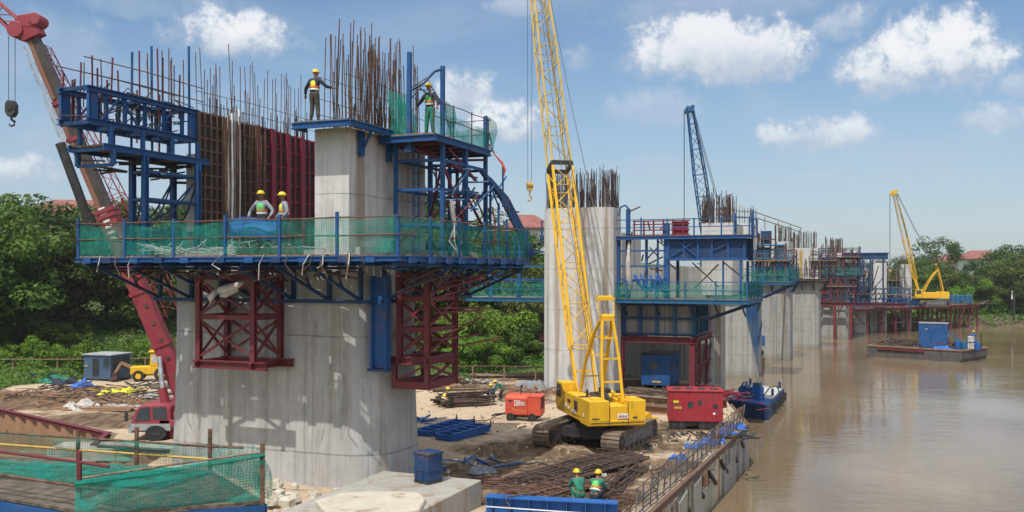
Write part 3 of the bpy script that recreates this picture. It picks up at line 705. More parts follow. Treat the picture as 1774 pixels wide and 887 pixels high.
# --- main work platform round the pier head
dk = thing('work_platform', 'wide blue steel work platform with green nets ringing the foreground pier', 'work platform', tuple(M1 @ Vector((-1.3,0,6))))
Z = 7.6
mb = MB(M1)
for i in range(19):
    u0 = -2.8 + i*.16; v = -7.3
    while v < 4.7:      # boards laid with gaps, so that light falls through
        L = min(rg.uniform(.7, 2.6), 4.7-v); mb.bx(v, v+L, u0, u0+.15, Z-.05, Z-.005*(i % 3)); v += L + (rg.uniform(.15, .5) if rg.random() < .55 else .012)
for i in range(20):
    v0 = 1.5 + i*.16; [mb.bx(v0, v0+.15, q, q+1.1, Z-.05, Z-.005*(i % 3)) for q in (.25,1.37,2.7,3.84,5.1,6.1) if rg.random() < .93]
for i in range(7):
    v0 = -7.3 + i*.16; mb.bx(v0, v0+.14, .25, 10, Z-.05, Z-.004*(i % 2))
mb.bx(-6.15, -.05, .3, 9.5, 7.905, 7.93)
mb.build('deck', M['wood'], dk)
def ibp(a, b, w, h, name='edge_beam', mat='blue'): MB(M1).ib(a, b, w, h, .035).build(name, M[mat], dk)
ibp((-7.4,-2.85,7.47),(4.75,-2.85,7.47),.12,.16); ibp((4.75,-2.85,7.47),(4.75,7.3,7.47),.12,.16); ibp((-7.4,-2.7,7.47),(-7.4,10,7.47),.12,.16)
ibp((-7.3,-1.4,7.38),(4.7,-1.4,7.38),.12,.2,'joist'); ibp((3.4,.3,7.38),(3.4,7.2,7.38),.12,.2,'joist')
for i in range(12):
    v = -7.1 + i*1.055; MB(M1).ib((v,-2.74,7.33),(v,.3,7.33),.10,.13,.025).build('joist', M['blue'], dk)
for i in range(7):
    u = .6 + i*1.05; MB(M1).ib((2.2,u,7.33),(4.66,u,7.33),.10,.13,.025).build('joist', M['blue'], dk)
for i, v in enumerate((-6.6,-5.2,-3.9,-2.4,-.9,.5,1.7)):
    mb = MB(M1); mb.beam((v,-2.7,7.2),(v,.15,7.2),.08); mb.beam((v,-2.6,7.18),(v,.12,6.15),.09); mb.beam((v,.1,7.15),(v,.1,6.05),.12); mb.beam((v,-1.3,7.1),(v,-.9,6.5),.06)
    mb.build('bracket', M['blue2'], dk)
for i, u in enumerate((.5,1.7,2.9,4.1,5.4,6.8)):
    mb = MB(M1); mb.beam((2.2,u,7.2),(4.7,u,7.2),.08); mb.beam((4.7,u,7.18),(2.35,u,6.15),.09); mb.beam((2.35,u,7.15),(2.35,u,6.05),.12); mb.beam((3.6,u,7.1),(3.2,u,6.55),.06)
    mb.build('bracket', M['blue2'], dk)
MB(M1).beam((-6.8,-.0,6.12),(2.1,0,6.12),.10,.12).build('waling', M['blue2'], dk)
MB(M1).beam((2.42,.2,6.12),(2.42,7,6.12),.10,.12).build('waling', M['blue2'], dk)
railing(dk, M1, [(-7.35,9.8),(-7.35,-2.8),(4.7,-2.8),(4.7,7.2)], Z, 1.12, 1.95, M['blue'], M['rust'], M['net'], .04, .024, top_extra=.12, nh=1.05, sag=.1, seed=4)
for i in range(11):      # splice plates and jacks along the front and right edge
    v = -7.0+1.1*i+rg.uniform(-.2,.2); MB(M1).bx(v-.16,v+.16,-2.96,-2.915,7.36,7.54-.05*rg.random()).build('splice_plate', M['blue2' if i % 2 else 'blue'], dk)
for i in range(8):
    u = -2.2+1.15*i+rg.uniform(-.2,.2); MB(M1).bx(4.815,4.87,u-.2,u+.2,7.34,7.52).build('splice_plate', M['blue'], dk)
for i in range(14):
    v = rg.uniform(-7,4.4); MB(M1).path([(v,-2.9,7.6),(v+rg.gauss(0,.1),-3.02,7.3),(v+rg.gauss(0,.2),-2.95,7.3-rg.uniform(.1,.5))], .02, 5).build('rope_end', M[rg.choice(['mudcloth','rust','rustdark'])], dk)
mb = MB(M1)
for k in range(60): v, u = rg.uniform(-7,2.2), rg.uniform(-2.7,.1); mb.beam((v,u,7.0+.2*rg.random()),(v+rg.gauss(0,.7),u+rg.gauss(0,.5),6.75+.45*rg.random()),.05)
for k in range(45): v, u = rg.uniform(2.3,4.6), rg.uniform(.2,7); mb.beam((v,u,7.0+.2*rg.random()),(v+rg.gauss(0,.5),u+rg.gauss(0,.8),6.5+.6*rg.random()),.05)
tag(mb.build('under_deck_props', M['rustdark'], dk), kind='stuff')
# a heap of net and rope lying on the platform
mb = MB(M1)
for k in range(26):
    v, u = rg.uniform(-5.8,-.4), rg.uniform(-2.2,-.3); p = [(v+rg.gauss(0,.3), u+rg.gauss(0,.25), Z+.05+abs(rg.gauss(0,.18))) for _ in range(6)]; mb.path(p, .018, 4)
tag(mb.build('rope_heap', M['mudcloth']), 'tangle of pale ropes lying on the platform behind the front net', 'rope')
mb = MB(M1); mb.sheet(lambda a, b: (-1.35+a*1.75, -2.60+.05*math.sin(a*9)+.02*math.sin(b*7), Z+1.12-b*.62+.05*math.sin(a*5)), 14, 6)
tag(mb.build('blue_tarpaulin', M['bluecloth']), 'blue tarpaulin hung inside the front rail below the two workers', 'tarpaulin')
# hanging hoses on the right side
ht = thing('hose_bundle', 'pale hoses hanging on the right side of the foreground platform', 'hoses', tuple(M1 @ Vector((3.2,4,Z))))
for k in range(8):
    u = rg.uniform(1.5,6.6); v = 2.6+rg.uniform(0,1.6); MB(M1).path([(v,u,Z+1.9),(v+.1,u+.1,Z+1.1),(v+rg.gauss(0,.15),u,Z+.5),(v+.2,u+.2,Z+.03)], .03, 5).build('hose', M[('mudcloth','crimson','orange')[k % 3 if k > 3 else 0]], ht)
# --- blue cantilever girder at the left, on its tower
gd = thing('cantilever_girder', 'blue steel girder cantilevering over the left end of the foreground platform, bristling with posts', 'girder', tuple(M1 @ Vector((-6.8,-1,11.2))))
for v in (-7.45, -6.25):
    mb = MB(M1); mb.ib((v,-3.5,12.98),(v,1.6,12.98),.2,.18,.035); mb.ib((v,-3.5,11.95),(v,1.6,11.95),.2,.2,.035)
    for k, u in enumerate((-3.4,-2.7,-1.9,-1.0,-.1,.8,1.5)): mb.ib((v,u,12.05),(v,u,12.9),.10,.11,.025)
    mb.bx(v-.02,v+.02,-3.45,-3.05,12.0,12.9); mb.bx(v-.02,v+.02,1.1,1.55,12.0,12.9)
    mb.beam((v,-2.8,12.1),(v,-2.15,12.85),.06); mb.beam((v,-.4,12.1),(v,.35,12.85),.06); mb.beam((v,-2.05,12.85),(v,-1.35,12.1),.06)
    mb.build('side_girder', M['blue'], gd)
for u in (-3.35,-2.0,-.7,.5,1.4):
    for z in (13.02, 11.9): MB(M1).beam((-7.4,u,z),(-6.3,u,z),.12).build('cross_beam', M['blue2'], gd)
mb = MB(M1); mb.bx(-7.55,-6.1,-2.9,1.9,11.18,11.24); mb.build('deck', M['wood'], gd)
mb = MB(M1)
for v in (-7.6,-6.05): mb.ib((v,-3.0,11.15),(v,2.0,11.15),.12,.22,.03)
for u in (-2.9,-1.6,-.2,1.2): mb.beam((-7.6,u,11.08),(-6.05,u,11.08),.1)
for v in (-7.5,-6.15):
    for u in (-2.6,-1.2,.2,1.5): mb.beam((v,u,11.2),(v,u,11.85),.12)
mb.build('lower_frame', M['blue'], gd)
MB(M1).beam((-7.6,-2.6,10.6),(-7.6,-2.6,11.1),.14).beam((-6.05,-2.6,10.6),(-6.05,-2.6,11.1),.14).beam((-7.6,-2.6,10.6),(-6.05,-2.6,10.6),.1).build('hanger', M['blue'], gd)
mb = MB(M1)
for k in range(22):
    u = rg.uniform(-2.6,1.8); z = rg.uniform(10.35,11.0); mb.beam((-7.6+rg.uniform(0,.5),u,z),(-6.1-rg.uniform(0,.5),u+rg.gauss(0,.5),z+rg.gauss(0,.1)),.05+.05*rg.random())
mb.build('packing_timber', M['rustdark'], gd)
for (px, top, matk) in ((135,108,'red'),(151,108,'rust'),(163,96,'red'),(167,118,'red'),(182,102,'rust'),(188,100,'red'),(204,122,'red'),(223,90,'blue'),(240,88,'red'),(253,92,'rust'),(260,104,'rust'),(268,80,'blue'),(270,84,'red'),(278,88,'rust'),(286,100,'rust'),(291,100,'rust'),(296,84,'rust'),(297,105,'red'),(304,113,'rust'),(313,104,'rust'),(316,130,'red'),(323,80,'blue')):
    # find u on the girder for this place
    best = min(((abs((M1 @ Vector((v,u,0))).x/(M1 @ Vector((v,u,0))).y - (px-CX)/F), u, v) for u in [x*.05-3.6 for x in range(104)] for v in (-7.45,-6.25)), key=lambda q: (q[0] > .004, rg.random()))
    _, u, v = best; Yd = (M1 @ Vector((v,u,0))).y; zt = EYE+(HY-top)/F*Yd
    MB(M1).tube((v,u,12.6 if matk != 'blue' else 11.3),(v+rg.gauss(0,.04),u,min(zt, 15.4)), .045 if matk == 'blue' else .03 if matk == 'red' else .02, 6).build('guard_post', M[matk], gd)
for k in range(9):
    u = rg.uniform(-3.4,1.2); MB(M1).tube((-7.62,u,11.9-.6*rg.random()),(-7.6,u+rg.gauss(0,.05),13.3+.5*rg.random()),.035,6).build('clamp_post', M['rust' if k % 2 else 'red'], gd)
mb = MB(M1)
for k in range(40):
    u = rg.uniform(-3.3,1.4); z = rg.choice([11.95,12.0,12.4,13.05]); mb.path([(-7.4+rg.random()*1.1,u,z+.1),(-7.3+rg.random()*1.0,u+rg.gauss(0,.35),z+.15+.3*rg.random()),(-7.4+rg.random()*1.1,u+rg.gauss(0,.5),z+.1)], .022, 4)
tag(mb.build('loose_rods', M['rustdark'], gd), kind='stuff')
for z, v in ((13.75,-7.45),(13.45,-6.25),(13.95,-6.25)): MB(M1).path([(v,-3.6,z),(v,-1,z+.03),(v,1.9,z-.02)], .02, 5).build('guard_rail', M['rust'], gd)
tw = thing('scaffold_tower', 'blue braced steel tower carrying the cantilever girder above the left of the platform', 'scaffold', tuple(M1 @ Vector((-6.6,.3,7.6))))
tp = [(-7.2,-.6),(-6.05,-1.2),(-7.2,1.4),(-6.0,1.35)]
for v, u in tp: MB(M1).ib((v,u,7.6),(v,u,11.05),.17,.2,.03,up=(0,1,0)).build('leg', M['blue'], tw)
for i in range(4):
    for j in range(i+1, 4):
        (a, b), (c, d) = tp[i], tp[j]
        for z in (8.5, 9.6, 10.55): MB(M1).beam((a,b,z),(c,d,z),.07).build('ledger', M['blue'], tw)
        MB(M1).path([(a,b,8.55),((a+c)/2+.05,(b+d)/2,9.2),(c,d,10.5)], .035, 6).build('brace', M['blue2'], tw)
for k in range(5):
    v, u = rg.uniform(-7,-6), rg.uniform(-.6,1.2); MB(M1).path([(v,u,7.65),(v+.3,u+.2,8.6),(v+.1,u-.1,9.4)], .025, 5).build('hose', M['rust' if k % 2 else 'darksteel'], tw)

# --- upper platform and scaffold at the right
up = thing('upper_platform', 'narrow blue bracket platform along the top of the pale web, where a worker stands', 'work platform', tuple(M1 @ Vector((1,1,11.7))))
MB(M1).bx(-.25, 1.75, -.75, -.02, 11.86, 11.93).bx(1.34, 1.8, -.02, 3.4, 11.86, 11.93).build('deck', M['wood'], up)
for a, b in (((-.3,-.78,11.78),(1.8,-.78,11.78)),((1.85,-.8,11.78),(1.85,3.5,11.78)),((-.3,-.8,11.78),(-.3,.0,11.78))): MB(M1).ib(a, b, .12, .2, .03).build('edge_beam', M['blue'], up)
for u in (.6, 2.4): MB(M1).beam((1.42,u,11.72),(1.42,u,10.9),.14,.2).beam((1.42,u,11.0),(1.8,u,11.7),.07).build('bracket', M['blue'], up)
st_ = thing('scaffold_tower', 'tall blue scaffold with red braces right of the pale web, under a netted top deck', 'scaffold', tuple(M1 @ Vector((2.6,4,7.6))))
for (v, u, z0, z1, w) in ((1.75,2.3,7.6,11.7,.12),(2.2,4.0,7.6,11.6,.14),(2.5,1.9,11.2,14.5,.13),(3.4,2.6,7.6,14.1,.13),(3.4,4.4,7.6,11.7,.17),(3.4,6.2,7.6,12.95,.13),(1.9,6.2,7.6,11.7,.12),(2.7,5.2,7.6,11.6,.10)):
    MB(M1).beam((v,u,z0),(v,u,z1),w).build('leg', M['blue'], st_)
    MB(M1).beam((v,u,max(z0,8)-.1),(v,u,max(z0,8)+.12),w*1.9).build('coupler', M['blue2'], st_)
LG = [((1.75,2.3),(3.4,2.6)),((3.4,2.6),(3.4,6.2)),((1.9,6.2),(3.4,6.2)),((2.2,4.0),(3.4,4.4)),((1.75,2.3),(1.9,6.2))]
for (a, b), (c, d) in LG:
    for z in (8.7, 9.9, 10.9): MB(M1).beam((a,b,z),(c,d,z),.08,.1).build('ledger', M['blue'], st_)
for k, (a, b) in enumerate((((1.75,2.3,8.0),(3.4,4.4,10.0)),((3.4,2.6,10.8),(3.4,4.4,8.8)),((3.4,4.4,9.9),(3.4,6.2,8.6)),((2.2,4,9.0),(3.4,2.6,10.9)),((1.75,2.3,10.9),(3.4,6.2,11.3)),((2.2,3.2,11.5),(3.4,4.4,10.6)),((3.3,3.2,11.4),(3.4,5.4,10.4)),((2.4,2.4,11.3),(3.6,3.8,10.7)),((1.9,6.2,10.4),(3.4,4.4,9.0)))):
    MB(M1).beam(a, b, .07, .09).build('brace', M['red'], st_)
MB(M1).bx(1.55, 3.5, 1.7, 6.3, 11.66, 11.72).build('deck', M['wood'], st_)
for a, b in (((1.5,1.72,11.55),(3.55,1.72,11.55)),((3.55,1.7,11.55),(3.55,6.3,11.55)),((1.5,1.7,11.55),(1.5,6.3,11.55)),((1.5,6.3,11.55),(3.55,6.3,11.55))): MB(M1).ib(a, b, .14, .22, .03).build('edge_beam', M['blue'], st_)
for u in (2.4,3.4,4.4,5.4): MB(M1).beam((1.55,u,11.48),(3.5,u,11.48),.1).build('joist', M['red'], st_)
railing(st_, M1, [(3.5,1.75),(3.5,6.25),(1.9,6.25)], 11.72, 1.15, 1.5, M['rust'], M['rust'], M['net'], .02, .016, nh=.75, sag=.15, square=False, seed=8)
for (v0, u0, v1, u1, z0, z1) in ((1.75,1.8,2.5,1.85,11.75,13.3),(3.42,2.7,3.55,3.4,11.75,13.0),(3.5,6.2,3.7,6.5,11.6,13.0),(1.6,2.8,1.7,4.2,11.75,13.2)):
    MB(M1).sheet(lambda a, b: (v0+(v1-v0)*a+.10*math.sin(b*5+a*4), u0+(u1-u0)*a*(1-.5*b)+.08*math.sin(a*9), z0+(z1-z0)*b*(1-.25*a)), 8, 8).build('safety_net', M['netdense'], st_)
for k in range(34):
    v, u, z = rg.uniform(1.9,4.3), rg.uniform(2.2,6.9), rg.uniform(7.8,10.8); a_ = rg.choice([(0,1.4,0),(0,0,1.5),(.9,.2,0),(.1,1.2,1.0),(0,1.1,-1.0),(.7,.5,.9)])
    if z+a_[2] > 11.3 or z+a_[2] < 7.7: continue
    MB(M1).tube((v,u,z),(v+a_[0],u+a_[1],z+a_[2]),.035,6).build('tube', M[('blue','blue2','red','rust','blue')[k % 5]], st_)
for k in range(9): MB(M1).tube((2.05,3.0,7.9+.38*k),(2.05,3.4,7.9+.38*k),.02,5).build('rung', M['blue'], st_)
for u in (3.0,3.4): MB(M1).tube((2.05,u,7.6),(2.05,u,11.7),.03,6).build('ladder_rail', M['blue'], st_)
for k in range(5): MB(M1).beam((3.6+.24*k,6.2+.22*k,10.3-.62*k),(3.6+.24*k,6.2+.22*k,7.65),.07).build('prop', M['blue'], st_)
MB(M1).path([(2.5,1.9,13.2),(2.9,2.2,13.5),(3.2,2.4,13.9),(3.4,2.6,14.0)], .05, 6).build('brace', M['blue2'], st_)
MB(M1).path([(2.5,1.9,12.9),(2.8,2.1,13.3),(3.1,2.5,13.0)], .03, 6).build('hose', M['darksteel'], st_)
for k in range(3): MB(M1).path([(3.5,5.6+.35*k,10.8-.1*k),(3.9,6.5+.3*k,9.9),(4.35,6.9+.3*k,8.8),(4.7,7.2+.3*k,7.7)], .09, 7).build('raking_strut', M['blue2'], st_)
MB(M1).path([(3.5,6.3,11.9),(3.7,6.4,11.5),(3.95,6.5,11.2),(4.05,6.5,10.95),(4.0,6.5,10.7)], [.03,.03,.05,.06,.04], 6).build('hose', M['orange'], st_)

# --- oxide red box brackets bolted to the shaft
def box_bracket(label, v0, v1, u0, u1, z0, z1, mids, beam_ext, low=None):
    r = thing('box_bracket', label, 'steel bracket', tuple(M1 @ Vector(((v0+v1)/2, (u0+u1)/2, z0))))
    cs = [(v0,u0),(v1,u0),(v1,u1),(v0,u1)]
    for v, u in cs: MB(M1).chan((v,u,z0+.1),(v,u,z1),.17,.17,.03,up=(0,1,0)).build('post', M['red'], r)
    for i in range(4):
        (a, b), (c, d) = cs[i], cs[(i+1) % 4]
        for z in mids: MB(M1).chan((a,b,z),(c,d,z),.1,.16,.025).build('cross_rail', M['red'], r)
        zs = [z0+.15]+list(mids)
        for za, zb in zip(zs, zs[1:]):
            MB(M1).beam((a,b,za+.08),(c,d,zb-.08),.075).build('brace', M['red'], r); MB(M1).beam((c,d,za+.08),(a,b,zb-.08),.06).build('brace', M['red'], r)
    e0, e1 = beam_ext
    for u in (u0, u1): MB(M1).ib((v0-e0,u,z0),(v1+e1,u,z0),.2,.26,.04).build('base_beam', M['red'], r)
    for v in (v0, v1): MB(M1).ib((v,u0-.2,z0+.002),(v,u1,z0+.002),.18,.24,.04).build('base_beam', M['red'], r)
    return r
fb = box_bracket('oxide red braced box bracket on the front face of the foreground pier', -3.6, -1.4, -1.35, .05, 4.05, 7.1, (5.6, 6.9), (.2, .5))
rbk = box_bracket('oxide red braced truss bracket on the right side of the foreground pier', 2.75, 3.75, .8, 2.85, 4.2, 7.05, (5.2, 6.2, 6.95), (.7, .1))
for v, u in ((2.55,.8),(3.75,.8),(3.75,2.85),(2.55,2.85)): MB(M1).chan((v,u,3.3),(v,u,4.1),.16,.16,.03,up=(0,1,0)).build('post', M['red'], rbk)
for a, b in (((2.55,.8,3.4),(3.75,.8,3.4)),((3.75,.8,3.4),(3.75,2.85,3.4)),((2.55,2.85,3.4),(3.75,2.85,3.4)),((2.55,.8,3.4),(2.55,2.85,3.4))): MB(M1).chan(a, b, .14, .24, .03).build('base_beam', M['red'], rbk)
for a, b in (((3.75,.8,3.5),(3.75,2.85,4.1)),((3.75,2.85,3.5),(3.75,.8,4.1)),((2.55,.8,3.5),(3.75,.8,4.1))): MB(M1).beam(a, b, .07).build('brace', M['red'], rbk)
for k in range(9):
    z = rg.uniform(4.5,6.9); MB(M1).beam((3.75,rg.uniform(1,2.8),z),(3.75+rg.uniform(.6,1.6),2.6+rg.uniform(0,1.2),z+rg.uniform(-.2,.7)),.05).build('strut', M['red'], rbk)
bp = thing('steel_strongback', 'upright blue steel strongback on the shaft beside the right red truss', 'steel beam', tuple(M1 @ Vector((2.2,.0,4))))
MB(M1).bx(2.05, 2.5, .32, .58, 4.0, 6.9).build('web_plate', M['blue'], bp); MB(M1).bx(1.97,2.05,.2,.5,3.96,6.95).bx(2.5,2.58,.2,.5,3.96,6.95).build('flange', M['blue'], bp)
MB(M1).bx(1.9, 2.65, .15, .5, 3.88, 3.96).build('base_plate', M['blue2'], bp)
mb = MB(M1)
mb.path([(-2.75,-1.5,6.45),(-2.4,-1.62,6.5),(-2.0,-1.5,6.62),(-1.75,-1.4,6.75)], [.08,.14,.13,.06], 8); mb.path([(-2.75,-1.52,6.45),(-2.95,-1.55,6.25),(-2.98,-1.5,5.9)], [.1,.11,.05], 8); mb.path([(-2.6,-1.5,6.3),(-2.3,-1.6,6.34),(-1.9,-1.5,6.5)], [.05,.1,.05], 8)
tag(mb.build('cloth_bundle', M['mudcloth'], smooth=True), 'grey-white cloth bundle slung on the front red bracket', 'cloth')
# ============================================================ NEAR LEFT NETTED PLATFORM
npf = thing('work_platform', 'low netted platform with rusty posts in the bottom left foreground', 'work platform', (-8.5,19.5,2.3))
A_, B_, C_, E_, D_ = (-7.84,17.5),(-4.95,18.5),(-7.0,21.4),(-15,23.6),(-13.4,20.3)
zz = 2.5
MB().prism([(*p, zz-.06) for p in (A_,B_,C_,E_,D_)], (0,0,.06)).build('deck', M['darkplank'], npf)
for a, b in ((A_,B_),(D_,A_),(B_,C_)):
    MB().chan((*a,zz-.2),(*b,zz-.2),.1,.24,.03).build('edge_beam', M['blue'], npf)
for k in range(7):
    a = Vector((*D_,0)).lerp(Vector((*A_,0)), k/6); MB().beam((a.x,a.y+.05,zz-.2),(a.x+1.3,a.y+2.6,zz-.2),.09,.16).build('joist', M['blue2'], npf)
for (p, z0, z1) in (((-8.35,17.82),-.2,1.12),((-5.0,18.5),-.3,1.15),((-7.0,21.4),-.2,.95),((-10.5,22.35),-.2,.75),((-13.6,23.25),-.2,.7),((-8.9,21.9),-.2,.9),((-12.2,19.6),-.2,1.0)):
    MB().beam((*p,zz+z0),(*p,zz+z1),.075).build('railing_post', M['red' if p[1] < 18.3 else 'rust'], npf)
for fr, mat_ in ((.95,'rust'),(.48,'yellowworn')):
    fr = fr*.62
    MB().path([(-17,24.2,zz+fr+.05),(-13.6,23.25,zz+fr),(-10.5,22.35,zz+fr-.02),(-7.0,21.4,zz+fr-.05),(-6.2,21.3,zz+fr-.06)], .03, 6).build('guard_rail', M[mat_], npf)
    fr = fr/.62
    MB().path([(-14,20.7,zz+fr+.02),(-12.2,19.6,zz+fr),(-8.35,17.82,zz+fr-.03),(-7.6,17.4,zz+fr-.03)], .03, 6).build('guard_rail', M['red' if fr > .6 else 'rust'], npf)
MB().path([(-8.0,17.2,zz+.75),(-6.5,17.95,zz+.86),(-5.0,18.5,zz+.98)], .022, 5).build('guard_rail', M['wood'], npf)
def nsheet(a, b, h0, h1, sag, n=26, base=.0):
    a = Vector((*a,0)); b = Vector((*b,0)); d = b-a; nr = Vector((-d.y,d.x,0)).normalized()
    def f(u, v):
        p = a.lerp(b, u) + nr*(sag*noise.noise(Vector((u*d.length*.8, v*1.8, 2))) + .18*(1-v)); h = h0+(h1-h0)*u
        return (p.x, p.y, zz+base+v*h*(1-.08*abs(math.sin(u*d.length*1.1))))
    return MB().sheet(f, n, 8)
nsheet((-15,23.6),(-7.0,21.4),.62,.60,.3).build('safety_net', M['net'], npf)
nsheet((-7.0,21.4),(-4.95,18.5),.6,1.1,.3).build('safety_net', M['net'], npf)
nsheet((-8.1,17.1),(-4.95,18.5),.75,1.0,.35,26,-.1).build('safety_net', M['netdense'], npf)
MB().path([(-8.1,17.1,zz+.66),(-7,17.6,zz+.72),(-6,18.05,zz+.82),(-4.95,18.5,zz+.92)], .05, 6).build('net_hem', M['netdense'], npf)
MB().sheet(lambda a, b: (-13+5.6*a+.6*b, 20.9+1.4*b-1.6*a+.3*a*b, zz+.05+.10*abs(noise.noise(Vector((a*8,b*5,1))))), 24, 10).build('net_pile', M['netdense'], npf)
for x, y in ((-8.2,18),(-5.4,18.7),(-7.2,21.0),(-12.8,20.4),(-10,21.5)): MB().tube((x,y,-2.4),(x,y,zz-.3),.11,8).build('support_post', M['rustplate'], npf)
# ============================================================ PEOPLE
_dg = None
def skin(verts, edges, radii, root=0, sub=1):
    """one continuous tapered skin over a skeleton; returns (verts, faces)"""
    me = bpy.data.meshes.new('tmp'); me.from_pydata(verts, edges, []); ob = bpy.data.objects.new('tmp', me); C.objects.link(ob)
    md = ob.modifiers.new('skin', 'SKIN'); md.use_smooth_shade = True
    lay = me.skin_vertices[0].data
    for i, r in enumerate(radii): lay[i].radius = (r, r) if not isinstance(r, tuple) else r; lay[i].use_root = (i == root)
    if sub: s = ob.modifiers.new('sub', 'SUBSURF'); s.levels = sub; s.render_levels = sub
    dg = bpy.context.evaluated_depsgraph_get(); ev = ob.evaluated_get(dg); m2 = ev.to_mesh()
    vs = [v.co.copy() for v in m2.vertices]; fs = [tuple(p.vertices) for p in m2.polygons]; ev.to_mesh_clear()
    bpy.data.objects.remove(ob); bpy.data.meshes.remove(me); return vs, fs
def person(label, loc, rz, pose='stand', shirt='navy', trousers='khaki', vest='vest', s=1.0, arms=None, group=None, facing=0.0):
    r = thing('person', label, 'person', loc, rz, group)
    V = Vector
    if pose == 'stand':
        pel = V((0,0,.94)); tilt = 0.06; knee = [V((-.10,.03,.50)),V((.11,.04,.50))]; ank = [V((-.12,-.02,.09)),V((.14,.03,.09))]
    elif pose == 'bend':
        pel = V((0,-.16,.86)); tilt = 1.0; knee = [V((-.12,.02,.47)),V((.12,.04,.47))]; ank = [V((-.13,-.05,.09)),V((.13,.05,.09))]
    elif pose == 'crouch':
        pel = V((0,-.14,.36)); tilt = .55; knee = [V((-.17,.26,.50)),V((.17,.27,.48))]; ank = [V((-.14,-.03,.10)),V((.14,.02,.10))]
    elif pose == 'walk':
        pel = V((0,0,.92)); tilt = .1; knee = [V((-.10,.18,.52)),V((.10,-.02,.50))]; ank = [V((-.11,.22,.10)),V((.11,-.30,.14))]
    ct, sn = math.cos(tilt), math.sin(tilt)
    def T(x, y, z): return pel + V((x, y*ct + z*sn, z*ct - y*sn))
    hip = [pel + V((-.09,0,-.03)), pel + V((.09,0,-.03))]
    waist, chest, neck = T(0,0,.17), T(0,.01,.38), T(0,.01,.53)
    head = neck + V((0, .03+.10*sn, .13*ct+.03)); sh = [T(-.17,0,.47), T(.17,0,.47)]
    dflt = {'stand': ((-.26,.0,-.29),(-.22,.16,-.48),(.26,.0,-.29),(.22,.16,-.48)), 'bend': ((-.06,.10,-.29),(-.02,.22,-.50),(.06,.10,-.29),(.02,.22,-.50)),
            'crouch': ((-.08,.16,-.25),(.04,.32,-.40),(.08,.16,-.25),(-.04,.34,-.38)), 'walk': ((-.07,-.10,-.28),(-.06,.02,-.52),(.07,.10,-.28),(.06,.26,-.46))}[pose]
    a = arms or dflt
    el = [sh[0]+V(a[0]), sh[1]+V(a[2])]; wr = [sh[0]+V(a[1]), sh[1]+V(a[3])]
    toe = [ank[0]+V((-.02,.17,-.05)), ank[1]+V((.02,.17,-.05))]
    vs = [pel, waist, chest, neck, head]; rad = [.115, .115, .14, .055, .075]; ed = [(0,1),(1,2),(2,3),(3,4)]
    def chain(st, pts, rr):
        for p, q in zip(pts, rr): vs.append(p); rad.append(q); ed.append((st, len(vs)-1)); st = len(vs)-1
        return st
    for k in (0, 1):
        chain(0, [hip[k], knee[k], ank[k]+V((0,0,.06)), ank[k], toe[k]], [.095,.062,.042,.045,.035])
        chain(2, [sh[k]], [.062]); i = len(vs)-1
        d = (wr[k]-el[k]).normalized(); side = V((1 if k == 0 else -1, 0, 0)); side = (side - d*side.dot(d)).normalized(); up = d.cross(side)
        j = chain(i, [el[k], wr[k], wr[k]+d*.05], [.045,.030,.034])
        for f in range(4):
            off = side*(.026-.018*f); L = (.062,.075,.07,.055)[f]; b0 = wr[k]+d*.085+off
            chain(j, [b0, b0+d*L*.5+up*.006, b0+d*L*.8+up*.03], [.0095,.009,.008])
        b0 = wr[k]+d*.045+side*.042; chain(j, [b0, b0+d*.035+side*.015+up*.012], [.011,.009])
    bv, bf = skin([tuple(v) for v in vs], ed, rad)
    mb = MB(); mb.add(bv, bf)
    # head with brow, nose, chin and ears added to the same mesh
    yawM = Matrix.Rotation(facing, 3, 'Z'); hv = []; n = 14; mrings = 11
    for j in range(mrings+1):
        th = math.pi*j/mrings
        for i in range(n):
            ph = 2*math.pi*i/n; x = math.sin(th)*math.cos(ph); y = math.sin(th)*math.sin(ph); z = math.cos(th)
            px, py, pz = x*.076, y*.094, z*.118
            if z < -.2: px *= 1-.28*(-z-.2); py = py*(1-.15*(-z-.2)) + .012
            if y > .7 and abs(z+.08) < .22: py += .026*(1-abs(x)*2.2 if abs(x) < .4 else 0)
            if y > .6 and -.02 < z < .3 and .2 < abs(x) < .6: py -= .009
            if abs(y) < .3 and abs(z) < .25: px *= 1.12
            hv.append(head + yawM @ V((px, py, pz+.02)))
    mb.add(hv, [(j*n+i, j*n+(i+1) % n, (j+1)*n+(i+1) % n, (j+1)*n+i) for j in range(mrings) for i in range(n)])
    mb.build('body', M['skin'], r, local=True, smooth=True)
    eye = MB()
    for sx in (-1, 1): eye.lathe([(.0,-.009),(.008,-.005),(.009,.0),(.008,.005),(0,.009)], 6, tuple(head + yawM @ V((sx*.031,.086,.035))))
    eye.build('eyes', M['hair'], r, local=True)
    # clothes: shirt with sleeves, trousers, vest, boots, helmet
    tv = [T(0,0,-.03), waist, chest, T(0,.01,.48)]; te = [(0,1),(1,2),(2,3)]; tr = [.168,.152,.165,.075]
    for k in (0, 1):
        b = len(tv); tv += [sh[k], el[k], wr[k]-(wr[k]-el[k])*.08]; te += [(2,b),(b,b+1),(b+1,b+2)]; tr += [.082,.060,.044]
    v_, f_ = skin([tuple(p) for p in tv], te, tr); MB().add(v_, f_).build('shirt', M[shirt], r, local=True, smooth=True)
    lv = [pel+V((0,0,.05)), T(0,0,.13)]; le = [(0,1)]; lr = [.160, .148]
    for k in (0, 1):
        b = len(lv); lv += [hip[k]-V((0,0,.04)), knee[k], ank[k]+V((0,0,.02))]; le += [(0,b),(b,b+1),(b+1,b+2)]; lr += [.108,.080,.066]
    v_, f_ = skin([tuple(p) for p in lv], le, lr); MB().add(v_, f_).build('trousers', M[trousers], r, local=True, smooth=True)
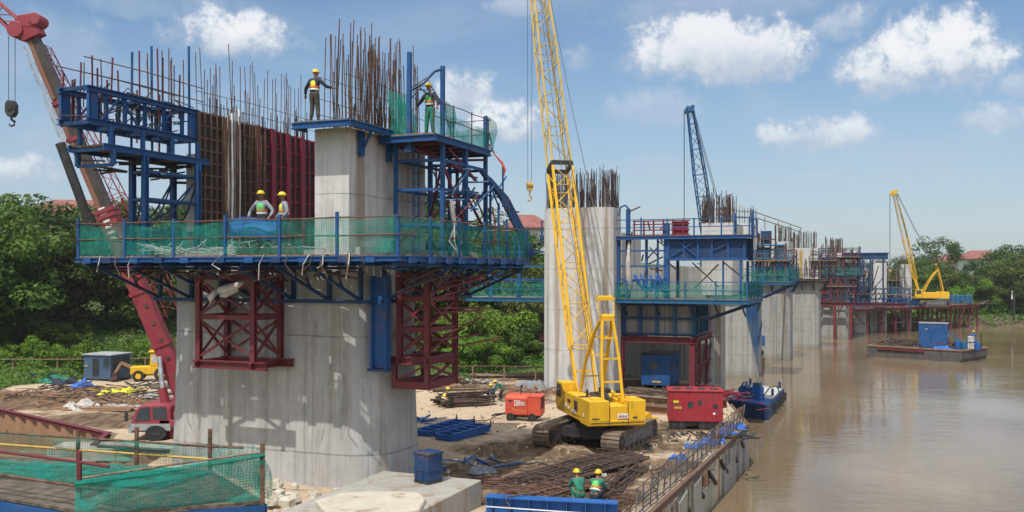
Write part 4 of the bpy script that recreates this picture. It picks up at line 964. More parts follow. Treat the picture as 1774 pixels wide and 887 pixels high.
    for k in (0, 1):
        v_, f_ = skin([tuple(ank[k]+V((0,0,.06))), tuple(ank[k]+V((0,-.02,-.02))), tuple(toe[k]+V((0,0,.0)))], [(0,1),(1,2)], [.055,.060,.045]); MB().add(v_, f_).build('boot', M['boot'], r, local=True, smooth=True)
    if vest:
        v_, f_ = skin([tuple(T(0,0,.06)), tuple(waist), tuple(chest), tuple(T(0,.01,.47))], [(0,1),(1,2),(2,3)], [.162,.158,.182,.115]); ve = MB().add(v_, f_).build('vest', M[vest], r, local=True, smooth=True)
        def band(c, axis_, rx, ry, h, nm, mk):
            zt = axis_.normalized(); xt = V((1,0,0)); yt = zt.cross(xt).normalized(); mb = MB(); rings = []
            for hh in (-h, h): rings.append([c + xt*(rx*math.cos(t*math.pi/10)) + yt*(ry*math.sin(t*math.pi/10)) + zt*hh for t in range(20)])
            mb.loft(rings).build(nm, M[mk], ve, local=True)
        band(T(0,0,.14), T(0,0,1)-pel, .178, .162, .028, 'reflective_band', 'silverband'); band(T(0,0,.22), T(0,0,1)-pel, .182, .166, .02, 'reflective_band', 'vestorange')
    hb = MB(); hc = head + V((0,0,.045))
    rings = []
    for rr, z in ((.118,.0),(.116,.018),(.104,.06),(.07,.098),(.02,.112)): rings.append([hc + yawM @ V((rr*.92*math.cos(t*math.pi/9), rr*1.1*math.sin(t*math.pi/9), z)) for t in range(18)])
    hb.loft(rings); rings = []
    for z in (-.006, .008): rings.append([hc + yawM @ V((.125*math.cos(t*math.pi/9), .135*math.sin(t*math.pi/9)+(.035 if 2 <= t <= 7 else 0), z)) for t in range(18)])
    hb.loft(rings).build('helmet', M['helmet'], r, local=True, smooth=True)
    if s != 1.0: r.scale = (s,)*3
    return r
def at1(v, u, z): return tuple(M1 @ Vector((v, u, z)))
person('worker in a yellow vest, back turned, standing by the tall bars on the pale web', at1(.28,-.42,11.93), R(-25), 'stand', 'navy', 'khaki', 'vest', .97, ((-.22,.02,-.26),(-.34,.16,-.44),(.24,.10,-.24),(.38,.26,-.26)))
person('worker in green overalls and yellow helmet on the netted top deck of the right scaffold', at1(2.95,2.55,11.72), R(150), 'stand', 'navy', 'greencloth', 'vestgreen', 1.02, ((-.2,.04,-.27),(-.26,.16,-.46),(.22,.02,-.26),(.30,.14,-.42)))
person('worker with grey shirt and vest behind the front net, left of the pair', at1(-.75,-1.75,7.86), R(160), 'stand', 'greycloth', 'navy', 'vestgreen', 1.0)
person('worker with bowed helmet behind the front net, right of the pair', at1(-.02,-1.6,7.86), R(120), 'stand', 'greycloth', 'navy', 'vest', .97, None, None, -.3)

pk = MB(M1)
for k in range(4): pk.bx(-1.4+.45*k,-1.0+.45*k,-2.25,-1.1,7.61,7.84-.004*k)
tag(pk.build('timber_stack', M['wood']), 'low stack of timbers on the platform under the two workers behind the net', 'timber')
# ============================================================ CRANES
def lattice(mb, A, B, wa, wb, da, db, side, n, rc, rl, lace=True):
    """four tapering chords with zigzag lacing from A to B; side = width direction"""
    A = Vector(A); B = Vector(B); d = (B-A).normalized(); sx = Vector(side).normalized(); sy = d.cross(sx).normalized()
    def corner(t, i): 
        w = wa+(wb-wa)*t; h = da+(db-da)*t; q = ((-1,-1),(1,-1),(1,1),(-1,1))[i]
        return A.lerp(B, t) + sx*(q[0]*w/2) + sy*(q[1]*h/2)
    for i in range(4): mb.tube(corner(0,i), corner(1,i), rc, 6)
    if lace:
        for k in range(n):
            for i in range(4):
                j = (i+1) % 4; t0, t1 = k/n, (k+1)/n
                a, b = (corner(t0,i), corner(t1,j)) if k % 2 else (corner(t0,j), corner(t1,i)); mb.tube(a, b, rl, 4)
            if k % 2 == 0:
                for i in range(4): mb.tube(corner(k/n,i), corner(k/n,(i+1) % 4), rl, 4)
def crawler(name, label, loc, head, track_rot, boom_len, elev, bw, collar, col, col2, hook_drop, scale=1.0, detail=True, head_pulley='yellow', marks=False):
    """a lattice-boom crawler crane in its own space: +Y is where the boom points"""
    r = thing(name, label, 'crane', loc, head)
    Y_ = M[col]; 
    # crawler tracks
    for sx in (-1, 1):
        Tm = Matrix.Rotation(track_rot, 4, 'Z') @ Matrix.Translation((sx*1.5, 0, 0))
        prof = []
        for k in range(9): a = R(90+180*k/8); prof.append((-1.85+.40*math.cos(a), .42+.40*math.sin(a)))
        for k in range(9): a = R(-90+180*k/8); prof.append((1.85+.36*math.cos(a), .42+.40*math.sin(a)-.02))
        run = []
        for (a, b), (c, d) in zip(prof, prof[1:]+prof[:1]):
            L = math.hypot(c-a, d-b); m_ = max(1, round(L/.2)); run += [(a+(c-a)*i/m_, b+(d-b)*i/m_) for i in range(m_)]
        shoes = MB(Tm)
        shoes.loft([[(x, y*.93, (z-.42)*.9+.42) for y, z in run] for x in (-.33, .33)])
        for (a, b), (c, d) in zip(run, run[1:]+run[:1]):
            m_ = Vector((0,(a+c)/2,(b+d)/2)); t_ = Vector((0,c-a,d-b)); nn = Vector((0, t_.z, -t_.y)).normalized()
            if (m_-Vector((0, max(-1.85,min(1.85,m_.y)), .42))).dot(nn) < 0: nn = -nn
            L = t_.length*.84
            shoes.beam(m_+nn*.0+Vector((-.37,0,0)), m_+Vector((.37,0,0)), L, .075, up=nn)
        tr = shoes.build('crawler_track', M['track'], r, local=True)
        fr = MB(Tm); fr.bx(-.30*1 if sx < 0 else .345, -.345 if sx < 0 else .30, -1.7, 1.7, .27, .60) if False else fr.bx(-.36, .36, -1.62, 1.62, .22, .62)
        fr.build('track_frame', M['steel'], tr, local=True)
        wh = MB(Tm)
        for y in (-1.86, 1.86): wh.tube((-.37,y,.42),(.37,y,.42), .27, 14); wh.tube((-.40,y,.42),(.40,y,.42), .09, 8)
        for k in range(6): y = -1.3+.52*k; wh.tube((-.365,y,.17),(.365,y,.17), .10, 10)
        wh.build('roller', M['darksteel'], tr, local=True)
    cb = MB(Matrix.Rotation(track_rot, 4, 'Z')); cb.bx(-1.2, 1.2, -.9, -.35, .3, .7).bx(-1.2, 1.2, .35, .9, .3, .7).bx(-.75, .75, -.85, .85, .35, .85); cb.lathe([(.0,.84),(.78,.84),(.78,1.08),(0,1.08)], 20); cb.build('undercarriage', M['darksteel'], r, local=True)
    # upper works
    lo = MB(); lo.prism([(-1.12,-2.5,1.1),(1.12,-2.5,1.1),(1.12,1.3,1.1),(.9,2.1,1.12),(-1.12,2.1,1.12)], (0,0,.16)); lo.build('deck_frame', Y_, r, local=True, bevel=.02)
    MB().prism([(-1.14,-1.35,1.262),(-.36,-1.35,1.262),(-.36,1.05,1.262),(-1.14,1.05,1.262)], (0,0,.72)).build('engine_house', Y_, r, local=True, bevel=.03)
    MB().bx(.36,1.14,-1.35,1.5,1.262,1.95).build('engine_house', Y_, r, local=True, bevel=.03)
    MB().prism([(-1.15,-2.55,1.1),(1.15,-2.55,1.1),(1.15,-2.4,1.06),(1.15,-1.37,1.06),(-1.15,-1.37,1.06),(-1.15,-2.4,1.06)], (0,0,.2)).bx(-1.15,-.34,-2.56,-1.36,1.262,2.05).bx(.42,1.15,-2.56,-1.36,1.262,2.05).bx(-.338,.418,-2.5,-1.4,1.262,1.84).build('counterweight', Y_, r, local=True, bevel=.025)
    if detail:
        mb = MB(); mb.tube((-.36,-.3,1.75),(.36,-.3,1.75),.32,16).tube((-.36,.6,1.65),(.36,.6,1.65),.28,16); mb.build('winch_drum', M['darksteel'], r, local=True)
        for k, y in enumerate((-1.0,-.2,.5)): MB().bx(-1.152,-1.14,y,y+.45,1.45,1.85).build('louvre_panel', Y_ if k else M['darksteel'], r, local=True)
        for nm, mk, sh in (('step_tread','darksteel',[(-1.0,-.46,-1.2,-.6,1.984,2.01)]),('hatch',col,[(.5,.95,-1.0,-.5,1.952,2.06)]),('hatch',col,[(.55,1.0,-2.3,-1.7,2.052,2.10)]),('hatch',col,[(-.9,-.5,-2.2,-1.6,2.052,2.10)]),('tool_box','darksteel',[(.45,.8,.5,1.1,1.952,2.12)])):
            for q in sh: MB().bx(*q).build(nm, M[mk], r, local=True, bevel=.01)
        MB().tube((-.7,-.9,1.97),(-.7,-.9,2.3),.05,8).build('exhaust', M['darksteel'], r, local=True); MB().tube((.9,-.1,1.94),(.9,-.1,2.14),.09,8).build('air_filter', M['darksteel'], r, local=True)
        for k in range(3): MB().path([(-.2+.2*k,-1.0,1.7),(-.15+.15*k,-.6,2.1+.05*k),(-.1+.1*k,.4,2.0),(.0,.9,1.7)], .025, 5).build('hose', M['rubber'], r, local=True)
        MB().bx(-1.10,1.10,-2.575,-2.562,1.20,1.225).bx(-.345,-.33,-2.575,-2.562,1.1,2.05).bx(.425,.44,-2.575,-2.562,1.1,2.05).build('seam_strip', M['darksteel'], r, local=True)
        MB().bx(-1.05,-.75,-2.576,-2.562,1.36,1.40).bx(.62,.8,-2.576,-2.562,1.36,1.42).build('vent_slot', M['darksteel'], r, local=True)
        mb = MB()
        for (y0, y1) in ((-1.9,1.0),): mb.tube((-1.13,y0,2.0),(-1.13,y1,2.02),.018,6)
        mb.build('grab_rail', Y_, r, local=True)
    if marks:
        # white plate with red figures on the counterweight, lettering on the side
        pl = MB().bx(-.02,.42,-2.572,-2.562,1.36,1.55).build('sign_plate', M['white'], r, local=True)
        mb = MB()
        for k in range(6): x = .03+.06*k; mb.bx(x,x+.04,-2.576,-2.5725,1.39,1.47+.03*(k % 2))
        mb.build('lettering', M['cranered'], pl, local=True)
        mb = MB()
        for k, (y, w, z, h) in enumerate(((-1.9,.16,1.36,.15),(-.75,.5,1.32,.12),(.0,.3,1.40,.10),(.42,.28,1.42,.16))): mb.bx(-1.163,-1.153,y,y+w,z,z+h)
        mb.build('lettering', M['white'], r, local=True)
        MB().bx(-1.164,-1.153,-.1,.32,1.66,1.8).build('name_plate', M['darksteel'], r, local=True)
        mb = MB()
        for k in range(5): y = -.73+.09*k; mb.bx(-1.166,-1.1632,y,y+.05,1.34,1.42)
        mb.build('lettering', M['steel'], r, local=True)
    cab = MB(); cab.prism([(-1.16,1.1,1.262),(-1.16,2.05,1.262),(-1.16,2.15,1.7),(-1.16,1.95,2.36),(-1.16,1.1,2.36)], (.62,0,0)); co_ = cab.build('cab', Y_, r, local=True, bevel=.03)
    MB().prism([(-1.175,1.28,1.72),(-1.175,1.98,1.72),(-1.175,1.88,2.27),(-1.175,1.28,2.27)], (.012,0,0)).build('window', M['glass'], co_, local=True)
    MB().prism([(-1.1,2.165,1.72),(-.6,2.165,1.72),(-.6,1.985,2.28),(-1.1,1.985,2.28)], (0,.012,.004)).build('window', M['glass'], co_, local=True)
    # boom
    e = R(elev); D = Vector((0, math.cos(e), math.sin(e))); foot = Vector((0, 1.3, 1.72)); sd = (1,0,0)
    bo = MB()
    c1 = collar; nse = lambda L: max(4, int(L/(bw*.95)))
    a0, a1, a2 = foot, foot+D*2.2, foot+D*(c1*.985)
    for sx in (-1, 1): bo.beam(foot+Vector((sx*.42,0,0)), a1+Vector((sx*bw*.5,0,0)), .11, .16)
    bo.beam(foot+Vector((-.55,0,0)), foot+Vector((.55,0,0)), .16); bo.beam(foot+D*1.1+Vector((-.46,0,0)), foot+D*1.1+Vector((.46,0,0)), .08)
    lattice(bo, a1, a2, bw*.98, bw, bw*.5, bw*.95, sd, nse(c1-2.2), .062*bw+.012, .022*bw)
    boom = bo.build('boom', Y_, r, local=True)
    cl = MB(); q = foot+D*c1; px_ = Vector((bw*.5,0,0)); py_ = D.cross(Vector((1,0,0)))*(bw*.48)
    for a, b in ((-px_-py_, px_-py_), (px_-py_, px_+py_), (px_+py_, -px_+py_), (-px_+py_, -px_-py_)): cl.beam(q+a, q+b, .13, .2)
    cl.build('boom_joint', M['darksteel'] if col == 'yellow' and detail else Y_, boom, local=True)
    b2 = MB(); top = foot+D*boom_len; mid2 = foot+D*(boom_len*.72 if boom_len*.72 > c1+1 else (c1+boom_len)/2)
    lattice(b2, foot+D*(c1*1.008), mid2, bw*.95, bw*.92, bw*.92, bw*.88, sd, nse((mid2-q).length), .05*bw+.008, .020*bw)
    lattice(b2, mid2, top, bw*.92, bw*.55, bw*.88, bw*.45, sd, nse((top-mid2).length), .055*bw+.008, .022*bw)
    b2.build('upper_boom', M[col2], boom, local=True)
    hd = MB(); hd.bx(-bw*.34, bw*.34, top.y-.25, top.y+.35, top.z-.1, top.z+.25)
    for sx in (-.16, .16): hd.tube((sx*bw-.05, top.y+.35, top.z+.0),(sx*bw+.05, top.y+.35, top.z+.0), .28, 14); hd.tube((sx*bw-.05, top.y-.2, top.z+.4),(sx*bw+.05, top.y-.2, top.z+.4), .2, 12)
    hd.beam((-bw*.3,top.y-.3,top.z+.1),(-bw*.3,top.y+.4,top.z+.4),.08,.2).beam((bw*.3,top.y-.3,top.z+.1),(bw*.3,top.y+.4,top.z+.4),.08,.2)
    hd.build('boom_head', Y_, boom, local=True)
    # gantry
    gt = MB(); gtop = Vector((0,-1.35,5.15))
    for sx in (-1, 1):
        gt.path([(sx*.42,-2.0,1.9),(sx*.36,-1.7,3.6),(sx*.22,-1.35,5.15)], .065, 7)
        gt.path([(sx*.48,.75,1.9),(sx*.46,.1,3.3),(sx*.34,-.75,4.6),(sx*.24,-1.2,5.1)], .07, 7)
    for t_, y1, y2 in ((2.7,-1.85,.35),(3.6,-1.70,-.05),(4.4,-1.53,-.6)):
        gt.beam((-.36,y1,t_),(.36,y1,t_),.07); gt.beam((-.42,y2,t_),(.42,y2,t_),.06)
    gt.bx(-.28,.28,-1.42,-1.18,5.08,5.2); gt.tube((-.24,-1.3,5.24),(.24,-1.3,5.24),.11,12)
    gt.build('gantry', Y_, r, local=True)
    br = Vector((0,-1.05,5.95)); bm_ = MB(); bm_.bx(-.40,.40,br.y-.08,br.y+.08,br.z-.06,br.z+.06); bm_.beam((-.3,-1.3,5.25),(-.36,br.y,br.z),.035).beam((.3,-1.3,5.25),(.36,br.y,br.z),.035).tube((-.3,br.y,br.z+.07),(.3,br.y,br.z+.07),.06,10); bm_.build('spreader_bar', Y_, r, local=True)
    pr = .016 if detail else .03
    for sx in (-1, 1):
        mb = MB(); mb.path([br+Vector((sx*.36,0,.05)), br.lerp(top, .5)+Vector((sx*.3*bw,0,-.12)), top+Vector((sx*.22*bw,-.2,.4))], pr, 5); mb.build('pendant_rope', M['cable'], r, local=True)
        mb = MB(); mb.path([(sx*.12,-.3,1.95), foot+D*(boom_len*.5)+Vector((sx*.1,-.5*bw,0)), top+Vector((sx*.1,-.2,.3))], pr*.8, 4); mb.build('hoist_rope', M['cable'], r, local=True)
    hz = top.z-hook_drop; hx = top + Vector((0,.62,0))
    for sx in (-.13, .13): MB().tube((sx,hx.y,top.z),(sx*.8,hx.y,hz+.5),pr*.75,4).build('hoist_rope', M['cable'], r, local=True)
    hk = MB(); hk.bx(-.14,.14,hx.y-.1,hx.y+.1,hz+.1,hz+.55); hk.tube((-.16,hx.y,hz+.4),(.16,hx.y,hz+.4),.17,10); hk.path([(0,hx.y,hz+.1),(0,hx.y,hz-.15),(.12,hx.y,hz-.3),(.04,hx.y,hz-.45),(-.12,hx.y,hz-.38)], .045, 6); hk.build('hook_block', M['yellowworn' if col == 'yellow' else 'darksteel'], r, local=True)
    if scale != 1: r.scale = (scale,)*3
    return r
H1 = math.atan2(.23, .97)
crawler('crawler_crane', 'big yellow lattice-boom crawler crane standing on the muddy yard', (3.50,38.2,.04), H1, -math.atan2(.47,.88)-H1, 24.5, 68, .95, 11.05, 'yellow', 'yellowworn', 13.2, marks=True)
p = P(1608,520,140); p.z = 1.87
crawler('crawler_crane', 'small distant yellow crawler crane on the river trestle at right', tuple(p), R(82), R(20), 14.9, 77, .72, 8.0, 'yellow', 'yellowworn', 11.5, 1.05, detail=False)
p = P(1276,640,92)
crawler('crawler_crane', 'dark blue lattice-boom crane rising behind the second row of piers', (p.x,p.y,-1.3), R(88), R(0), 22.9, 81.8, 1.25, 12.0, 'craneblue', 'craneblue', 14.5, detail=False)
MB().bx(p.x-2.4,p.x+2.2,p.y-2.2,p.y+2.2,-2.3,-1.32).build('crane_pontoon', M['rustplate'])
tag(C.objects['crane_pontoon'], 'rusty flat pontoon under the dark blue crane, mostly hidden by piers', 'pontoon')

# ---- red telescopic crane at the left
M['boomgrey'] = painted('weathered_boom_paint', (0.060, 0.048, 0.042), worn=(0.24, 0.09, 0.06), amount=0.45)
base = P(312,668,40.0); tip = P(52,52,38.6)
mc = thing('telescopic_crane', 'old red telescopic crane with its boom raised behind the foreground pier', 'crane', (base.x-.5, 40.2, 0))
ax = (tip-base).normalized(); sw = Vector((0,1,0)); L_ = (tip-base).length; kk = base.lerp
up_ = ax.cross(Vector((0,1,0))).normalized()
def sect(t0, t1, w, h, name, mat, parent=mc):
    mb = MB(); a, b = kk(tip, t0), kk(tip, t1); mb.beam(a, b, h, w, up=sw)
    return mb
s1 = sect(-.04, .50, .58, .72, 'boom', 'cranered').build('boom', M['cranered'], mc, bevel=.05)
sect(.49, .80, .46, .54, '', '').build('middle_section', M['boomgrey'], s1, bevel=.04)
sect(.79, .985, .40, .46, '', '').build('top_section', M['boomgrey'], s1, bevel=.04)
for t_, h in ((.50,.82),(.485,.80),(.80,.64),(.70,.62),(.12,.80),(.27,.80)):
    MB().beam(kk(tip,t_-.004), kk(tip,t_+.006), h, .66 if t_ < .6 else .54, up=sw).build('collar', M['cranered'], s1)
for k in range(9): q = kk(tip, .03+.05*k); MB().beam(q-sw*.32-up_*.1, q-sw*.285-up_*.1, .14, .14, up=ax).build('bolt_plate', M['boomgrey'], s1)
for t0, t1, o_, w_ in ((.51,.795,.16,.20),(.81,.97,.13,.17)): MB().beam(kk(tip,t0)-sw*.245+up_*o_, kk(tip,t1)-sw*.215+up_*o_, w_, .03, up=sw).build('wear_strip', M['fadedtan'], s1)
mb = MB()      # pale lettering worn off the boom side
for k in range(6): q = kk(tip,.425+.016*k); mb.beam(q-sw*.295+up_*.05, q-sw*.291+up_*.05, .28, .13, up=ax)
mb.build('lettering', M['white'], s1)
hd = MB(); hd.beam(kk(tip,.975)-up_*.05, kk(tip,1.012), .8, .66, up=sw); hd.beam(tip+Vector((-.35,0,.25)), tip+Vector((.45,0,.38)), .55, .7, up=sw); hd.tube(tip+Vector((-.45,-.4,-.05)), tip+Vector((-.45,.4,-.05)), .34, 14); hd.tube(tip+Vector((.35,-.4,.38)), tip+Vector((.35,.4,.38)), .26, 12)
hd.build('boom_head', M['cranered'], mc, bevel=.03)
jb = MB(); lattice(jb, tip+Vector((-.5,0,.1)), P(-60,-35,38.6), .5, .4, .55, .4, (0,1,0), 5, .05, .022); jb.build('jib', M['cranered'], mc)
lj = MB(); a, b = P(78,82,39.4), P(300,545,41.0)
lattice(lj, a, b, .55, .75, .25, .85, (0,1,0), 22, .03, .014); lj.build('lattice_jib', M['cranered'], mc)
for k, dx in enumerate((0,.22)):
    MB().tube(P(40,80,38.4)+Vector((dx,0,0)), P(113,262,38.6)+Vector((dx*.7,0,0)), .045, 7).build('strut_rod', M['silver'], mc)
MB().tube(P(104,248,38.5), P(152,378,38.9), .20, 10).tube(P(150,372,38.9), P(182,440,39.2), .24, 10).build('strut_cylinder', M['darksteel'], mc)
lc = MB().tube(P(284,700,39.2), P(276,618,39.4), .10, 10).build('lift_rod', M['silver'], mc)
MB().tube(P(302,775,39.1), P(281,672,39.2), .19, 10).build('lift_cylinder', M['cranered'], mc)
for sx in (0,.28): 
    a = P(15+sx*40,62,38.6); MB().tube(a, P(15+sx*40,178,38.6), .014, 5).build('hoist_rope', M['cable'], mc)
hk = MB(); c_ = P(20,190,38.6); hk.loft([[c_+Vector((x*w,y*.16,z)) for x,y in ((-1,-1),(1,-1),(1,1),(-1,1))] for w,z in ((.12,.36),(.2,.2),(.2,-.12),(.09,-.3))]); hk.tube(c_+Vector((0,-.2,.08)), c_+Vector((0,.2,.08)), .13, 10); hk.path([c_+Vector(q) for q in ((0,0,-.28),(0,0,-.42),(.13,0,-.5),(.12,0,-.64),(-.02,0,-.69),(-.12,0,-.6))], [.05,.05,.055,.05,.04,.025], 7); hk.build('hook_block', M['darksteel'], mc)
# carrier and cab
cx0 = -16.0; KZ = Matrix.Diagonal((1, 1, .70, 1))
def K(): return MB(KZ)
K().bx(cx0+1.2, cx0+9, 38.7, 41.2, .75, 1.25).build('chassis', M['cranered'], mc, bevel=.03)
K().bx(cx0+1.75, cx0+5.2, 38.75, 41.0, 1.262, 1.75).build('engine_cover', M['cranered'], mc, bevel=.08)
cb = K(); cb.prism([(cx0+.0,38.7,.50),(cx0+1.72,38.7,.50),(cx0+1.72,38.7,2.05),(cx0+1.5,38.7,2.22),(cx0+.55,38.7,2.18),(cx0+.28,38.7,2.0),(cx0+.03,38.7,1.2)], (0,2.2,0)); cab_ = cb.build('cab', M['cranered'], mc, bevel=.09)
K().prism([(cx0+.20,38.68,1.22),(cx0+.82,38.68,1.22),(cx0+.82,38.68,2.0),(cx0+.44,38.68,1.98)], (0,.012,0)).build('window', M['glass'], cab_); K().prism([(cx0+.95,38.68,1.30),(cx0+1.55,38.68,1.30),(cx0+1.5,38.68,2.0),(cx0+.95,38.68,2.0)], (0,.012,0)).build('window', M['glass'], cab_)
K().prism([(cx0-.01,38.85,1.22),(cx0-.01,40.75,1.22),(cx0+.26,40.75,1.98),(cx0+.26,38.85,1.98)], (.02,0,0)).build('window', M['glass'], cab_)
K().bx(cx0-.08,cx0+.1,38.72,40.88,.45,.95).build('bumper', M['grey'], cab_); K().bx(cx0+.03,cx0+1.7,38.66,38.69,.62,1.02).build('lower_panel', M['grey'], cab_)
K().beam((cx0-.12,38.6,1.2),(cx0-.12,38.6,1.75),.14,.05).build('mirror', M['darksteel'], cab_)
for x in (1.1, 3.2, 5.6, 7.0):
    w_ = K().tube((cx0+x,38.62,.48),(cx0+x,39.0,.48),.44,18).build('wheel', M['rubber'], mc); K().tube((cx0+x,38.6,.48),(cx0+x,38.63,.48),.20,12).build('rim', M['darksteel'], w_)
MB().bx(cx0+3.4, cx0+5.4, 39.2, 40.9, 1.23, 2.6).build('turret', M['cranered'], mc, bevel=.05)
# ============================================================ THE ROW OF PIERS BEHIND
rg = random.Random(11)
def octa(hv, hu, c): return [(-hv+c,-hu),(hv-c,-hu),(hv,-hu+c),(hv,hu-c),(hv-c,hu),(-hv+c,hu),(-hv,hu-c),(-hv,-hu+c)]
def shaft(mb, hv, hu, c, z0, z1, cv=0, cu=0, flare=0.0):
    mb.loft([[(cv+x*(1+flare), cu+y*(1+flare), z0) for x, y in octa(hv,hu,c)], [(cv+x,cu+y,z1) for x, y in octa(hv,hu,c)]])
def box_railing(root, Mx, pts, z, h, n, mat, netm=None, nh=None, seed=0, rmat=None):
    """for platforms too far to tell single rails apart: posts and rails of one platform"""
    mb = MB(Mx); rl = MB(Mx); w = .05
    for a, b in zip(pts, pts[1:]):
        a = Vector((*a,0)); b = Vector((*b,0)); k_ = max(1, round((b-a).length/n))
        for i in range(k_+1):
            q = a.lerp(b, i/k_); MB(Mx).beam((q.x,q.y,z-.1),(q.x,q.y,z+h+.12*rg.random()), w*1.6).build('railing_post', mat, root) if i or a == Vector((*pts[0],0)) else None
        for f in (.5, .98): rl.beam((a.x,a.y,z+h*f),(b.x,b.y,z+h*f), w)
        if netm:
            d = b-a; nr = Vector((-d.y,d.x,0)).normalized()
            MB(Mx).sheet(lambda u, v: tuple(a.lerp(b,u)+nr*(.12*noise.noise(Vector((u*d.length,v*2,seed))))+Vector((0,0,z+.03+v*(nh or h*.85)*(1-.25*abs(noise.noise(Vector((u*d.length*.6,9,seed)))))))), max(4,int(d.length*2)), 4).build('safety_net', netm, root)
    rl.build('guard_rail', rmat or mat, root)
def clutter(Mx, v0, v1, u0, u1, z, n, mats, smax=.5):
    """loose pieces of steel and timber; returns nothing, builds one mesh per material"""
    for mt in mats:
        mb = MB(Mx)
        for k in range(n):
            v, u = rg.uniform(v0,v1), rg.uniform(u0,u1); a = rg.uniform(0,6.28); L = rg.uniform(.3,1)*smax*2
            mb.beam((v,u,z+.05+rg.random()*.25),(v+math.cos(a)*L,u+math.sin(a)*L,z+.05+rg.random()*.5), .05+.08*rg.random())
        yield mt, mb
# ---- second pier: tall bare octagonal shaft
M2 = frame(4.25, 55.6)
p2 = thing('bridge_pier', 'tall bare octagonal concrete pier behind the yellow crane with dark bars on top', 'bridge pier', (4.25,55.6,-.5))
mb = MB(M2); shaft(mb, 2.15, 1.35, .55, -1.0, 10.85, flare=.012); mb.build('shaft', M['conc2'], p2)
sp = []
for i in range(96):
    t_ = i/96*8; k = int(t_); f = t_-k; pl = octa(1.95,1.15,.5); a, b = pl[k], pl[(k+1) % 8]
    sp.append((a[0]+(b[0]-a[0])*f, a[1]+(b[1]-a[1])*f, 10.8, 13.05+rg.gauss(0,.12)))
bars(p2, M2, sp, M['rustdark'], r=.016, tilt=.006)
sp = [(rg.uniform(-1.9,1.9), rg.choice([-1,0,1])*1.0+rg.gauss(0,.08), 10.8, 11.7+rg.random()*.5) for i in range(70)]
sp += [(c+rg.gauss(0,.14), -.9+rg.gauss(0,.1), 10.8, 12.5+rg.gauss(0,.15)) for c in (-1.75,-1.6,.95,1.1,1.75) for _ in range(9)]
sp += [(rg.uniform(-1.95,1.95), rg.choice([-1.12,1.12])+rg.gauss(0,.03), 10.8, 12.95+rg.gauss(0,.15)) for i in range(70)]
tag(bars(p2, M2, sp, M['rustdark'], 'rebar_cage', r=.018, one=True), kind='stuff')
# ---- third pier on its red falsework
M3 = frame(10.56, 54.0)
o3 = lambda v, u, z: tuple(M3 @ Vector((v,u,z)))
ff = thing('falsework_frame', 'oxide red steel falsework frame standing at the yard end under the blue formwork', 'falsework', o3(-4,2,0))
for v in (-8,-4.3,0):
    for u in (0,6.4): MB(M3).ib((v,u,-.1),(v,u,2.9),.34,.34,.04,up=(0,1,0)).build('leg', M['red'], ff)
for u in (0,6.4): MB(M3).ib((-9.5,u,3.05),(.3,u,3.05),.3,.36,.04).build('main_beam', M['red'], ff)
for v in (-8,-4.3,0): MB(M3).ib((v,-.25,3.04),(v,6.7,3.04),.28,.33,.04).build('cross_beam', M['red'], ff)
for u in (2.1,4.3): MB(M3).ib((0,u,-.1),(0,u,2.88),.16,.16,.03,up=(0,1,0)).build('post', M['red'], ff)
for a, b in (((0,.1,.2),(0,2.1,1.4)),((0,2.1,.2),(0,.1,1.4)),((0,.1,1.5),(0,2.1,2.8)),((0,2.1,1.5),(0,.1,2.8)),((0,2.2,.2),(0,4.3,2.8)),((0,4.4,.2),(0,6.3,2.8)),((0,.1,1.45),(0,6.3,1.45)),((-8,.1,.2),(-8,6.3,2.7)),((0,.2,.1),(0,6.3,.12))): MB(M3).beam(a, b, .08).build('brace', M['red'], ff)
p3 = thing('bridge_pier', 'pale concrete pier webs half hidden by blue formwork at the end of the yard', 'bridge pier', o3(-3,6,-2))
mb = MB(M3); shaft(mb, 3.9, 1.5, .5, -3, 7.4, -3.4, 7.5); mb.build('shaft', M['conc3'], p3)
MB(M3).bx(-.35,1.6,4.6,9,5.6,10.15).build('web', M['conc2'], p3); MB(M3).bx(-6.7,-5.4,4.0,9,5.6,9.6).build('web', M['conc2'], p3)
sp = [(rg.uniform(-.3,1.55), rg.choice([4.7,5.6,7.5,8.8])+rg.gauss(0,.1), 10.1, 11.95+rg.gauss(0,.2)) for i in range(55)]
bars(p3, M3, sp, M['rustdark'], r=.022, tilt=.008)
tag(bars(p3, M3, [(rg.choice([.2,1.3,-.2])+rg.gauss(0,.1), 4.8+rg.gauss(0,.15), 10.1, 11.5+rg.gauss(0,.4)) for i in range(40)], M['rustdark'], 'rebar_cage', r=.026, one=True), kind='stuff')
lf = thing('box_formwork', 'grey-blue boxed formwork with blue stiffeners sitting on the red falsework', 'formwork', o3(-4,2,3.3))
MB(M3).bx(-8.6,-.1,.45,4.2,3.24,5.3).build('box', M['conc3'], lf)
for v in (-8,-6.9,-5.5,-4.2,-3.2,-2.2,-1.1,-.05): MB(M3).ib((v,.3,3.24),(v,.3,5.3),.16,.24,.03,up=(0,1,0)).build('stiffener', M['tealblue' if v > -3 else 'blue'], lf)
for u in (1.2,2.2,3.3,4.2): MB(M3).ib((.05,u,3.24),(.05,u,5.3),.16,.2,.03,up=(1,0,0)).build('stiffener', M['tealblue'], lf)
for z in (3.35,4.3,5.1): MB(M3).beam((-8.6,.2,z),(.2,.2,z),.1,.12).build('waler', M['blue2'], lf); MB(M3).beam((.12,.2,z),(.12,4.3,z),.1,.12).build('waler', M['blue2'], lf)
for v in (-5.9,-4.7): MB(M3).beam((v,.05,3.3),(v,.05,4.8),.09).build('ladder_rail', M['red'], lf)
pd = thing('work_platform', 'blue netted platform around the pier at the yard end, two levels above the red falsework', 'work platform', o3(-4,0,5.3))
MB(M3).bx(-14,3.3,-1.3,1.2,5.44,5.5).bx(.4,3.3,1.21,5,5.44,5.5).build('deck', M['wood'], pd)
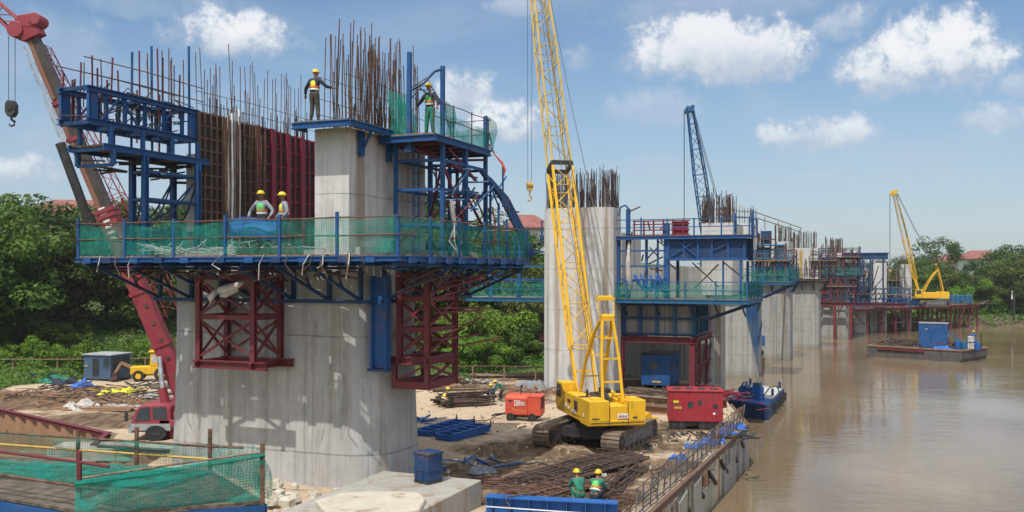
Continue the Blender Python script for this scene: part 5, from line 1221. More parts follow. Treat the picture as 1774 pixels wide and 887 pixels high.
for a, b in (((-14,-1.35,5.36),(3.35,-1.35,5.36)),((3.35,-1.3,5.36),(3.35,5,5.36))): MB(M3).ib(a,b,.12,.24,.03).build('edge_beam', M['tealblue'], pd)
for v in (-12,-10,-8,-6,-4,-2,0,1.5,3): MB(M3).beam((v,-1.38,5.25),(v,.3,4.5),.08).beam((v,-1.4,5.26),(v,1.2,5.26),.1).build('bracket', M['blue2'], pd)
for u in (.2,2,4): MB(M3).beam((3.32,u,5.24),(.2,u,4.1),.1,.14).beam((.1,u,5.25),(3.3,u,5.25),.1).build('bracket', M['blue2'], pd)
box_railing(pd, M3, [(-14,-1.3),(3.3,-1.3),(3.3,5)], 5.5, 1.0, 1.7, M['tealblue'], M['net'], .85, 2)
ug_ = thing('upper_formwork_girder', 'dark blue plated girder with handrailed top deck above the pier at the yard end', 'girder', o3(0,0,7.7))
MB(M3).bx(-1.3,3.2,-.9,-.8,7.75,9.05).bx(-1.3,3.2,1.9,2.0,7.75,9.05).build('side_plate', M['blue2'], ug_)
for v in (-1.2,-.3,.5,1.3,2.2,3.1): MB(M3).beam((v,-.95,7.75),(v,-.95,9.05),.1).build('stiffener', M['blue'], ug_)
MB(M3).beam((-1.3,-.95,7.78),(3.3,-.95,7.78),.16,.14).beam((-1.3,-.95,9.05),(3.3,-.95,9.05),.16,.14).build('flange', M['blue'], ug_)
MB(M3).beam((-1.2,-1.0,7.9),(.5,-1.0,8.9),.05).beam((.5,-1.0,7.9),(-.6,-1.0,8.8),.05).beam((1.3,-1.0,8.3),(3.0,-1.0,8.95),.05).build('brace', M['blue'], ug_)
MB(M3).bx(-9,3.4,-1.1,2.1,9.12,9.18).build('deck', M['wood'], ug_); MB(M3).ib((-9,-1.15,9.05),(3.45,-1.15,9.05),.12,.2,.03).build('edge_beam', M['blue'], ug_)
box_railing(ug_, M3, [(-9,-1.1),(3.4,-1.1),(3.4,2.1)], 9.18, .95, 1.6, M['blue'], None, None, 5)
MB(M3).beam((3.4,.2,9),(3.4,.2,10.6),.16).beam((2.6,-.9,9),(2.6,-.9,10.4),.13).build('post', M['blue'], ug_)
sc3 = thing('scaffold_tower', 'blue and red scaffold between the second pier and the dark blue plated girder', 'scaffold', o3(-3,0,5.5))
for v, u, z1, w in ((-1.35,-.8,9.9,.3),(-4.2,-.9,9.1,.16),(-4.2,1,10.9,.14),(-3.6,-.8,10.8,.14),(-2.6,-.6,9.2,.14),(2.9,-.9,7.7,.15),(1.9,-.8,7.7,.1),(-1.9,-.7,9.1,.1),(-6,-.9,9.1,.16),(-8.5,-.9,9.6,.16),(-12.5,-1,9.1,.16),(-10.5,-1,9.4,.16),(-1.3,2,9.5,.16),(2.9,1.8,7.7,.15)): MB(M3).beam((v,u,5.5),(v,u,z1),w).build('leg', M['blue'], sc3)
for z in (6.6,7.4,8.3): MB(M3).beam((-8.5,-.9,z),(-1.35,-.9,z),.1).build('ledger', M['blue'], sc3); MB(M3).beam((-12.5,-1,z),(-8.5,-1,z),.1).build('ledger', M['blue'], sc3)
for k in range(20):
    v = rg.uniform(-4.1,-1.5); z = rg.uniform(6.2,9.6); MB(M3).beam((v,-.6+rg.random()*.8,z),(v+rg.uniform(-.9,.9),-.6+rg.random(),z+rg.uniform(-.9,.9)),.07).build('brace', M['crimson' if k % 3 else 'red'], sc3)
for a, b in (((.1,-.6,7.6),(1.6,-.5,6.2)),((1.6,-.6,7.5),(.2,-.5,6.1)),((-3.6,-.9,10.6),(-2.9,-.9,10.9)),((1.9,-.6,7.6),(3,-.6,6.7))): MB(M3).beam(a,b,.07).build('brace', M['rustdark'], sc3)
MB(M3).path([(-4.2,-.9,10.4),(-4.1,-.9,10.9),(-3.8,-.9,11),(-3.6,-.9,10.8)], .06, 6).build('hoop', M['blue'], sc3)
rp = thing('wall_formwork', 'red formwork panel behind the top handrail of the pier at the yard end', 'formwork', o3(-3,1.2,9.2)); [MB(M3).beam((-3.9,1.2,z),(-.4,1.2,z),.07).build('waler', M['crimson'], rp) for z in (9.3,9.6,9.95,10.15)]; MB(M3).bx(-1.5,-.5,1.25,1.29,9.2,10.1).build('sheet', M['crimson'], rp)
for v in (-3.8,-3.2,-2.6,-2.0,-1.4,-.8): MB(M3).beam((v,1.15,9.2),(v,1.15,10.2),.09).build('rib', M['red'], rp)
bt = MB(M3)
for k in range(9): v = rg.uniform(-3.4,-1.8); bt.sheet(lambda a, b: (v-.5+a, -.7+.3*b, 6.0+.4*math.sin(a*5+k)*b+.25*b), 4, 3) if k < 3 else bt.path([(v,-.8,6.9),(v+.3,-.8,6.3),(v+.6,-.7,6.0)], .07, 5)
tag(bt.build('tarpaulin_heap', M['bluecloth']), 'crumpled bright blue tarpaulins heaped inside the scaffold at the yard end', 'tarpaulin')
tag(MB(M3).path([(-3.55,-1.0,8.9),(-3.6,-1.05,7.4),(-3.5,-1.0,6.2),(-3.62,-1.0,5.7)], [.05,.16,.2,.1], 8).build('cloth_roll', M['mudcloth'], smooth=True), 'pale rolled cloth hanging upright inside the scaffold at the yard end', 'cloth')
# ---- piers in the river
def river_pier(px, Y, hv, hu, ztop, deckz, dv, label, web=None, barh=2.0, nets=True, colr='tealblue', bars_n=24, mat='conc3', under=True, db=None):
    X = (px-CX)/F*Y; Mx = frame(X, Y); r = thing('bridge_pier', 'grey concrete '+label + ' pier, counted outward from the yard', 'bridge pier', (X,Y,WATER))
    mb = MB(Mx); shaft(mb, hv, hu, .45*hv*.5, -4, deckz-.3, flare=.015); mb.build('shaft', M[mat], r)
    if web:
        for (v0,v1,u0,u1,z1,bh) in web:
            MB(Mx).bx(v0,v1,u0,u1,deckz-.29,z1).build('web', M['conc2'], r)
            if bh: tag(bars(r, Mx, [(rg.uniform(v0+.1,v1-.1), rg.choice([u0+.1,(u0+u1)/2,u1-.1])+rg.gauss(0,.05), z1-.05, z1+bh+rg.gauss(0,.15)) for i in range(bars_n)], M['rustdark'], 'rebar', r=.03, tilt=.01, one=True), kind='stuff')
    d = thing('work_platform', 'narrow work platform around the '+label+' pier, counted outward from the yard', 'work platform', (X,Y,deckz))
    v0, v1, u0, u1 = dv
    MB(Mx).bx(v0,v1,u0,u1,deckz-.06,deckz).build('deck', M['wood'], d)
    for a, b in (((v0,u0-.05,deckz-.12),(v1,u0-.05,deckz-.12)),((v1+.05,u0,deckz-.12),(v1+.05,u1,deckz-.12)),((v0-.05,u0,deckz-.12),(v0-.05,u1,deckz-.12))): MB(Mx).ib(a,b,.14,.24,.04).build('edge_beam', M[colr], d)
    bmat = M['blue2' if colr != 'rustdark' else 'rustdark']
    if under:
        for u in (u0+.3,(u0+u1)/2,u1-.3):
            MB(Mx).beam((v1,u,deckz-.3),(hv,u,deckz-1.5),.14).build('bracket', bmat, d); MB(Mx).beam((v0,u,deckz-.3),(-hv,u,deckz-1.5),.14).build('bracket', bmat, d)
        for v in (-hv*.7,0,hv*.7): MB(Mx).beam((v,u0,deckz-.3),(v,-hu,deckz-1.3),.14).build('bracket', bmat, d)
    box_railing(d, Mx, [(v0,u1),(v0,u0),(v1,u0),(v1,u1)], deckz, 1.1, 2.0, M[colr], M['net'] if nets else None, .95, px)
    return Mx, r, d
Mx, r4, d4 = river_pier(1277,81.5,1.95,1.6,0,6.2,(-3.2,4.6,-2.6,3.2),'first river', [(-.2,1.3,-.6,2.6,11.3,0)], mat='conc3')
bars(r4, Mx, [(rg.uniform(-1.7,1.5), rg.choice([-.5,1,2.5]), 11.25, 12.7+rg.gauss(0,.1)) for i in range(34)], M['wood'], r=.025, tilt=.004)
nt_ = MB(Mx).sheet(lambda a, b: ((.35+1.35*b**.7)*(1-a)+2.08*a+.06*math.sin(b*9+a*3), -1.72-.12*(1-b)*abs(math.sin(a*9))-.06, 6.0-6.3*b*(1-.12*math.sin(a*5))), 10, 16)
tag(nt_.build('blue_net', M['netblue']), 'long blue net draped down the right side of the first river pier', 'net')
tag(MB(Mx).sheet(lambda a, b: (1.98+.12*math.sin(b*7), -1.6+2.6*a, 6.0-(5.6-2*a)*b), 8, 12).build('blue_net', M['netblue']), 'blue net hung on the far right flank of the first river pier', 'net')
tr = thing('rail_run', 'tan tube handrail strung over the tops of the river piers', 'handrail', P(1310,375,86))
for a, b in (((1238,362,80),(1310,368,84)),((1240,372,80),(1312,378,84)),((1310,368,84),(1388,395,100)),((1312,378,84),(1388,402,100)),((1250,362,82),(1268,362,86))): MB().tube(P(*a), P(*b), .045, 6).build('rail', M['wood'], tr)
for px, y0, y1, Y in ((1262,363,388,81),(1310,368,392,84),(1325,376,398,88),(1348,384,404,92),(1387,394,420,100)): MB().tube(P(px,y0,Y), P(px,y1,Y), .04, 6).build('post', M['wood'], tr)
Mx, r5, d5 = river_pier(1341,97,1.75,1.7,0,6.4,(-3.0,2.4,-2.4,2.6),'second river', [(.35,1.7,-1,2.5,10.2,1.6),(-1.7,-1.3,-1,2.5,9.2,2.0)])
sc = thing('scaffold_tower', 'dark rusty scaffold and formwork on top of the second river pier', 'scaffold', tuple(Mx @ Vector((-.6,-1,6.4))))
for v in (-1.5,-.9,-.2,.3): 
    MB(Mx).beam((v,-1.4,6.4),(v,-1.4,11.6+rg.gauss(0,.5)),.16).build('leg', M['rustdark'], sc)
for z in (7.4,8.4,9.4,10.4): MB(Mx).beam((-1.6,-1.4,z),(.4,-1.4,z),.12).build('ledger', M['rustdark'], sc)
MB(Mx).bx(-2.3,1.4,-2.0,-.8,9.72,9.85).build('deck', M['tealblue'], sc); MB(Mx).bx(-1.5,-.2,-1.3,-1.2,6.5,9.6).build('sheet', M['rustplate'], sc); MB(Mx).bx(-1.2,-.1,-1.3,-1.2,9.9,11.3).build('sheet', M['blue2'], sc)
Mx, r6, d6 = river_pier(1392,112,1.9,1.8,0,6.2,(-2.9,2.9,-2.6,2.8),'third river', [(-1.7,1.75,-1.2,2.5,9.9,1.9)], nets=False, colr='rustdark', bars_n=60)
wf = MB(Mx)
for k in range(16): v = -1.6+.2*k; wf.beam((v,-1.3,6.4),(v+rg.gauss(0,.12),-1.3,7.6+rg.random()*2),.08)
tag(wf.build('prop_row', M['rustdark']), 'row of rusty props leaning on the pale web of the third river pier', 'props', kind=None)
tag(MB(Mx).beam((-.2,-1.5,6.3),(-.2,-1.5,9.6),.28).build('yellow_post', M['yellowworn']), 'yellow painted post standing on the third river pier', 'post')
Mx, r7, d7 = river_pier(1446,127,1.8,1.8,0,6.6,(-2.4,3.4,-2.4,2.6),'fourth river', [(-1.5,1.1,-1.1,2.2,9.6,2.0)], colr='blue2', bars_n=50)
fw7 = thing('cantilever_girder', 'dark blue girder on the fourth river pier, left of the white piers', 'girder', tuple(Mx @ Vector((4,0,8))))
MB(Mx).bx(1.0,6.8,-1.2,-1.0,8.7,9.5).build('side_plate', M['blue2'], fw7); MB(Mx).ib((1,-1.2,9.5),(6.9,-1.2,9.5),.2,.2,.04).build('flange', M['blue'], fw7)
for v in (1.3,3.0,4.6,6.2): MB(Mx).beam((v,-1.1,2.9),(v,-1.1,8.7),.22).build('leg', M['blue2'], fw7)
for v in (1.3,3.0,4.6): MB(Mx).beam((v,-1.1,4.2),(v+1.6,-1.1,6.3),.12).build('brace', M['blue2'], fw7)
rf7 = thing('falsework_frame', 'oxide red falsework bay standing in the river below the dark blue girder', 'falsework', tuple(Mx @ Vector((0,-3,-2))))
for v in (-2.6,.2,2.2): MB(Mx).ib((v,-3.2,-4),(v,-3.2,2.5),.4,.4,.06,up=(0,1,0)).build('leg', M['red'], rf7)
MB(Mx).ib((-3.4,-3.2,2.7),(9,-3.2,2.7),.35,.45,.05).build('main_beam', M['red'], rf7)
for z in (3.2,4.2,5.2): MB(Mx).beam((-2.6,-2.8,z),(-.2,-2.8,z),.25).build('cross_rail', M['red'], rf7)
for v in (-2.5,-.3): MB(Mx).beam((v,-2.8,2.9),(v,-2.8,6.2),.25).build('post', M['red'], rf7)
for px, Y, hv, zt, lb in ((1522,140,1.15,8.35,'white river pier with bars on top, left of the pair behind the trestle'),(1569,146,.85,8.2,'white river pier nearest the distant yellow crane'),(1492,136,.9,7.6,'pale pier seen between the blue legs of the dark girder')):
    X = (px-CX)/F*Y; Mq = frame(X,Y); q = thing('bridge_pier', lb, 'bridge pier', (X,Y,WATER)); mb = MB(Mq); shaft(mb, hv, 1.2, .3, -4, zt); mb.build('shaft', M['conc2'], q)
    tag(bars(q, Mq, [(rg.uniform(-hv,hv)*.9, rg.uniform(-1,1), zt-.05, zt+1.2+rg.random()*.6) for i in range(16)], M['rustdark'], 'rebar', r=.03, one=True), kind='stuff')
def top_scaffold(Mx, label, v0, v1, u, z0, z1, nv, mats, nbar=20):
    r = thing('scaffold', label, 'scaffold', tuple(Mx @ Vector(((v0+v1)/2,u,z0))))
    for i in range(nv+1):
        v = v0+(v1-v0)*i/nv; MB(Mx).beam((v,u,z0),(v,u,z1+rg.uniform(-.6,.9)),.13).build('leg', M[rg.choice(mats)], r)
        MB(Mx).beam((v+.1,u+1.6,z0),(v+.1,u+1.6,z1+rg.uniform(-.6,.6)),.12).build('leg', M[rg.choice(mats)], r)
    for k in range(4): z = z0+(z1-z0)*(k+.8)/4; MB(Mx).beam((v0-.3,u,z),(v1+.3,u,z),.1).build('ledger', M[rg.choice(mats)], r); MB(Mx).beam((v0,u+1.6,z-.2),(v1,u+1.6,z-.2),.1).build('ledger', M[rg.choice(mats)], r)
    for i in range(nv): v = v0+(v1-v0)*i/nv; w = (v1-v0)/nv; MB(Mx).beam((v,u,z0+.2),(v+w,u+rg.choice([0,1.6]),z1-.5),.08).build('brace', M[rg.choice(mats)], r)
    mb = MB(Mx); mb.bx(v0-.3,v1+.3,u-.3,u+1.8,z0+(z1-z0)*.62,z0+(z1-z0)*.62+.1); mb.build('deck', M['wood'], r)
    mb = MB(Mx)
    for k in range(nbar): v = rg.uniform(v0,v1); mb.beam((v,u+rg.uniform(-.3,1.8),z0+rg.uniform(0,z1-z0)),(v+rg.gauss(0,.5),u+rg.uniform(0,1.8),z0+rg.uniform(0,z1-z0)),.05+.04*rg.random())
    tag(mb.build('loose_pipes', M[mats[0]], r), kind='stuff'); return r
def fr(px, Y): X = (px-CX)/F*Y; return frame(X, Y)
top_scaffold(fr(1277,81.5), 'dark blue scaffold on the left half of the first river pier deck', -2.8, -.4, -2.0, 6.25, 9.6, 3, ('blue2','rustdark','tealblue'))
top_scaffold(fr(1277,81.5), 'blue scaffold with rusty braces on the right half of the first river pier deck', 1.6, 4.3, -1.9, 6.25, 9.0, 3, ('blue2','rust','tealblue'))
top_scaffold(fr(1341,97), 'rusty and blue scaffold at the right side of the second river pier', .6, 2.2, -1.9, 6.45, 9.4, 2, ('rustdark','blue2'))
top_scaffold(fr(1392,112), 'rusty scaffold crossing the left side of the third river pier', -2.7, -1.4, -1.9, 6.25, 10.6, 2, ('rustdark','blue2'))
top_scaffold(fr(1392,112), 'rusty scaffold on the right side of the third river pier beside the fourth', 1.2, 3.6, -1.4, 6.25, 9.6, 3, ('rustdark','rust','blue2'))
top_scaffold(fr(1446,127), 'dark scaffold with green netting over the fourth river pier', -1.6, 3.2, -2.0, 6.65, 10.4, 5, ('rustdark','blue2','red'), 40)
top_scaffold(fr(1446,127), 'rusty lower scaffold hung below the fourth river pier deck', -2.6, 2.6, -2.9, 2.95, 6.3, 5, ('red','rustdark','blue2'), 30)
top_scaffold(fr(1492,136), 'blue and rusty scaffold standing on the trestle around the white piers', -2.6, 6.5, -2.6, 1.9, 4.8, 8, ('blue','rustdark','blue2'), 40)
top_scaffold(fr(1545,143), 'rusty scaffold between the two white piers behind the trestle', -1.6, 1.8, -.5, 2.0, 7.9, 3, ('rustdark','steel'), 20)
top_scaffold(fr(1480,134), 'dark blue scaffold under the cantilever girder of the fourth river pier', -1.2, 2.4, -1.2, 4.2, 8.4, 3, ('blue2','rustdark'), 30)
# ---- trestle
tq = thing('river_trestle', 'red-legged working trestle with blue railing leading out to the distant crane', 'trestle', P(1540,565,136))
def TP(px, py, Y): return P(px, py, Y)
a0, a1, b1, b0 = P(1425,527,127), P(1600,541,140), P(1695,543,150), P(1500,526,150)
zd = 1.75
def dz(p): return Vector((p.x, p.y, zd))
MB().prism([dz(a0),dz(a1),dz(b1),dz(b0)], (0,0,.12)).build('deck', M['wood'], tq)
MB().ib(dz(a0)-Vector((0,.1,.2)), dz(a1)-Vector((0,.1,.2)), .3, .4, .05).build('edge_beam', M['red'], tq); MB().ib(dz(a1)-Vector((0,.1,.2)), dz(b1)-Vector((0,.1,.2)), .3, .4, .05).build('edge_beam', M['red'], tq)
for (c, d, n) in ((a0,a1,7),(a1,b1,6)):
    for i in range(n+1):
        q = dz(c.lerp(d, i/n)); MB().tube((q.x,q.y+.4,-4),(q.x,q.y+.4,zd-.3),.17,8).build('pile', M['red'], tq); MB().tube((q.x+1,q.y+4,-4),(q.x+1,q.y+4,zd),.17,8).build('pile', M['red'], tq)
        if i < n:
            q2 = dz(c.lerp(d,(i+1)/n)); MB().beam((q.x,q.y+.4,zd-.5),(q2.x,q2.y+.4,-.8),.1).build('brace', M['red'], tq); MB().beam((q.x,q.y+.4,-.5),(q2.x,q2.y+.4,-.5),.12).build('brace', M['rustdark'], tq)
box_railing(tq, None, [(a0.x,a0.y),(a1.x-1,a1.y-.6)], zd+.12, 1.15, 2.2, M['bluebright'], M['netblue'], .8, 3)
for k, (px, py, Y, w, d, h, mt, nm, lb, ct) in enumerate(((1650,541,149,5.4,2,1.4,'tealblue','site_tank','long teal blue tank on the far end of the river trestle','tank'),(1560,522,146,1.6,1.6,2.2,'netdense','green_shelter','green netted shelter on the trestle left of the distant crane','shelter'),(1538,528,144,6.5,1.5,.9,'blue','formwork_stack','blue formwork stacked along the trestle rail below the white piers','formwork'))):
    q = P(px,py,Y); rr = thing(nm, lb, ct, (q.x,q.y,zd+.12)); MB().bx(-w/2,w/2,-d/2,d/2,0,h).build('body', M[mt], rr, local=True, bevel=.08)
    mb = MB()
    for i in range(7): x = -w/2+w*(i+.5)/7; mb.bx(x-.05,x+.05,-d/2-.06,-d/2-.005,.05,h-.05)
    mb.build('rib', M['blue2'], rr, local=True)
for k, (mt, mb) in enumerate(clutter(None, P(1600,545,145).x, P(1690,545,150).x, 144, 151, zd+.1, 26, ('rustdark','wood','steel'), 1.0)):
    tag(mb.build('scrap_heap', M[mt]), ['dark rusty steel heaped on the far end of the trestle','weathered timber heaped on the far end of the trestle','grey steel offcuts heaped on the far end of the trestle'][k], 'scrap heap', kind='stuff')
# ============================================================ YARD: EDGE, MACHINES, MATERIALS
rg = random.Random(31)
def wheel(root, c, r, w, axis=(1,0,0), rim='grey', name='wheel'):
    c = Vector(c); a = Vector(axis).normalized()*(w/2)
    o = MB().tube(c-a, c+a, r, 16).build(name, M['rubber'], root, local=True, smooth=False)
    MB().tube(c-a*1.06, c+a*1.06, r*.5, 12).build('rim', M[rim], o, local=True)
# ---- right edge of the yard
e0, e1, e2 = Vector((-.4,17.2,0)), Vector((10.85,42.95,0)), Vector((11.6,49.4,0))
ed = thing('yard_edge_beam', 'rusty steel edge beam along the river side of the yard', 'edge beam', tuple(e0.lerp(e1,.7)))
for a, b in ((e0,e1),(e1,e2)): MB().chan(a+Vector((.10,0,-.10)), b+Vector((.10,0,-.10)), .14, .22, .03).build('beam', M['brownform'], ed)
hr = thing('guard_fence', 'low grey wire guard fence leaning along the river edge of the yard', 'fence', tuple(e0.lerp(e1,.7)))
n = 22
for i in range(n+1):
    q = e0.lerp(e1, .36+.64*i/n) + Vector((-.12,0,.02)); MB().beam(q, q+Vector((rg.gauss(.06,.03),rg.gauss(0,.03),.88)), .045).build('railing_post', M['steel' if i < 14 else 'rustplate'], hr)
for z in (.12,.5,.86): MB().path([e0.lerp(e1,.36+.64*i/12)+Vector((-.1,0,z+rg.gauss(0,.02))) for i in range(13)], .022, 5).build('guard_rail', M['steel' if z < .8 else 'rust'], hr)
mb = MB()
for i in range(110): q = e0.lerp(e1,.36+.64*i/110)+Vector((-.1,0,.05)); mb.tube(q, q+Vector((.05,.0,.8)), .008, 4)
mb.build('wire_mesh', M['steel'], hr)
qw = thing('quay_wall', 'cracked concrete quay wall of uneven panels under the river edge of the yard', 'retaining wall', tuple(e0.lerp(e1,.7)+Vector((-.5,0,-2))))
for i in range(17):
    a = e0.lerp(e1, .3+.7*i/17); b = e0.lerp(e1, .3+.7*(i+.985)/17); d = (b-a).normalized(); nn = Vector((d.y,-d.x,0)); t = rg.uniform(-.02,.2); zt = rg.choice([-.30,-.31,-.33,-.6,-.95])
    MB().add([a+nn*t+Vector((0,0,-3)), b+nn*t+Vector((0,0,-3)), b+nn*t+Vector((0,0,zt)), a+nn*t+Vector((0,0,zt+rg.uniform(-.2,.0))), a+nn*(t-.35)+Vector((0,0,-3)), b+nn*(t-.35)+Vector((0,0,-3)), b+nn*(t-.35)+Vector((0,0,zt)), a+nn*(t-.35)+Vector((0,0,zt))], [(0,1,2,3),(7,6,5,4),(3,2,6,7),(1,5,6,2),(0,3,7,4)]).build('wall_panel', M[('conc3','stone','concslab','rustplate')[rg.choice([0,0,1,2,2,3])]], qw)
    q = e0.lerp(e1, .3+.7*(i+.5)/17); MB().tube(q+nn*-.15+Vector((0,0,-4)), q+nn*-.15+Vector((0,0,-.3)), .2, 10).build('pile', M['rustplate' if i % 2 else 'conc3'], qw)
    if i % 2: MB().beam(q+nn*.08+Vector((0,0,-.5)), q+nn*.12+d*1.2+Vector((0,0,-1.2)), .12).build('strut', M['rustdark'], qw)
def heap(name, label, cat, c, n, spread, mat, kind=None, size=.5, hmax=.4, flatten=True):
    mb = MB()
    for k in range(n):
        x, y = rg.gauss(0,spread[0]), rg.gauss(0,spread[1]); a = rg.uniform(0,3.14); L = rg.uniform(.3,1)*size; z = rg.uniform(.03,hmax)*max(.15,1-math.hypot(x/spread[0],y/spread[1])*.5)
        mb.beam((c[0]+x,c[1]+y,c[2]+z),(c[0]+x+math.cos(a)*L,c[1]+y+math.sin(a)*L,c[2]+z+rg.uniform(-.05,.12)), .03+.07*rg.random(), .02+.05*rg.random())
    o = mb.build(name, M[mat]); return tag(o, label, cat, kind=kind)
def cloth(name, label, c, r, mat, cat='tarpaulin', h=.35):
    sd = rg.uniform(0,90)
    mb = MB(); mb.sheet(lambda a, b: (c[0]+(a-.5)*2*r*(1+.3*math.sin(b*7+sd)), c[1]+(b-.5)*2*r*(1+.3*math.sin(a*6+sd)), c[2]+.04+h*max(0, noise.noise(Vector((a*3.5,b*3.5,sd)))+.35+.35*noise.noise(Vector((a*9,b*9,sd))))*(1-abs(2*a-1)**4)*(1-abs(2*b-1)**4)), 22, 22)
    return tag(mb.build(name, M[mat], smooth=True), label, cat)
for k, (px, py) in enumerate(((1282,742),(1265,752),(1243,768),(1215,776),(1188,797))):
    q = G(px,py); cloth('tarpaulin', ['crumpled blue tarpaulin at the outer corner of the guard fence','crumpled blue tarpaulin just in front of the red container, against the guard fence','blue tarpaulin lying along the guard fence, third from the corner','small blue tarpaulin heap beside the guard fence, fourth from the corner','dark blue rag heap on bare sand left of the guard fence'][k], (q.x-.3,q.y,0), .5 if k < 3 else .32, 'bluecloth', h=.3)
# ---- red container on wheels
def windowed(root, x0, x1, y, z0, z1, mat='glass', name='window'): return MB().bx(x0,x1,y-.012,y+.002,z0,z1).build(name, M[mat], root, local=True)
q = G(1205,746); rc = thing('site_container', 'dark red metal site container on small wheels near the yard edge', 'container', (q.x+.1,q.y+.75,0), -.12)
bd = MB().bx(-1.2,1.2,-.72,.72,.38,1.72).build('body', M['boxred'], rc, local=True, bevel=.03)
MB().bx(-1.24,1.24,-.76,.76,1.722,1.78).build('roof', M['boxred'], rc, local=True, bevel=.015)
mb = MB()
for k in range(4): x = -.95+.55*k; mb.bx(x,x+.32,-.35,.3,1.781,1.80)
mb.build('roof_vent', M['darksteel'], rc, local=True)
windowed(rc,-.35,-.1,-.722,1.0,1.28); windowed(rc,.1,.26,-.722,1.12,1.36); windowed(rc,.75,.95,-.722,1.0,1.18,'darksteel','vent'); windowed(rc,-.95,-.62,-.722,.96,1.05,'yellowworn','sign_plate'); windowed(rc,-.98,-.75,-.722,1.22,1.32,'vest','sign_plate'); windowed(rc,.76,.86,-.722,.72,.8,'white','sign_plate')
for x in (-.55,.0,.45): MB().bx(x,x+.03,-.735,-.72,.4,1.7).build('door_seam', M['boxred'], rc, local=True)
MB().bx(1.2,1.215,-.5,.0,.6,1.5).build('door', M['darksteel'], rc, local=True); MB().bx(1.2,1.215,.1,.55,.6,1.5).build('door', M['boxred'], rc, local=True)
MB().bx(-1.15,1.15,-.6,.6,.26,.37).build('chassis', M['darksteel'], rc, local=True)
for x in (-.95,-.6,.3,.65,.95):
    for y in (-.62,.62): wheel(rc,(x,y,.19),.19,.14,(0,1,0),'darksteel')
# ---- orange-red compressor
q = G(910,731); cp = thing('air_compressor', 'bright orange-red wheeled compressor with an open end, left of the yellow crane', 'compressor', (q.x,q.y+.6,0), -.22)
hood = MB(); hood.prism([(-.86,-.55,.30),(-.86,.55,.30),(-.86,.55,1.10),(-.86,.42,1.24),(-.86,-.42,1.24),(-.86,-.55,1.10)], (1.1,0,0)); hood.build('hood', M['orange'], cp, local=True, bevel=.05)
hb = MB(); hb.bx(.242,.86,-.55,-.50,.3,1.15).bx(.242,.86,.50,.55,.3,1.15).bx(.242,.9,-.56,.56,1.152,1.22).bx(.80,.87,-.496,.496,.3,.6); hb.build('end_frame', M['orange'], cp, local=True, bevel=.02)
MB().bx(.25,.78,-.49,.49,.36,1.05).build('engine', M['darksteel'], cp, local=True, bevel=.05); MB().bx(.36,.74,-.515,-.502,.45,1.08).build('grille', M['darksteel'], cp, local=True)
pl = MB().bx(-.42,.12,-.565,-.551,.72,1.02).build('panel', M['orange'], cp, local=True)
mb = MB()
for x, z0, z1, w in ((-.40,.74,1.0,.04),(-.30,.74,1.0,.04),(-.36,.96,1.0,.07),(-.36,.74,.78,.07),(-.24,.74,1.0,.04),(-.20,.96,1.0,.08),(-.20,.85,.89,.07),(-.15,.74,.98,.04)): mb.bx(x,x+w,-.572,-.5655,z0,z1)
mb.build('lettering', M['white'], pl, local=True)
mb = MB().bx(-.08,.1,-.572,-.5655,.76,.94); mb.build('sticker', M['mudcloth'], pl, local=True)
MB().bx(-.7,-.5,-.562,-.552,.95,1.0).build('handle', M['darksteel'], cp, local=True)
st = MB(); 
for k in range(5): st.beam((-.5+.14*k,-.556,.62-.03*k),(-.38+.14*k,-.556,.50),.012,.03)
st.build('scuff_stripe', M['yellowworn'], cp, local=True)
MB().tube((-.2,0,1.2),(-.2,0,1.62),.03,8).tube((-.2,0,1.6),(-.12,0,1.66),.05,8).build('exhaust', M['darksteel'], cp, local=True)
MB().bx(-.8,.8,-.45,.45,.2,.29).beam((-.8,0,.3),(-1.5,.1,.2),.08).beam((-1.5,.1,.2),(-1.7,.3,.1),.07).build('tow_bar', M['darksteel'], cp, local=True)
for x in (-.6,.45):
    for y in (-.5,.5): wheel(cp,(x,y,.2),.2,.13,(0,1,0),'darksteel')
# ---- blue site cabins
def site_cabin(name, label, loc, rz, w, d, h, mat, roofm, door, wins, foot=.2, over=.12):
    r = thing(name, label, 'cabin', loc, rz)
    b_ = MB().bx(-w/2,w/2,-d/2,d/2,foot,h).build('body', M[mat], r, local=True, bevel=.02)
    MB().bx(-w/2-over,w/2+over,-d/2-over,d/2+over,h+.003,h+.07).build('roof', M[roofm], r, local=True, bevel=.01)
    for (side, a0, a1, z0, z1, mk, nm) in wins:
        if side == 'f': f_ = MB().bx(a0-.05,a1+.05,-d/2-.02,-d/2+.002,z0-.05,z1+.05); g_ = MB().bx(a0,a1,-d/2-.028,-d/2-.0205,z0,z1)
        else: f_ = MB().bx(w/2-.002,w/2+.02,a0-.05,a1+.05,z0-.05,z1+.05); g_ = MB().bx(w/2+.0205,w/2+.028,a0,a1,z0,z1)
        fo = f_.build(nm, M[mat], r, local=True); g_.build('pane', M[mk], fo, local=True)
    for x in (-w/2+.1,0,w/2-.1): MB().beam((x,-d/2-.05,foot/2),(x,d/2+.05,foot/2),.12,foot*.98).build('skid', M['darksteel'], r, local=True)
    for k in range(8): x = -w/2+w*(k+.5)/8; MB().bx(x-.015,x+.015,-d/2-.012,-d/2+.002,foot+.04,h-.04).build('rib', M[mat], r, local=True) if not door else None
    return r
q = G(1150,672,.05); site_cabin('site_cabin', 'bright blue metal cabin under the red falsework frame', (q.x,q.y+1.2,.05), -.42, 1.75, 2.5, 2.0, 'blue', 'darksteel', True, [('f',-.35,.2,1.15,1.45,'glass','window'),('s',-.9,-.4,1.15,1.6,'glass','window'),('s',.4,.8,1.2,1.6,'glass','window'),('f',-.2,.35,.32,.42,'yellowworn','vent')], .15, .03)
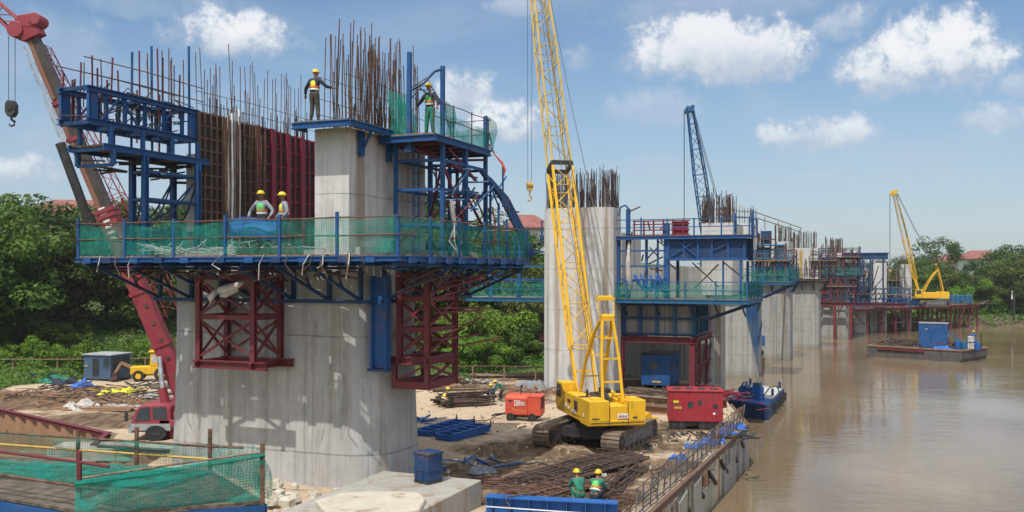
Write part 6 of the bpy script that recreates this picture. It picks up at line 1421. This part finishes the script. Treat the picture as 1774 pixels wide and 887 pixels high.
q = G(176,660); site_cabin('site_cabin', 'grey-blue cabin with a pale overhanging roof and dark open doorway in the left yard', (q.x,q.y+.9,0), -.30, 2.1, 1.9, 1.66, 'navycab' if 'navycab' in M else 'blue2', 'grey', True, [('f',-.35,.15,.3,1.45,'rubber','doorway'),('f',.5,.98,.85,1.5,'glass','window'),('f',-.95,-.75,.9,1.0,'yellowworn','lamp'),('s',-.8,-.1,.8,1.5,'glass','window'),('s',.1,.75,.8,1.5,'glass','window')], .12, .10)
# ---- yellow digger in the left yard
q = G(255,662); yd = thing('wheeled_digger', 'small yellow wheeled digger with a boxy cab in the left yard', 'digger', (q.x,q.y+.9,0), .25)
MB().bx(-1.3,1.1,-.5,.5,.45,.95).build('body', M['yellow'], yd, local=True, bevel=.05)
c_ = MB().bx(-.1,1.0,-.5,.5,.952,1.85).build('cab', M['yellow'], yd, local=True, bevel=.05); MB().bx(-.02,.9,-.515,-.502,1.2,1.7).build('window', M['mudcloth'], c_, local=True); MB().bx(-.115,-.102,-.4,.4,1.2,1.7).build('window', M['glass'], c_, local=True); MB().bx(-.2,1.1,-.58,.58,1.86,1.95).build('roof', M['yellow'], c_, local=True, bevel=.03)
MB().beam((-1.1,.0,.8),(-1.9,0,1.2),.14,.2).beam((-1.9,0,1.2),(-2.3,0,.5),.12,.16).build('arm', M['rustplate'], yd, local=True); MB().prism([(-2.5,-.4,.1),(-2.1,-.4,.15),(-2.15,-.4,.6),(-2.4,-.4,.55)], (0,.8,0)).build('bucket', M['rustdark'], yd, local=True)
for x, r_ in ((-.8,.36),(.6,.45)):
    for y in (-.5,.5): wheel(yd,(x,y,r_),r_,.24,(0,1,0),'yellow')
# ---- blue ladder frames lying on the sand
def ladder_frame(label, a, b, w, h, nn_, mat='bluebright', grp=None):
    a, b = Vector(a), Vector(b); d = (b-a).normalized(); s = Vector((d.y,-d.x,0)); r = thing('steel_grillage', label, 'girder', tuple((a+b)/2), 0, grp); z = Vector((0,0,h/2+.03))
    for k in (-.5,.5): MB().chan(a+s*w*k+z, b+s*w*k+z, .1, h, .025, side=1 if k < 0 else -1).build('side_beam', M[mat], r)
    for i in range(nn_+1): q = a.lerp(b, i/nn_); MB().chan(q-s*(w/2-.06)+z, q+s*(w/2-.06)+z, .09, h*.8, .02).build('cross_bar', M[mat], r)
    MB().bx(0,0,0,0,0,0) if False else MB().prism([a+s*w*.44+Vector((0,0,.05)), b+s*w*.44+Vector((0,0,.05)), b-s*w*.44+Vector((0,0,.05)), a-s*w*.44+Vector((0,0,.05))], (0,0,.02)).build('bottom_plate', M['blue'], r)
    for q in (b+s*w*.5, b-s*w*.5): MB().beam(q+z, q+Vector((0,0,.5)), .05).build('lifting_pin', M['blue2'], r)
    return r
g1 = lambda px, py: G(px,py)
ladder_frame('blue steel frame lying on the sand right of the pier, the farther of two', g1(736,757), g1(806,738), .95, .28, 5)
ladder_frame('blue steel frame lying on the sand right of the pier, the nearer of two', g1(768,765), g1(836,746), .85, .30, 5)
heap('steel_offcuts', 'scatter of blue steel offcuts behind the two blue frames', 'offcuts', (-4.0,43.0,0), 18, (.6,.7), 'bluebright', 'stuff', 1.4, .25)
heap('steel_offcuts', 'twisted blue and grey steel offcuts lying by the blue bin', 'offcuts', (-1.9,33.6,0), 16, (.8,.5), 'bluebright', 'stuff', 1.3, .22)
cloth('tarpaulin', 'pale blue-grey plastic sheet crumpled on mud right of the blue offcuts', (-1.05,32.6,0), .42, 'greycloth', h=.3)
# ---- concrete block, broken slab, blue bin, blue girder in the foreground
cr = Vector((-.92,27.9,0)); u_ = Vector((UX,UY,0)).normalized(); v_ = Vector((UY,-UX,0)).normalized()
blk = [cr, cr-u_*7.0, cr-u_*7.0-v_*3.4, cr-v_*3.4]
tag(MB().prism([p_+Vector((0,0,-.4)) for p_ in blk], (0,0,1.2)).build('footing_block', M['concslab'], bevel=.03), 'large grey concrete footing block at the right foot of the foreground pier', 'concrete block')
bn = thing('waste_bin', 'blue ribbed steel bin standing on the footing block against the pier', 'bin', (-2.50,27.6,.802), -.70)
MB().bx(-.30,.30,-.30,.30,.08,.86).build('body', M['blue2'], bn, local=True, bevel=.02); MB().bx(-.33,.33,-.33,.33,.862,.92).build('lid', M['blue2'], bn, local=True, bevel=.01); MB().bx(-.32,.32,-.32,.32,.38,.43).build('band', M['blue2'], bn, local=True); MB().bx(-.3,.3,-.3,.3,0,.078).build('skid', M['darksteel'], bn, local=True)
for x in (-.2,.05,.25): MB().bx(x-.02,x+.02,-.315,-.302,.09,.37).build('rib', M['blue2'], bn, local=True)
sl = []
for k, (px, py) in enumerate(((545,868),(590,853),(650,849),(724,852),(737,862),(728,880),(640,897),(570,893))): sl.append(G(px,py,.95))
mb = MB(); mb.loft([[p_*1+Vector((rg.gauss(0,.05),rg.gauss(0,.05),-.9+rg.gauss(0,.06))) for p_ in sl],[p_+Vector((rg.gauss(0,.03),rg.gauss(0,.03),-.3+rg.gauss(0,.06))) for p_ in sl],[p_+Vector((0,0,rg.gauss(0,.02))) for p_ in sl]])
tag(mb.build('broken_slab', M['stone'], bevel=.05), 'buff broken concrete slab lying at the foot of the foreground pier', 'concrete slab')
rbm = MB()
for k in range(90):
    c_ = G(rg.uniform(440,760), rg.uniform(845,890), .3) + Vector((0,0,-.15+rg.random()*.2)); s_ = rg.uniform(.06,.26)
    pts_ = [Vector((rg.uniform(.6,1)*math.cos(t)*s_, rg.uniform(.6,1)*math.sin(t)*s_, 0)) for t in [x*1.047 for x in range(6)]]
    rbm.loft([[c_+p_ for p_ in pts_],[c_+p_*rg.uniform(.8,1.1)+Vector((0,0,s_*rg.uniform(.3,.9))) for p_ in pts_],[c_+p_*.45+Vector((0,0,s_*1.0)) for p_ in pts_]])
tag(rbm.build('rubble', M['stone']), 'buff concrete rubble scattered round the foot of the pier', 'rubble', kind='stuff')
rm2 = MB(); rm2.sheet(lambda a, b: (-9.5+7.5*a, 25.5+4.5*b, .02+.55*max(0, noise.noise(Vector((a*4,b*3,4)))+.45)*(math.sin(math.pi*a)**.5)*(math.sin(math.pi*min(1,b*1.0))**.5)), 40, 24)
tag(rm2.build('spoil_mound', M['yard'], smooth=True), 'low mound of sandy spoil banked against the pier foot', 'spoil', kind='stuff')
a, b = Vector((-.75,27.0,.28)), Vector((3.0,26.2,.28))
bgd = thing('steel_girder', 'long bright blue steel girder lying at the bottom edge in front of the rebar mats', 'girder', tuple((a+b)/2-Vector((0,0,.28))))
MB().ib(a,b,.42,.55,.03).build('beam', M['bluebright'], bgd)
for i in range(7): q = a.lerp(b,(i+.3)/7); MB().bx(q.x-.012,q.x+.012,q.y-.2,q.y+.2,.03,.53).build('stiffener', M['blue'], bgd)
MB().beam(a+Vector((0,-.212,.0)), b+Vector((0,-.212,-.05)), .02, .03).build('chalk_edge', M['white'], bgd)
mb = MB().path([a+Vector((.5,-.3,.35)), a+Vector((.7,-.35,.0)), a+Vector((.6,-.3,-.25))], .02, 5).path([a+Vector((.6,-.28,.3)), a+Vector((1.0,-.2,.35)), a+Vector((1.5,.1,.32))], .03, 5)
tag(mb.build('wire_tie', M['rust']), 'rusty tie wire looped over the left end of the blue girder', 'wire')
# ---- rebar mats
def rebar_stack(label, a, b, w, n, layers, grp=None, r=.018, jit=.25, mat='rust'):
    a, b = Vector(a), Vector(b); d = (b-a); s = Vector((d.y,-d.x,0)).normalized(); mb = MB()
    for k in range(n):
        o_ = rg.uniform(-.5,.5)*w; z = .04+layers*rg.random()*(1-abs(o_)/w); ja, jb = rg.gauss(0,jit), rg.gauss(0,jit)
        q0 = a+s*(o_+rg.gauss(0,jit*.35))+d.normalized()*ja; q1 = b+s*(o_+rg.gauss(0,jit*.35))+d.normalized()*jb
        mb.path([q0+Vector((0,0,z)), q0.lerp(q1,.5)+Vector((rg.gauss(0,.03),rg.gauss(0,.03),z+rg.gauss(0,.04))), q1+Vector((0,0,z*.8))], r*rg.uniform(.8,1.3), 4)
    for k in range(5): q = a.lerp(b,(k+.5)/5); mb.path([q-s*w*.55+Vector((0,0,layers+.03)), q+Vector((0,0,layers+.08)), q+s*w*.55+Vector((0,0,layers+.02))], r, 4)
    return tag(mb.build('rebar_bundle', M[mat]), label, 'reinforcing bars', grp)
rebar_stack('brown reinforcing bars in a wide mat on mud in front of the crane tracks', G(915,842), G(1088,792), 1.9, 150, .26, None, .02, .16, 'rustdark')
rebar_stack('nearest wide mat of brown reinforcing bars, behind the crouching workers', G(880,872), G(1010,838), 1.5, 110, .22, None, .02, .16)
rebar_stack('brown reinforcing bars lying right of the crouching workers', G(1040,868), G(1108,812), .7, 34, .22, None, .018, .2, 'rustdark')
rebar_stack('a few long bars lying loose at the left of the rebar mats', G(800,838), G(935,838), .9, 16, .08, None, .02, .6)
rebar_stack('short rusty bars heaped by the yard edge at the bottom', G(1062,893), G(1100,862), .7, 26, .2)
# ---- poles and steel stacked at the foot of the slope
def pole_pile(name, label, c, L, w, n, ang, mat, r=.06, hgt=.7):
    d = Vector((math.cos(ang),math.sin(ang),0)); s = Vector((-d.y,d.x,0)); mb = MB()
    for k in range(n):
        o_ = rg.uniform(-.5,.5)*w; z = r+hgt*rg.random()*(1-abs(o_)*1.6/w); q = Vector(c)+s*o_+d*rg.gauss(0,.25); l = L*rg.uniform(.75,1.1)/2
        mb.tube(q-d*l+Vector((0,0,z)), q+d*l+Vector((0,0,z+rg.gauss(0,.06))), r*rg.uniform(.6,1.1), 6)
    return tag(mb.build(name, M[mat]), label, 'poles')
q = G(800,706); pole_pile('pole_stack', 'stack of dark weathered poles at the back of the sandy yard', (q.x,q.y+1,0), 2.7, 1.7, 34, .35, 'rustdark', .06, .95)
pole_pile('pole_stack', 'thinner tan poles laid over the dark pole stack', (q.x-.2,q.y+.7,.75), 2.6, 1.2, 12, .15, 'wood', .04, .35)
pole_pile('pole_stack', 'row of long poles lying at the slope foot behind the compressor', (.2,60.5,0), 5.5, 1.2, 16, .05, 'wood', .07, .5)
pole_pile('pole_stack', 'rusty pipes lying behind the pole stack under the red truss', (-5.2,57,0), 4.0, 1.4, 20, -.1, 'rustplate', .08, .7)
heap('scrap_heap', 'mixed dark scrap heaped behind the pole stack', 'scrap', (-3.4,56.5,0), 60, (1.6,.9), 'rustdark', 'stuff', 1.3, .9)
heap('scrap_heap', 'pale rags and planks heaped behind the pole stack', 'scrap', (-2.4,57.5,0), 30, (1.8,.8), 'mudcloth', 'stuff', .9, .8)
heap('scrap_heap', 'rusty scrap beside the second pier behind the compressor', 'scrap', (1.3,53.5,0), 50, (1.2,.8), 'rustplate', 'stuff', 1.3, .6)
cloth('tarpaulin', 'grey sheet spread over stores beside the second pier', (1.2,55.5,0), 1.0, 'greycloth', h=.7)
rl = thing('pipe_rail', 'rusty pipe rail on posts along the slope foot behind the sandy yard', 'handrail', (-1.5,59,0))
for x in (-4.5,-2.5,-.5,1.5): MB().tube((x,59,0),(x,59,1.05),.05,6).build('post', M['rustplate'], rl)
MB().path([(-5,59,1.0),(-1.5,59,1.04),(2,59,.98)], .045, 6).build('rail', M['rust'], rl)
# ---- beams and stores round the red falsework
for k, (a, b, z, h, mt, lb) in enumerate((((4.9,47.6),(8.3,45.4),.2,.4,'rustplate','lower rusty I-beam of the pair lying left of the red container'),((4.8,47.7),(8.1,45.6),.62,.42,'wood','upper tan I-beam of the pair lying left of the red container'),((8.5,49.5),(11.2,48.2),.2,.4,'red','red I-beam lying behind the red container'))):
    tag(MB().ib((*a,z),(*b,z),.36,h,.04).build('steel_beam', M[mt]), lb, 'steel beam')
heap('scrap_heap', 'dark scrap and hoses around the foot of the red falsework', 'scrap', (9.2,52,0), 90, (1.8,1.2), 'rustdark', 'stuff', 1.2, .6)
heap('scrap_heap', 'grey steel and hose litter in front of the red container', 'scrap', (8.6,39.4,0), 46, (1.0,.5), 'darksteel', 'stuff', .8, .14)
heap('scrap_heap', 'red steel pieces heaped at the far river corner of the yard', 'scrap', (11.6,50.5,0), 50, (.6,1.6), 'crimson', 'stuff', 1.4, .9)
q = G(1126,732); yp = thing('chain_hoist', 'small yellow hoist lying on mud between the crane and the red container', 'hoist', (q.x,q.y+.2,0), .3)
MB().bx(-.3,.3,-.15,.15,.04,.22).build('frame', M['yellow'], yp, local=True, bevel=.02); MB().tube((-.1,-.2,.32),(-.1,.2,.32),.14,12).build('drum', M['yellow'], yp, local=True); MB().beam((-.35,0,.1),(-.5,.05,.75),.07).beam((.1,0,.2),(.5,0,.12),.06).build('lever', M['yellow'], yp, local=True)
for k, (pts_, lb) in enumerate((([(905,722),(870,720),(845,735),(800,733),(760,745)],'black cable snaking from the compressor across the sand towards the pier'),([(1165,745),(1140,752),(1150,765),(1120,775),(1130,788)],'black cable looping from the red container towards the crane tracks'),([(850,800),(880,812),(930,806),(960,818)],'thin dark hose lying on mud left of the rebar mats'),([(1120,870),(1140,840),(1128,822),(1160,800),(1200,790)],'dark cable lying on the sand along the guard fence'))):
    q_ = [G(a_,b_,.0)+Vector((0,0,.13)) for a_,b_ in pts_]; fine_ = [q_[i].lerp(q_[i+1], j/4)+Vector((rg.gauss(0,.08),rg.gauss(0,.12),0)) for i in range(len(q_)-1) for j in range(4)]
    tag(MB().path(fine_, .025, 5).build('cable', M['rubber']), lb, 'cable')
deb = MB()
for k in range(420):
    while True:
        x, y = rg.uniform(-6,11), rg.uniform(26,58)
        if inpoly(x,y,YARD): break
    a = rg.uniform(0,6.28); L = rg.choice([.06,.1,.15,.5])*rg.uniform(.6,1.4); w_ = rg.uniform(.03,.12)
    deb.beam((x,y,.03+w_*.3),(x+math.cos(a)*L,y+math.sin(a)*L,.03+w_*.3), w_*.55, w_*.5)
tag(deb.build('debris', M['wood']), 'small stones and offcuts littered over the yard', 'debris', kind='stuff')
deb = MB()
for k in range(160):
    x, y = rg.uniform(-5,9), rg.uniform(27,45); s_ = rg.uniform(.03,.10)
    if inpoly(x,y,YARD): deb.loft([[(x+s_*math.cos(t)*rg.uniform(.7,1),y+s_*math.sin(t)*rg.uniform(.7,1),.0) for t in (0,1.2,2.4,3.7,5)],[(x+s_*.6*math.cos(t),y+s_*.6*math.sin(t),.05+s_*.6) for t in (0,1.2,2.4,3.7,5)]])
tag(deb.build('pale_stones', M['mudcloth']), 'pale stones and scraps of paper lying on the mud', 'stones', kind='stuff')
# ---- left yard: sheet pile edge, planks, stores
spw = thing('sheet_pile_wall', 'rusty brown sheet pile wall with a red capping beam holding the left yard', 'retaining wall', (-22,44,-2))
ptsW = [Vector((-28.5,48.6,0)),Vector((-26.6,48,0)),Vector((-17.2,40.4,0)),Vector((-16.6,37.6,0)),Vector((-13.4,36.8,0))]
mb = MB()
for a, b in zip(ptsW, ptsW[1:]):
    d = (b-a).normalized(); s = Vector((d.y,-d.x,0)); n = int((b-a).length/.3); row = []
    for i in range(n+1): q = a+d*(.3*i) + s*(.35+(.16 if (i//2) % 2 else 0)); row.append(q)
    mb.add([q+Vector((0,0,-3.2)) for q in row]+[q+Vector((0,0,-.06)) for q in row], [(i,i+1,n+1+i+1,n+1+i) for i in range(n)])
mb.build('sheet_piles', M['rustplate'], spw)
for a, b in zip(ptsW, ptsW[1:]):
    d = (b-a).normalized(); s = Vector((d.y,-d.x,0)); MB().ib(a+s*.42+Vector((0,0,.03)), b+s*.42+Vector((0,0,.01)), .24, .15, .03).build('capping_beam', M['red'], spw)
for k in range(16):
    px, py = rg.uniform(-20,300), rg.uniform(668,712); q = G(px,py); L = rg.uniform(1.5,5); a = rg.uniform(-.5,.4)
    if not inpoly(q.x,q.y,YARD): continue
    mb = MB(); n = rg.randint(2,5)
    for i in range(n): mb.beam((q.x+rg.gauss(0,.3),q.y+.24*i,.06+.06*(i % 2)),(q.x+L*math.cos(a),q.y+.24*i+L*math.sin(a),.07+.06*(i % 2)),.2,.05)
    tag(mb.build('plank_stack', M[('wood','rustplate','mudcloth','rustdark')[k % 4]]), 'low stack of planks lying in the left yard between the cabin and the sheet piles', 'planks', 'plank stacks in the left yard')
for k, (px, py, n, sx, mt, lb) in enumerate(((120,678,50,2.2,'rustdark','dark scrap in the left yard in front of the grey-blue cabin'),(230,690,70,2.5,'rustdark','dark scrap heap behind the red crane cab'),(180,705,70,3.0,'rustplate','rusty scrap along the sheet pile edge'),(70,690,60,3.0,'rustplate','rusty scrap at the far left of the yard'),(215,682,26,1.2,'yellowworn','yellow scraps lying in the left yard'),(95,655,40,1.6,'navy','dark blue bundles by the left yard edge'),(270,672,40,1.6,'darksteel','dark machinery scrap by the yellow digger'))):
    q = G(px,py); heap('scrap_heap', lb, 'scrap', (q.x,q.y,0), n, (sx,.9), mt, 'stuff', 1.5, .5)
for k, (px, py, mt, lb) in enumerate(((90,662,'greencloth','green sheet on the left yard edge beside dark bundles'),(110,664,'navy','dark blue sheet bundle left of the grey-blue cabin'),(205,684,'vest','pale yellow sheet spread in the middle of the left yard'),(135,708,'mudcloth','pale sheet lying near the sheet pile capping beam'),(140,672,'bluecloth','bright blue rag in front of the grey-blue cabin'))):
    q = G(px,py); cloth('tarpaulin', lb, (q.x,q.y,0), .8, mt, h=.5)
pf = thing('pipe_fence', 'thin rusty pipe fence along the back of the left yard', 'fence', (-30,66,0))
for k in range(7): x = -38+3*k; MB().tube((x,64.5+.25*k,-.3),(x,64.5+.25*k,1.0),.05,6).build('post', M['rustplate'], pf)
MB().path([(-39,64.3,.95),(-30,65.1,.9),(-19.5,66.1,1.0)], .04, 6).build('rail', M['wood'], pf)
tag(MB().bx(-18.6,-13.2,36.9,38.4,-.5,.02).build('loading_slab', M['concslab'], bevel=.03), 'pale concrete slab under the front of the red crane cab', 'concrete slab')
# ---- pontoons and barge
def hull(r, A, B, W_, z0, z1, mat, taper=.5):
    A, B, W_ = Vector((*A,0)), Vector((*B,0)), Vector((*W_,0)); d = (B-A).normalized()
    lo = [A+d*taper, B-d*taper*.4, B+W_-d*taper*.4, A+W_+d*taper]; hi = [A, B, B+W_, A+W_]
    return MB().loft([[p_+Vector((0,0,z0)) for p_ in lo],[p_+Vector((0,0,(z0+z1)/2)) for p_ in hi],[p_+Vector((0,0,z1)) for p_ in hi]]).build('hull', M[mat], r)
A_, B_, W_ = (38.1,99.0),(44.9,92.2),(4.6,4.0)
bg_ = thing('work_barge', 'flat rusty work barge carrying a blue container on the open river', 'barge', (43,96,-2.2)); hull(bg_, A_, B_, W_, -2.4, -.85, 'barge', .9)
A3, B3, W3 = Vector((*A_,-.84)), Vector((*B_,-.84)), Vector((*W_,0)); 
for a, b in ((A3,B3),(B3,B3+W3),(A3,A3+W3),(A3+W3,B3+W3)): MB().beam(a,b,.16,.12).build('rubbing_strake', M['rustplate'], bg_)
MB().beam(A3.lerp(B3,.12)+Vector((-.09,-.09,-.25)), A3.lerp(B3,.62)+Vector((-.09,-.09,-.25)), .06,.22).build('paint_band', M['red'], bg_)
cc = A3.lerp(B3,.60)+W3*.42; bc = thing('site_container', 'bright blue container with a white notice standing on the work barge', 'container', tuple(cc), -.50)
MB().bx(-1.35,1.35,-1.1,1.1,.02,2.5).build('body', M['blue'], bc, local=True, bevel=.03); MB().bx(-1.4,1.4,-1.15,1.15,2.502,2.57).build('roof', M['greycloth'], bc, local=True); MB().bx(1.352,1.365,-.15,.35,1.1,1.75).build('notice', M['white'], bc, local=True); MB().bx(1.366,1.372,.08,.12,1.12,1.73).build('notice_line', M['navy'], bc, local=True); MB().bx(-.75,-.5,-1.112,-1.102,1.9,2.0).build('vent', M['mudcloth'], bc, local=True)
mb = MB()
for k in range(6): mb.bx(1.352,1.362,-.3+.13*k,-.22+.13*k,.9,.96)
mb.build('lettering', M['mudcloth'], bc, local=True)
for k in range(60):
    pass
sc_ = MB()
for k in range(230):
    t, w_ = rg.uniform(.05,.9), rg.uniform(.1,.95); q = A3.lerp(B3,t)+W3*w_; a = rg.uniform(0,3.14); L = rg.uniform(.3,1.6)
    if (q-cc).length < 1.7: continue
    sc_.beam(q+Vector((0,0,.1+rg.random()*.4)), q+Vector((math.cos(a)*L,math.sin(a)*L,.1+rg.random()*.5)), .05+.08*rg.random())
tag(sc_.build('scrap_heap', M['rustdark']), 'dark pipes and scrap spread over the work barge deck', 'scrap', kind='stuff')
eng = thing('pump_set', 'blue and cream pump set with drums at the right end of the work barge', 'pump', tuple(B3+W3*.4-Vector((.3,-.3,0))), -.5)
for k, (x, y, r_, h, mt) in enumerate(((-.9,.1,.32,.8,'bluebright'),(-.3,-.3,.3,.75,'tealblue'),(.5,.4,.34,.9,'bluebright'),(.9,-.2,.28,.7,'bluebright'),(.2,1.0,.35,1.2,'tealblue'))): MB().lathe([(0,.02),(r_,.02),(r_,h*.5),(r_*1.04,h*.52),(r_,h*.54),(r_,h),(r_*.9,h+.03),(0,h+.03)],14,(x,y,0)).build('drum', M[mt], eng, local=True)
for x, z in ((.1,.75),(.1,.05)): MB().bx(x-.1,x+.5,-.5,-.1,z,z+.6).build('tank', M['mudcloth'], eng, local=True, bevel=.06)
MB().beam((-1.6,.3,1.6),(-.4,.4,.3),.16).beam((-1.9,.3,1.7),(-1.5,.3,1.5),.14).build('davit_arm', M['tealblue'], eng, local=True)
MB().tube((1.2,.8,0),(1.2,.8,1.7),.06,6).build('bollard_post', M['darksteel'], eng, local=True)
cloth('tarpaulin', 'blue sheet lying flat on the near deck edge of the work barge', tuple(A3.lerp(B3,.78)+W3*.15), .7, 'bluecloth', h=.4)
A_, B_, W_ = (13.7,58.8),(15.6,56.3),(3.4,8.2)
pn = thing('pontoon', 'small pontoon with a blue hull end and pale deck moored beside the yard', 'pontoon', (16,60,-2.2)); hull(pn, A_, B_, W_, -2.4, -1.12, 'blue2', .15)
A3, B3, W3 = Vector((*A_,-1.11)), Vector((*B_,-1.11)), Vector((*W_,0))
MB().prism([A3.lerp(B3,.04)+W3*.32, B3.lerp(A3,.04)+W3*.32, B3.lerp(A3,.04)+W3*.985, A3.lerp(B3,.04)+W3*.985], (0,0,.05)).build('deck', M['mudcloth'], pn)
MB().prism([A3.lerp(B3,.04)+W3*.02, B3.lerp(A3,.04)+W3*.02, B3.lerp(A3,.04)+W3*.315, A3.lerp(B3,.04)+W3*.315], (0,0,.06)).build('deck', M['bluebright'], pn)
for k in range(4): q = B3+W3*(.35+.2*k); MB().tube(q+Vector((.06,0,-.2)), q+Vector((.06,0,-.75)), .16, 10).build('tyre_fender', M['rubber'], pn)
for t, w_ in ((.1,.95),(.9,.95),(.9,.5)): q = A3.lerp(B3,t)+W3*w_; MB().tube(q, q+Vector((0,0,.5)), .09, 8).build('bollard', M['blue2'], pn)
wn = thing('winch', 'blue deck winch and engine on the near end of the small pontoon', 'winch', tuple(A3.lerp(B3,.5)+W3*.2+Vector((0,0,.06))), -.6)
MB().bx(-.9,.9,-.6,.6,.02,.3).build('base_frame', M['bluebright'], wn, local=True, bevel=.02); MB().tube((-.5,-.45,.75),(-.5,.45,.75),.42,14).build('drum', M['blue'], wn, local=True); MB().bx(.1,.9,-.45,.45,.302,1.1).build('engine', M['bluebright'], wn, local=True, bevel=.06); MB().bx(.2,.8,-.3,.3,1.102,1.45).build('hood', M['tealblue'], wn, local=True, bevel=.05); MB().tube((.5,0,1.4),(.5,0,2.5),.06,8).build('exhaust', M['silver'], wn, local=True); MB().beam((-.9,-.5,.3),(-.5,-.5,1.4),.1).beam((-.9,.5,.3),(-.5,.5,1.4),.1).beam((-.5,-.5,1.4),(-.5,.5,1.4),.1).build('gantry', M['bluebright'], wn, local=True); MB().tube((-.1,.3,.3),(-.1,.3,1.0),.2,10).build('tank', M['mudcloth'], wn, local=True)
MB().path([(.95,.2,.3),(1.3,.6,1.0),(1.7,1.2,1.1),(1.9,1.5,.1)], .05, 6).build('hose', M['darksteel'], wn, local=True)
wn.scale = (.8,.8,.72)
q = P(1442,588,128); rf = thing('raft', 'small yellowish timber raft floating below the fourth river pier', 'raft', (q.x,q.y,WATER)); MB().bx(q.x-2,q.x+2,q.y-.8,q.y+.8,WATER-.1,WATER+.25).build('deck', M['wood'], rf); MB().bx(q.x-1.5,q.x+1.6,q.y-.5,q.y+.4,WATER+.252,WATER+.45).build('planking', M['yellowworn'], rf)
pst = thing('marker_post', 'white and dark marker post standing on the far bank', 'post', (P(1757,530,156).x,156,-.2)); MB().tube((pst.location.x,156,-.5),(pst.location.x,156,4.2),.14,8).build('pole', M['darksteel'], pst); MB().bx(pst.location.x-.45,pst.location.x-.22,156,156.1,2.4,3.8).build('board', M['white'], pst)
# ---- people on the ground
def ghead(px, py, z=0.05): q = G(px,py,z); return (q.x,q.y,z)
person('worker in green crouching over the rebar mats, the right of the pair', (2.52,27.75,.10), R(-25), 'crouch', 'greencloth', 'navy', 'vestgreen', .92)
person('worker in green crouching over the rebar mats, the left of the pair', (2.02,27.95,.10), R(15), 'crouch', 'greencloth', 'greencloth', None, .9)
person('worker in a green top bending in the sandy yard left of the orange compressor', ghead(868,694), R(100), 'bend', 'greencloth', 'navy', None, .82)
person('worker in dark clothes crouching beside the worker in green, left of the compressor', ghead(853,695), R(30), 'crouch', 'navy', 'navy', None, .85)
person('worker in yellow helmet crouching against the stacked poles', ghead(771,706), R(-40), 'crouch', 'navy', 'khaki', 'vest', .95)
q = A_ = Vector((48.2,96.6,-1.2)); person('person in a blue top standing at the far end of the work barge', (48.0,96.2,-.84), R(200), 'stand', 'bluecloth', 'navy', None, 1.0)
# ============================================================ AIR
hz_ = MB().bx(-330, 430, -12, 300, -7.5, 34).build('haze', None)
tag(hz_, kind='stuff'); hz_.display_type = 'WIRE'
m = bpy.data.materials.new('air'); m.use_nodes = True; t = NT(m.node_tree); t.n.clear()
o = t.node('ShaderNodeOutputMaterial'); v = t.node('ShaderNodeVolumePrincipled', i_Color=(.86,.92,1.0), i_Density=.00022, i_Anisotropy=.2)
t.l.new(v.outputs[0], o.inputs['Volume']); hz_.data.materials.append(m)
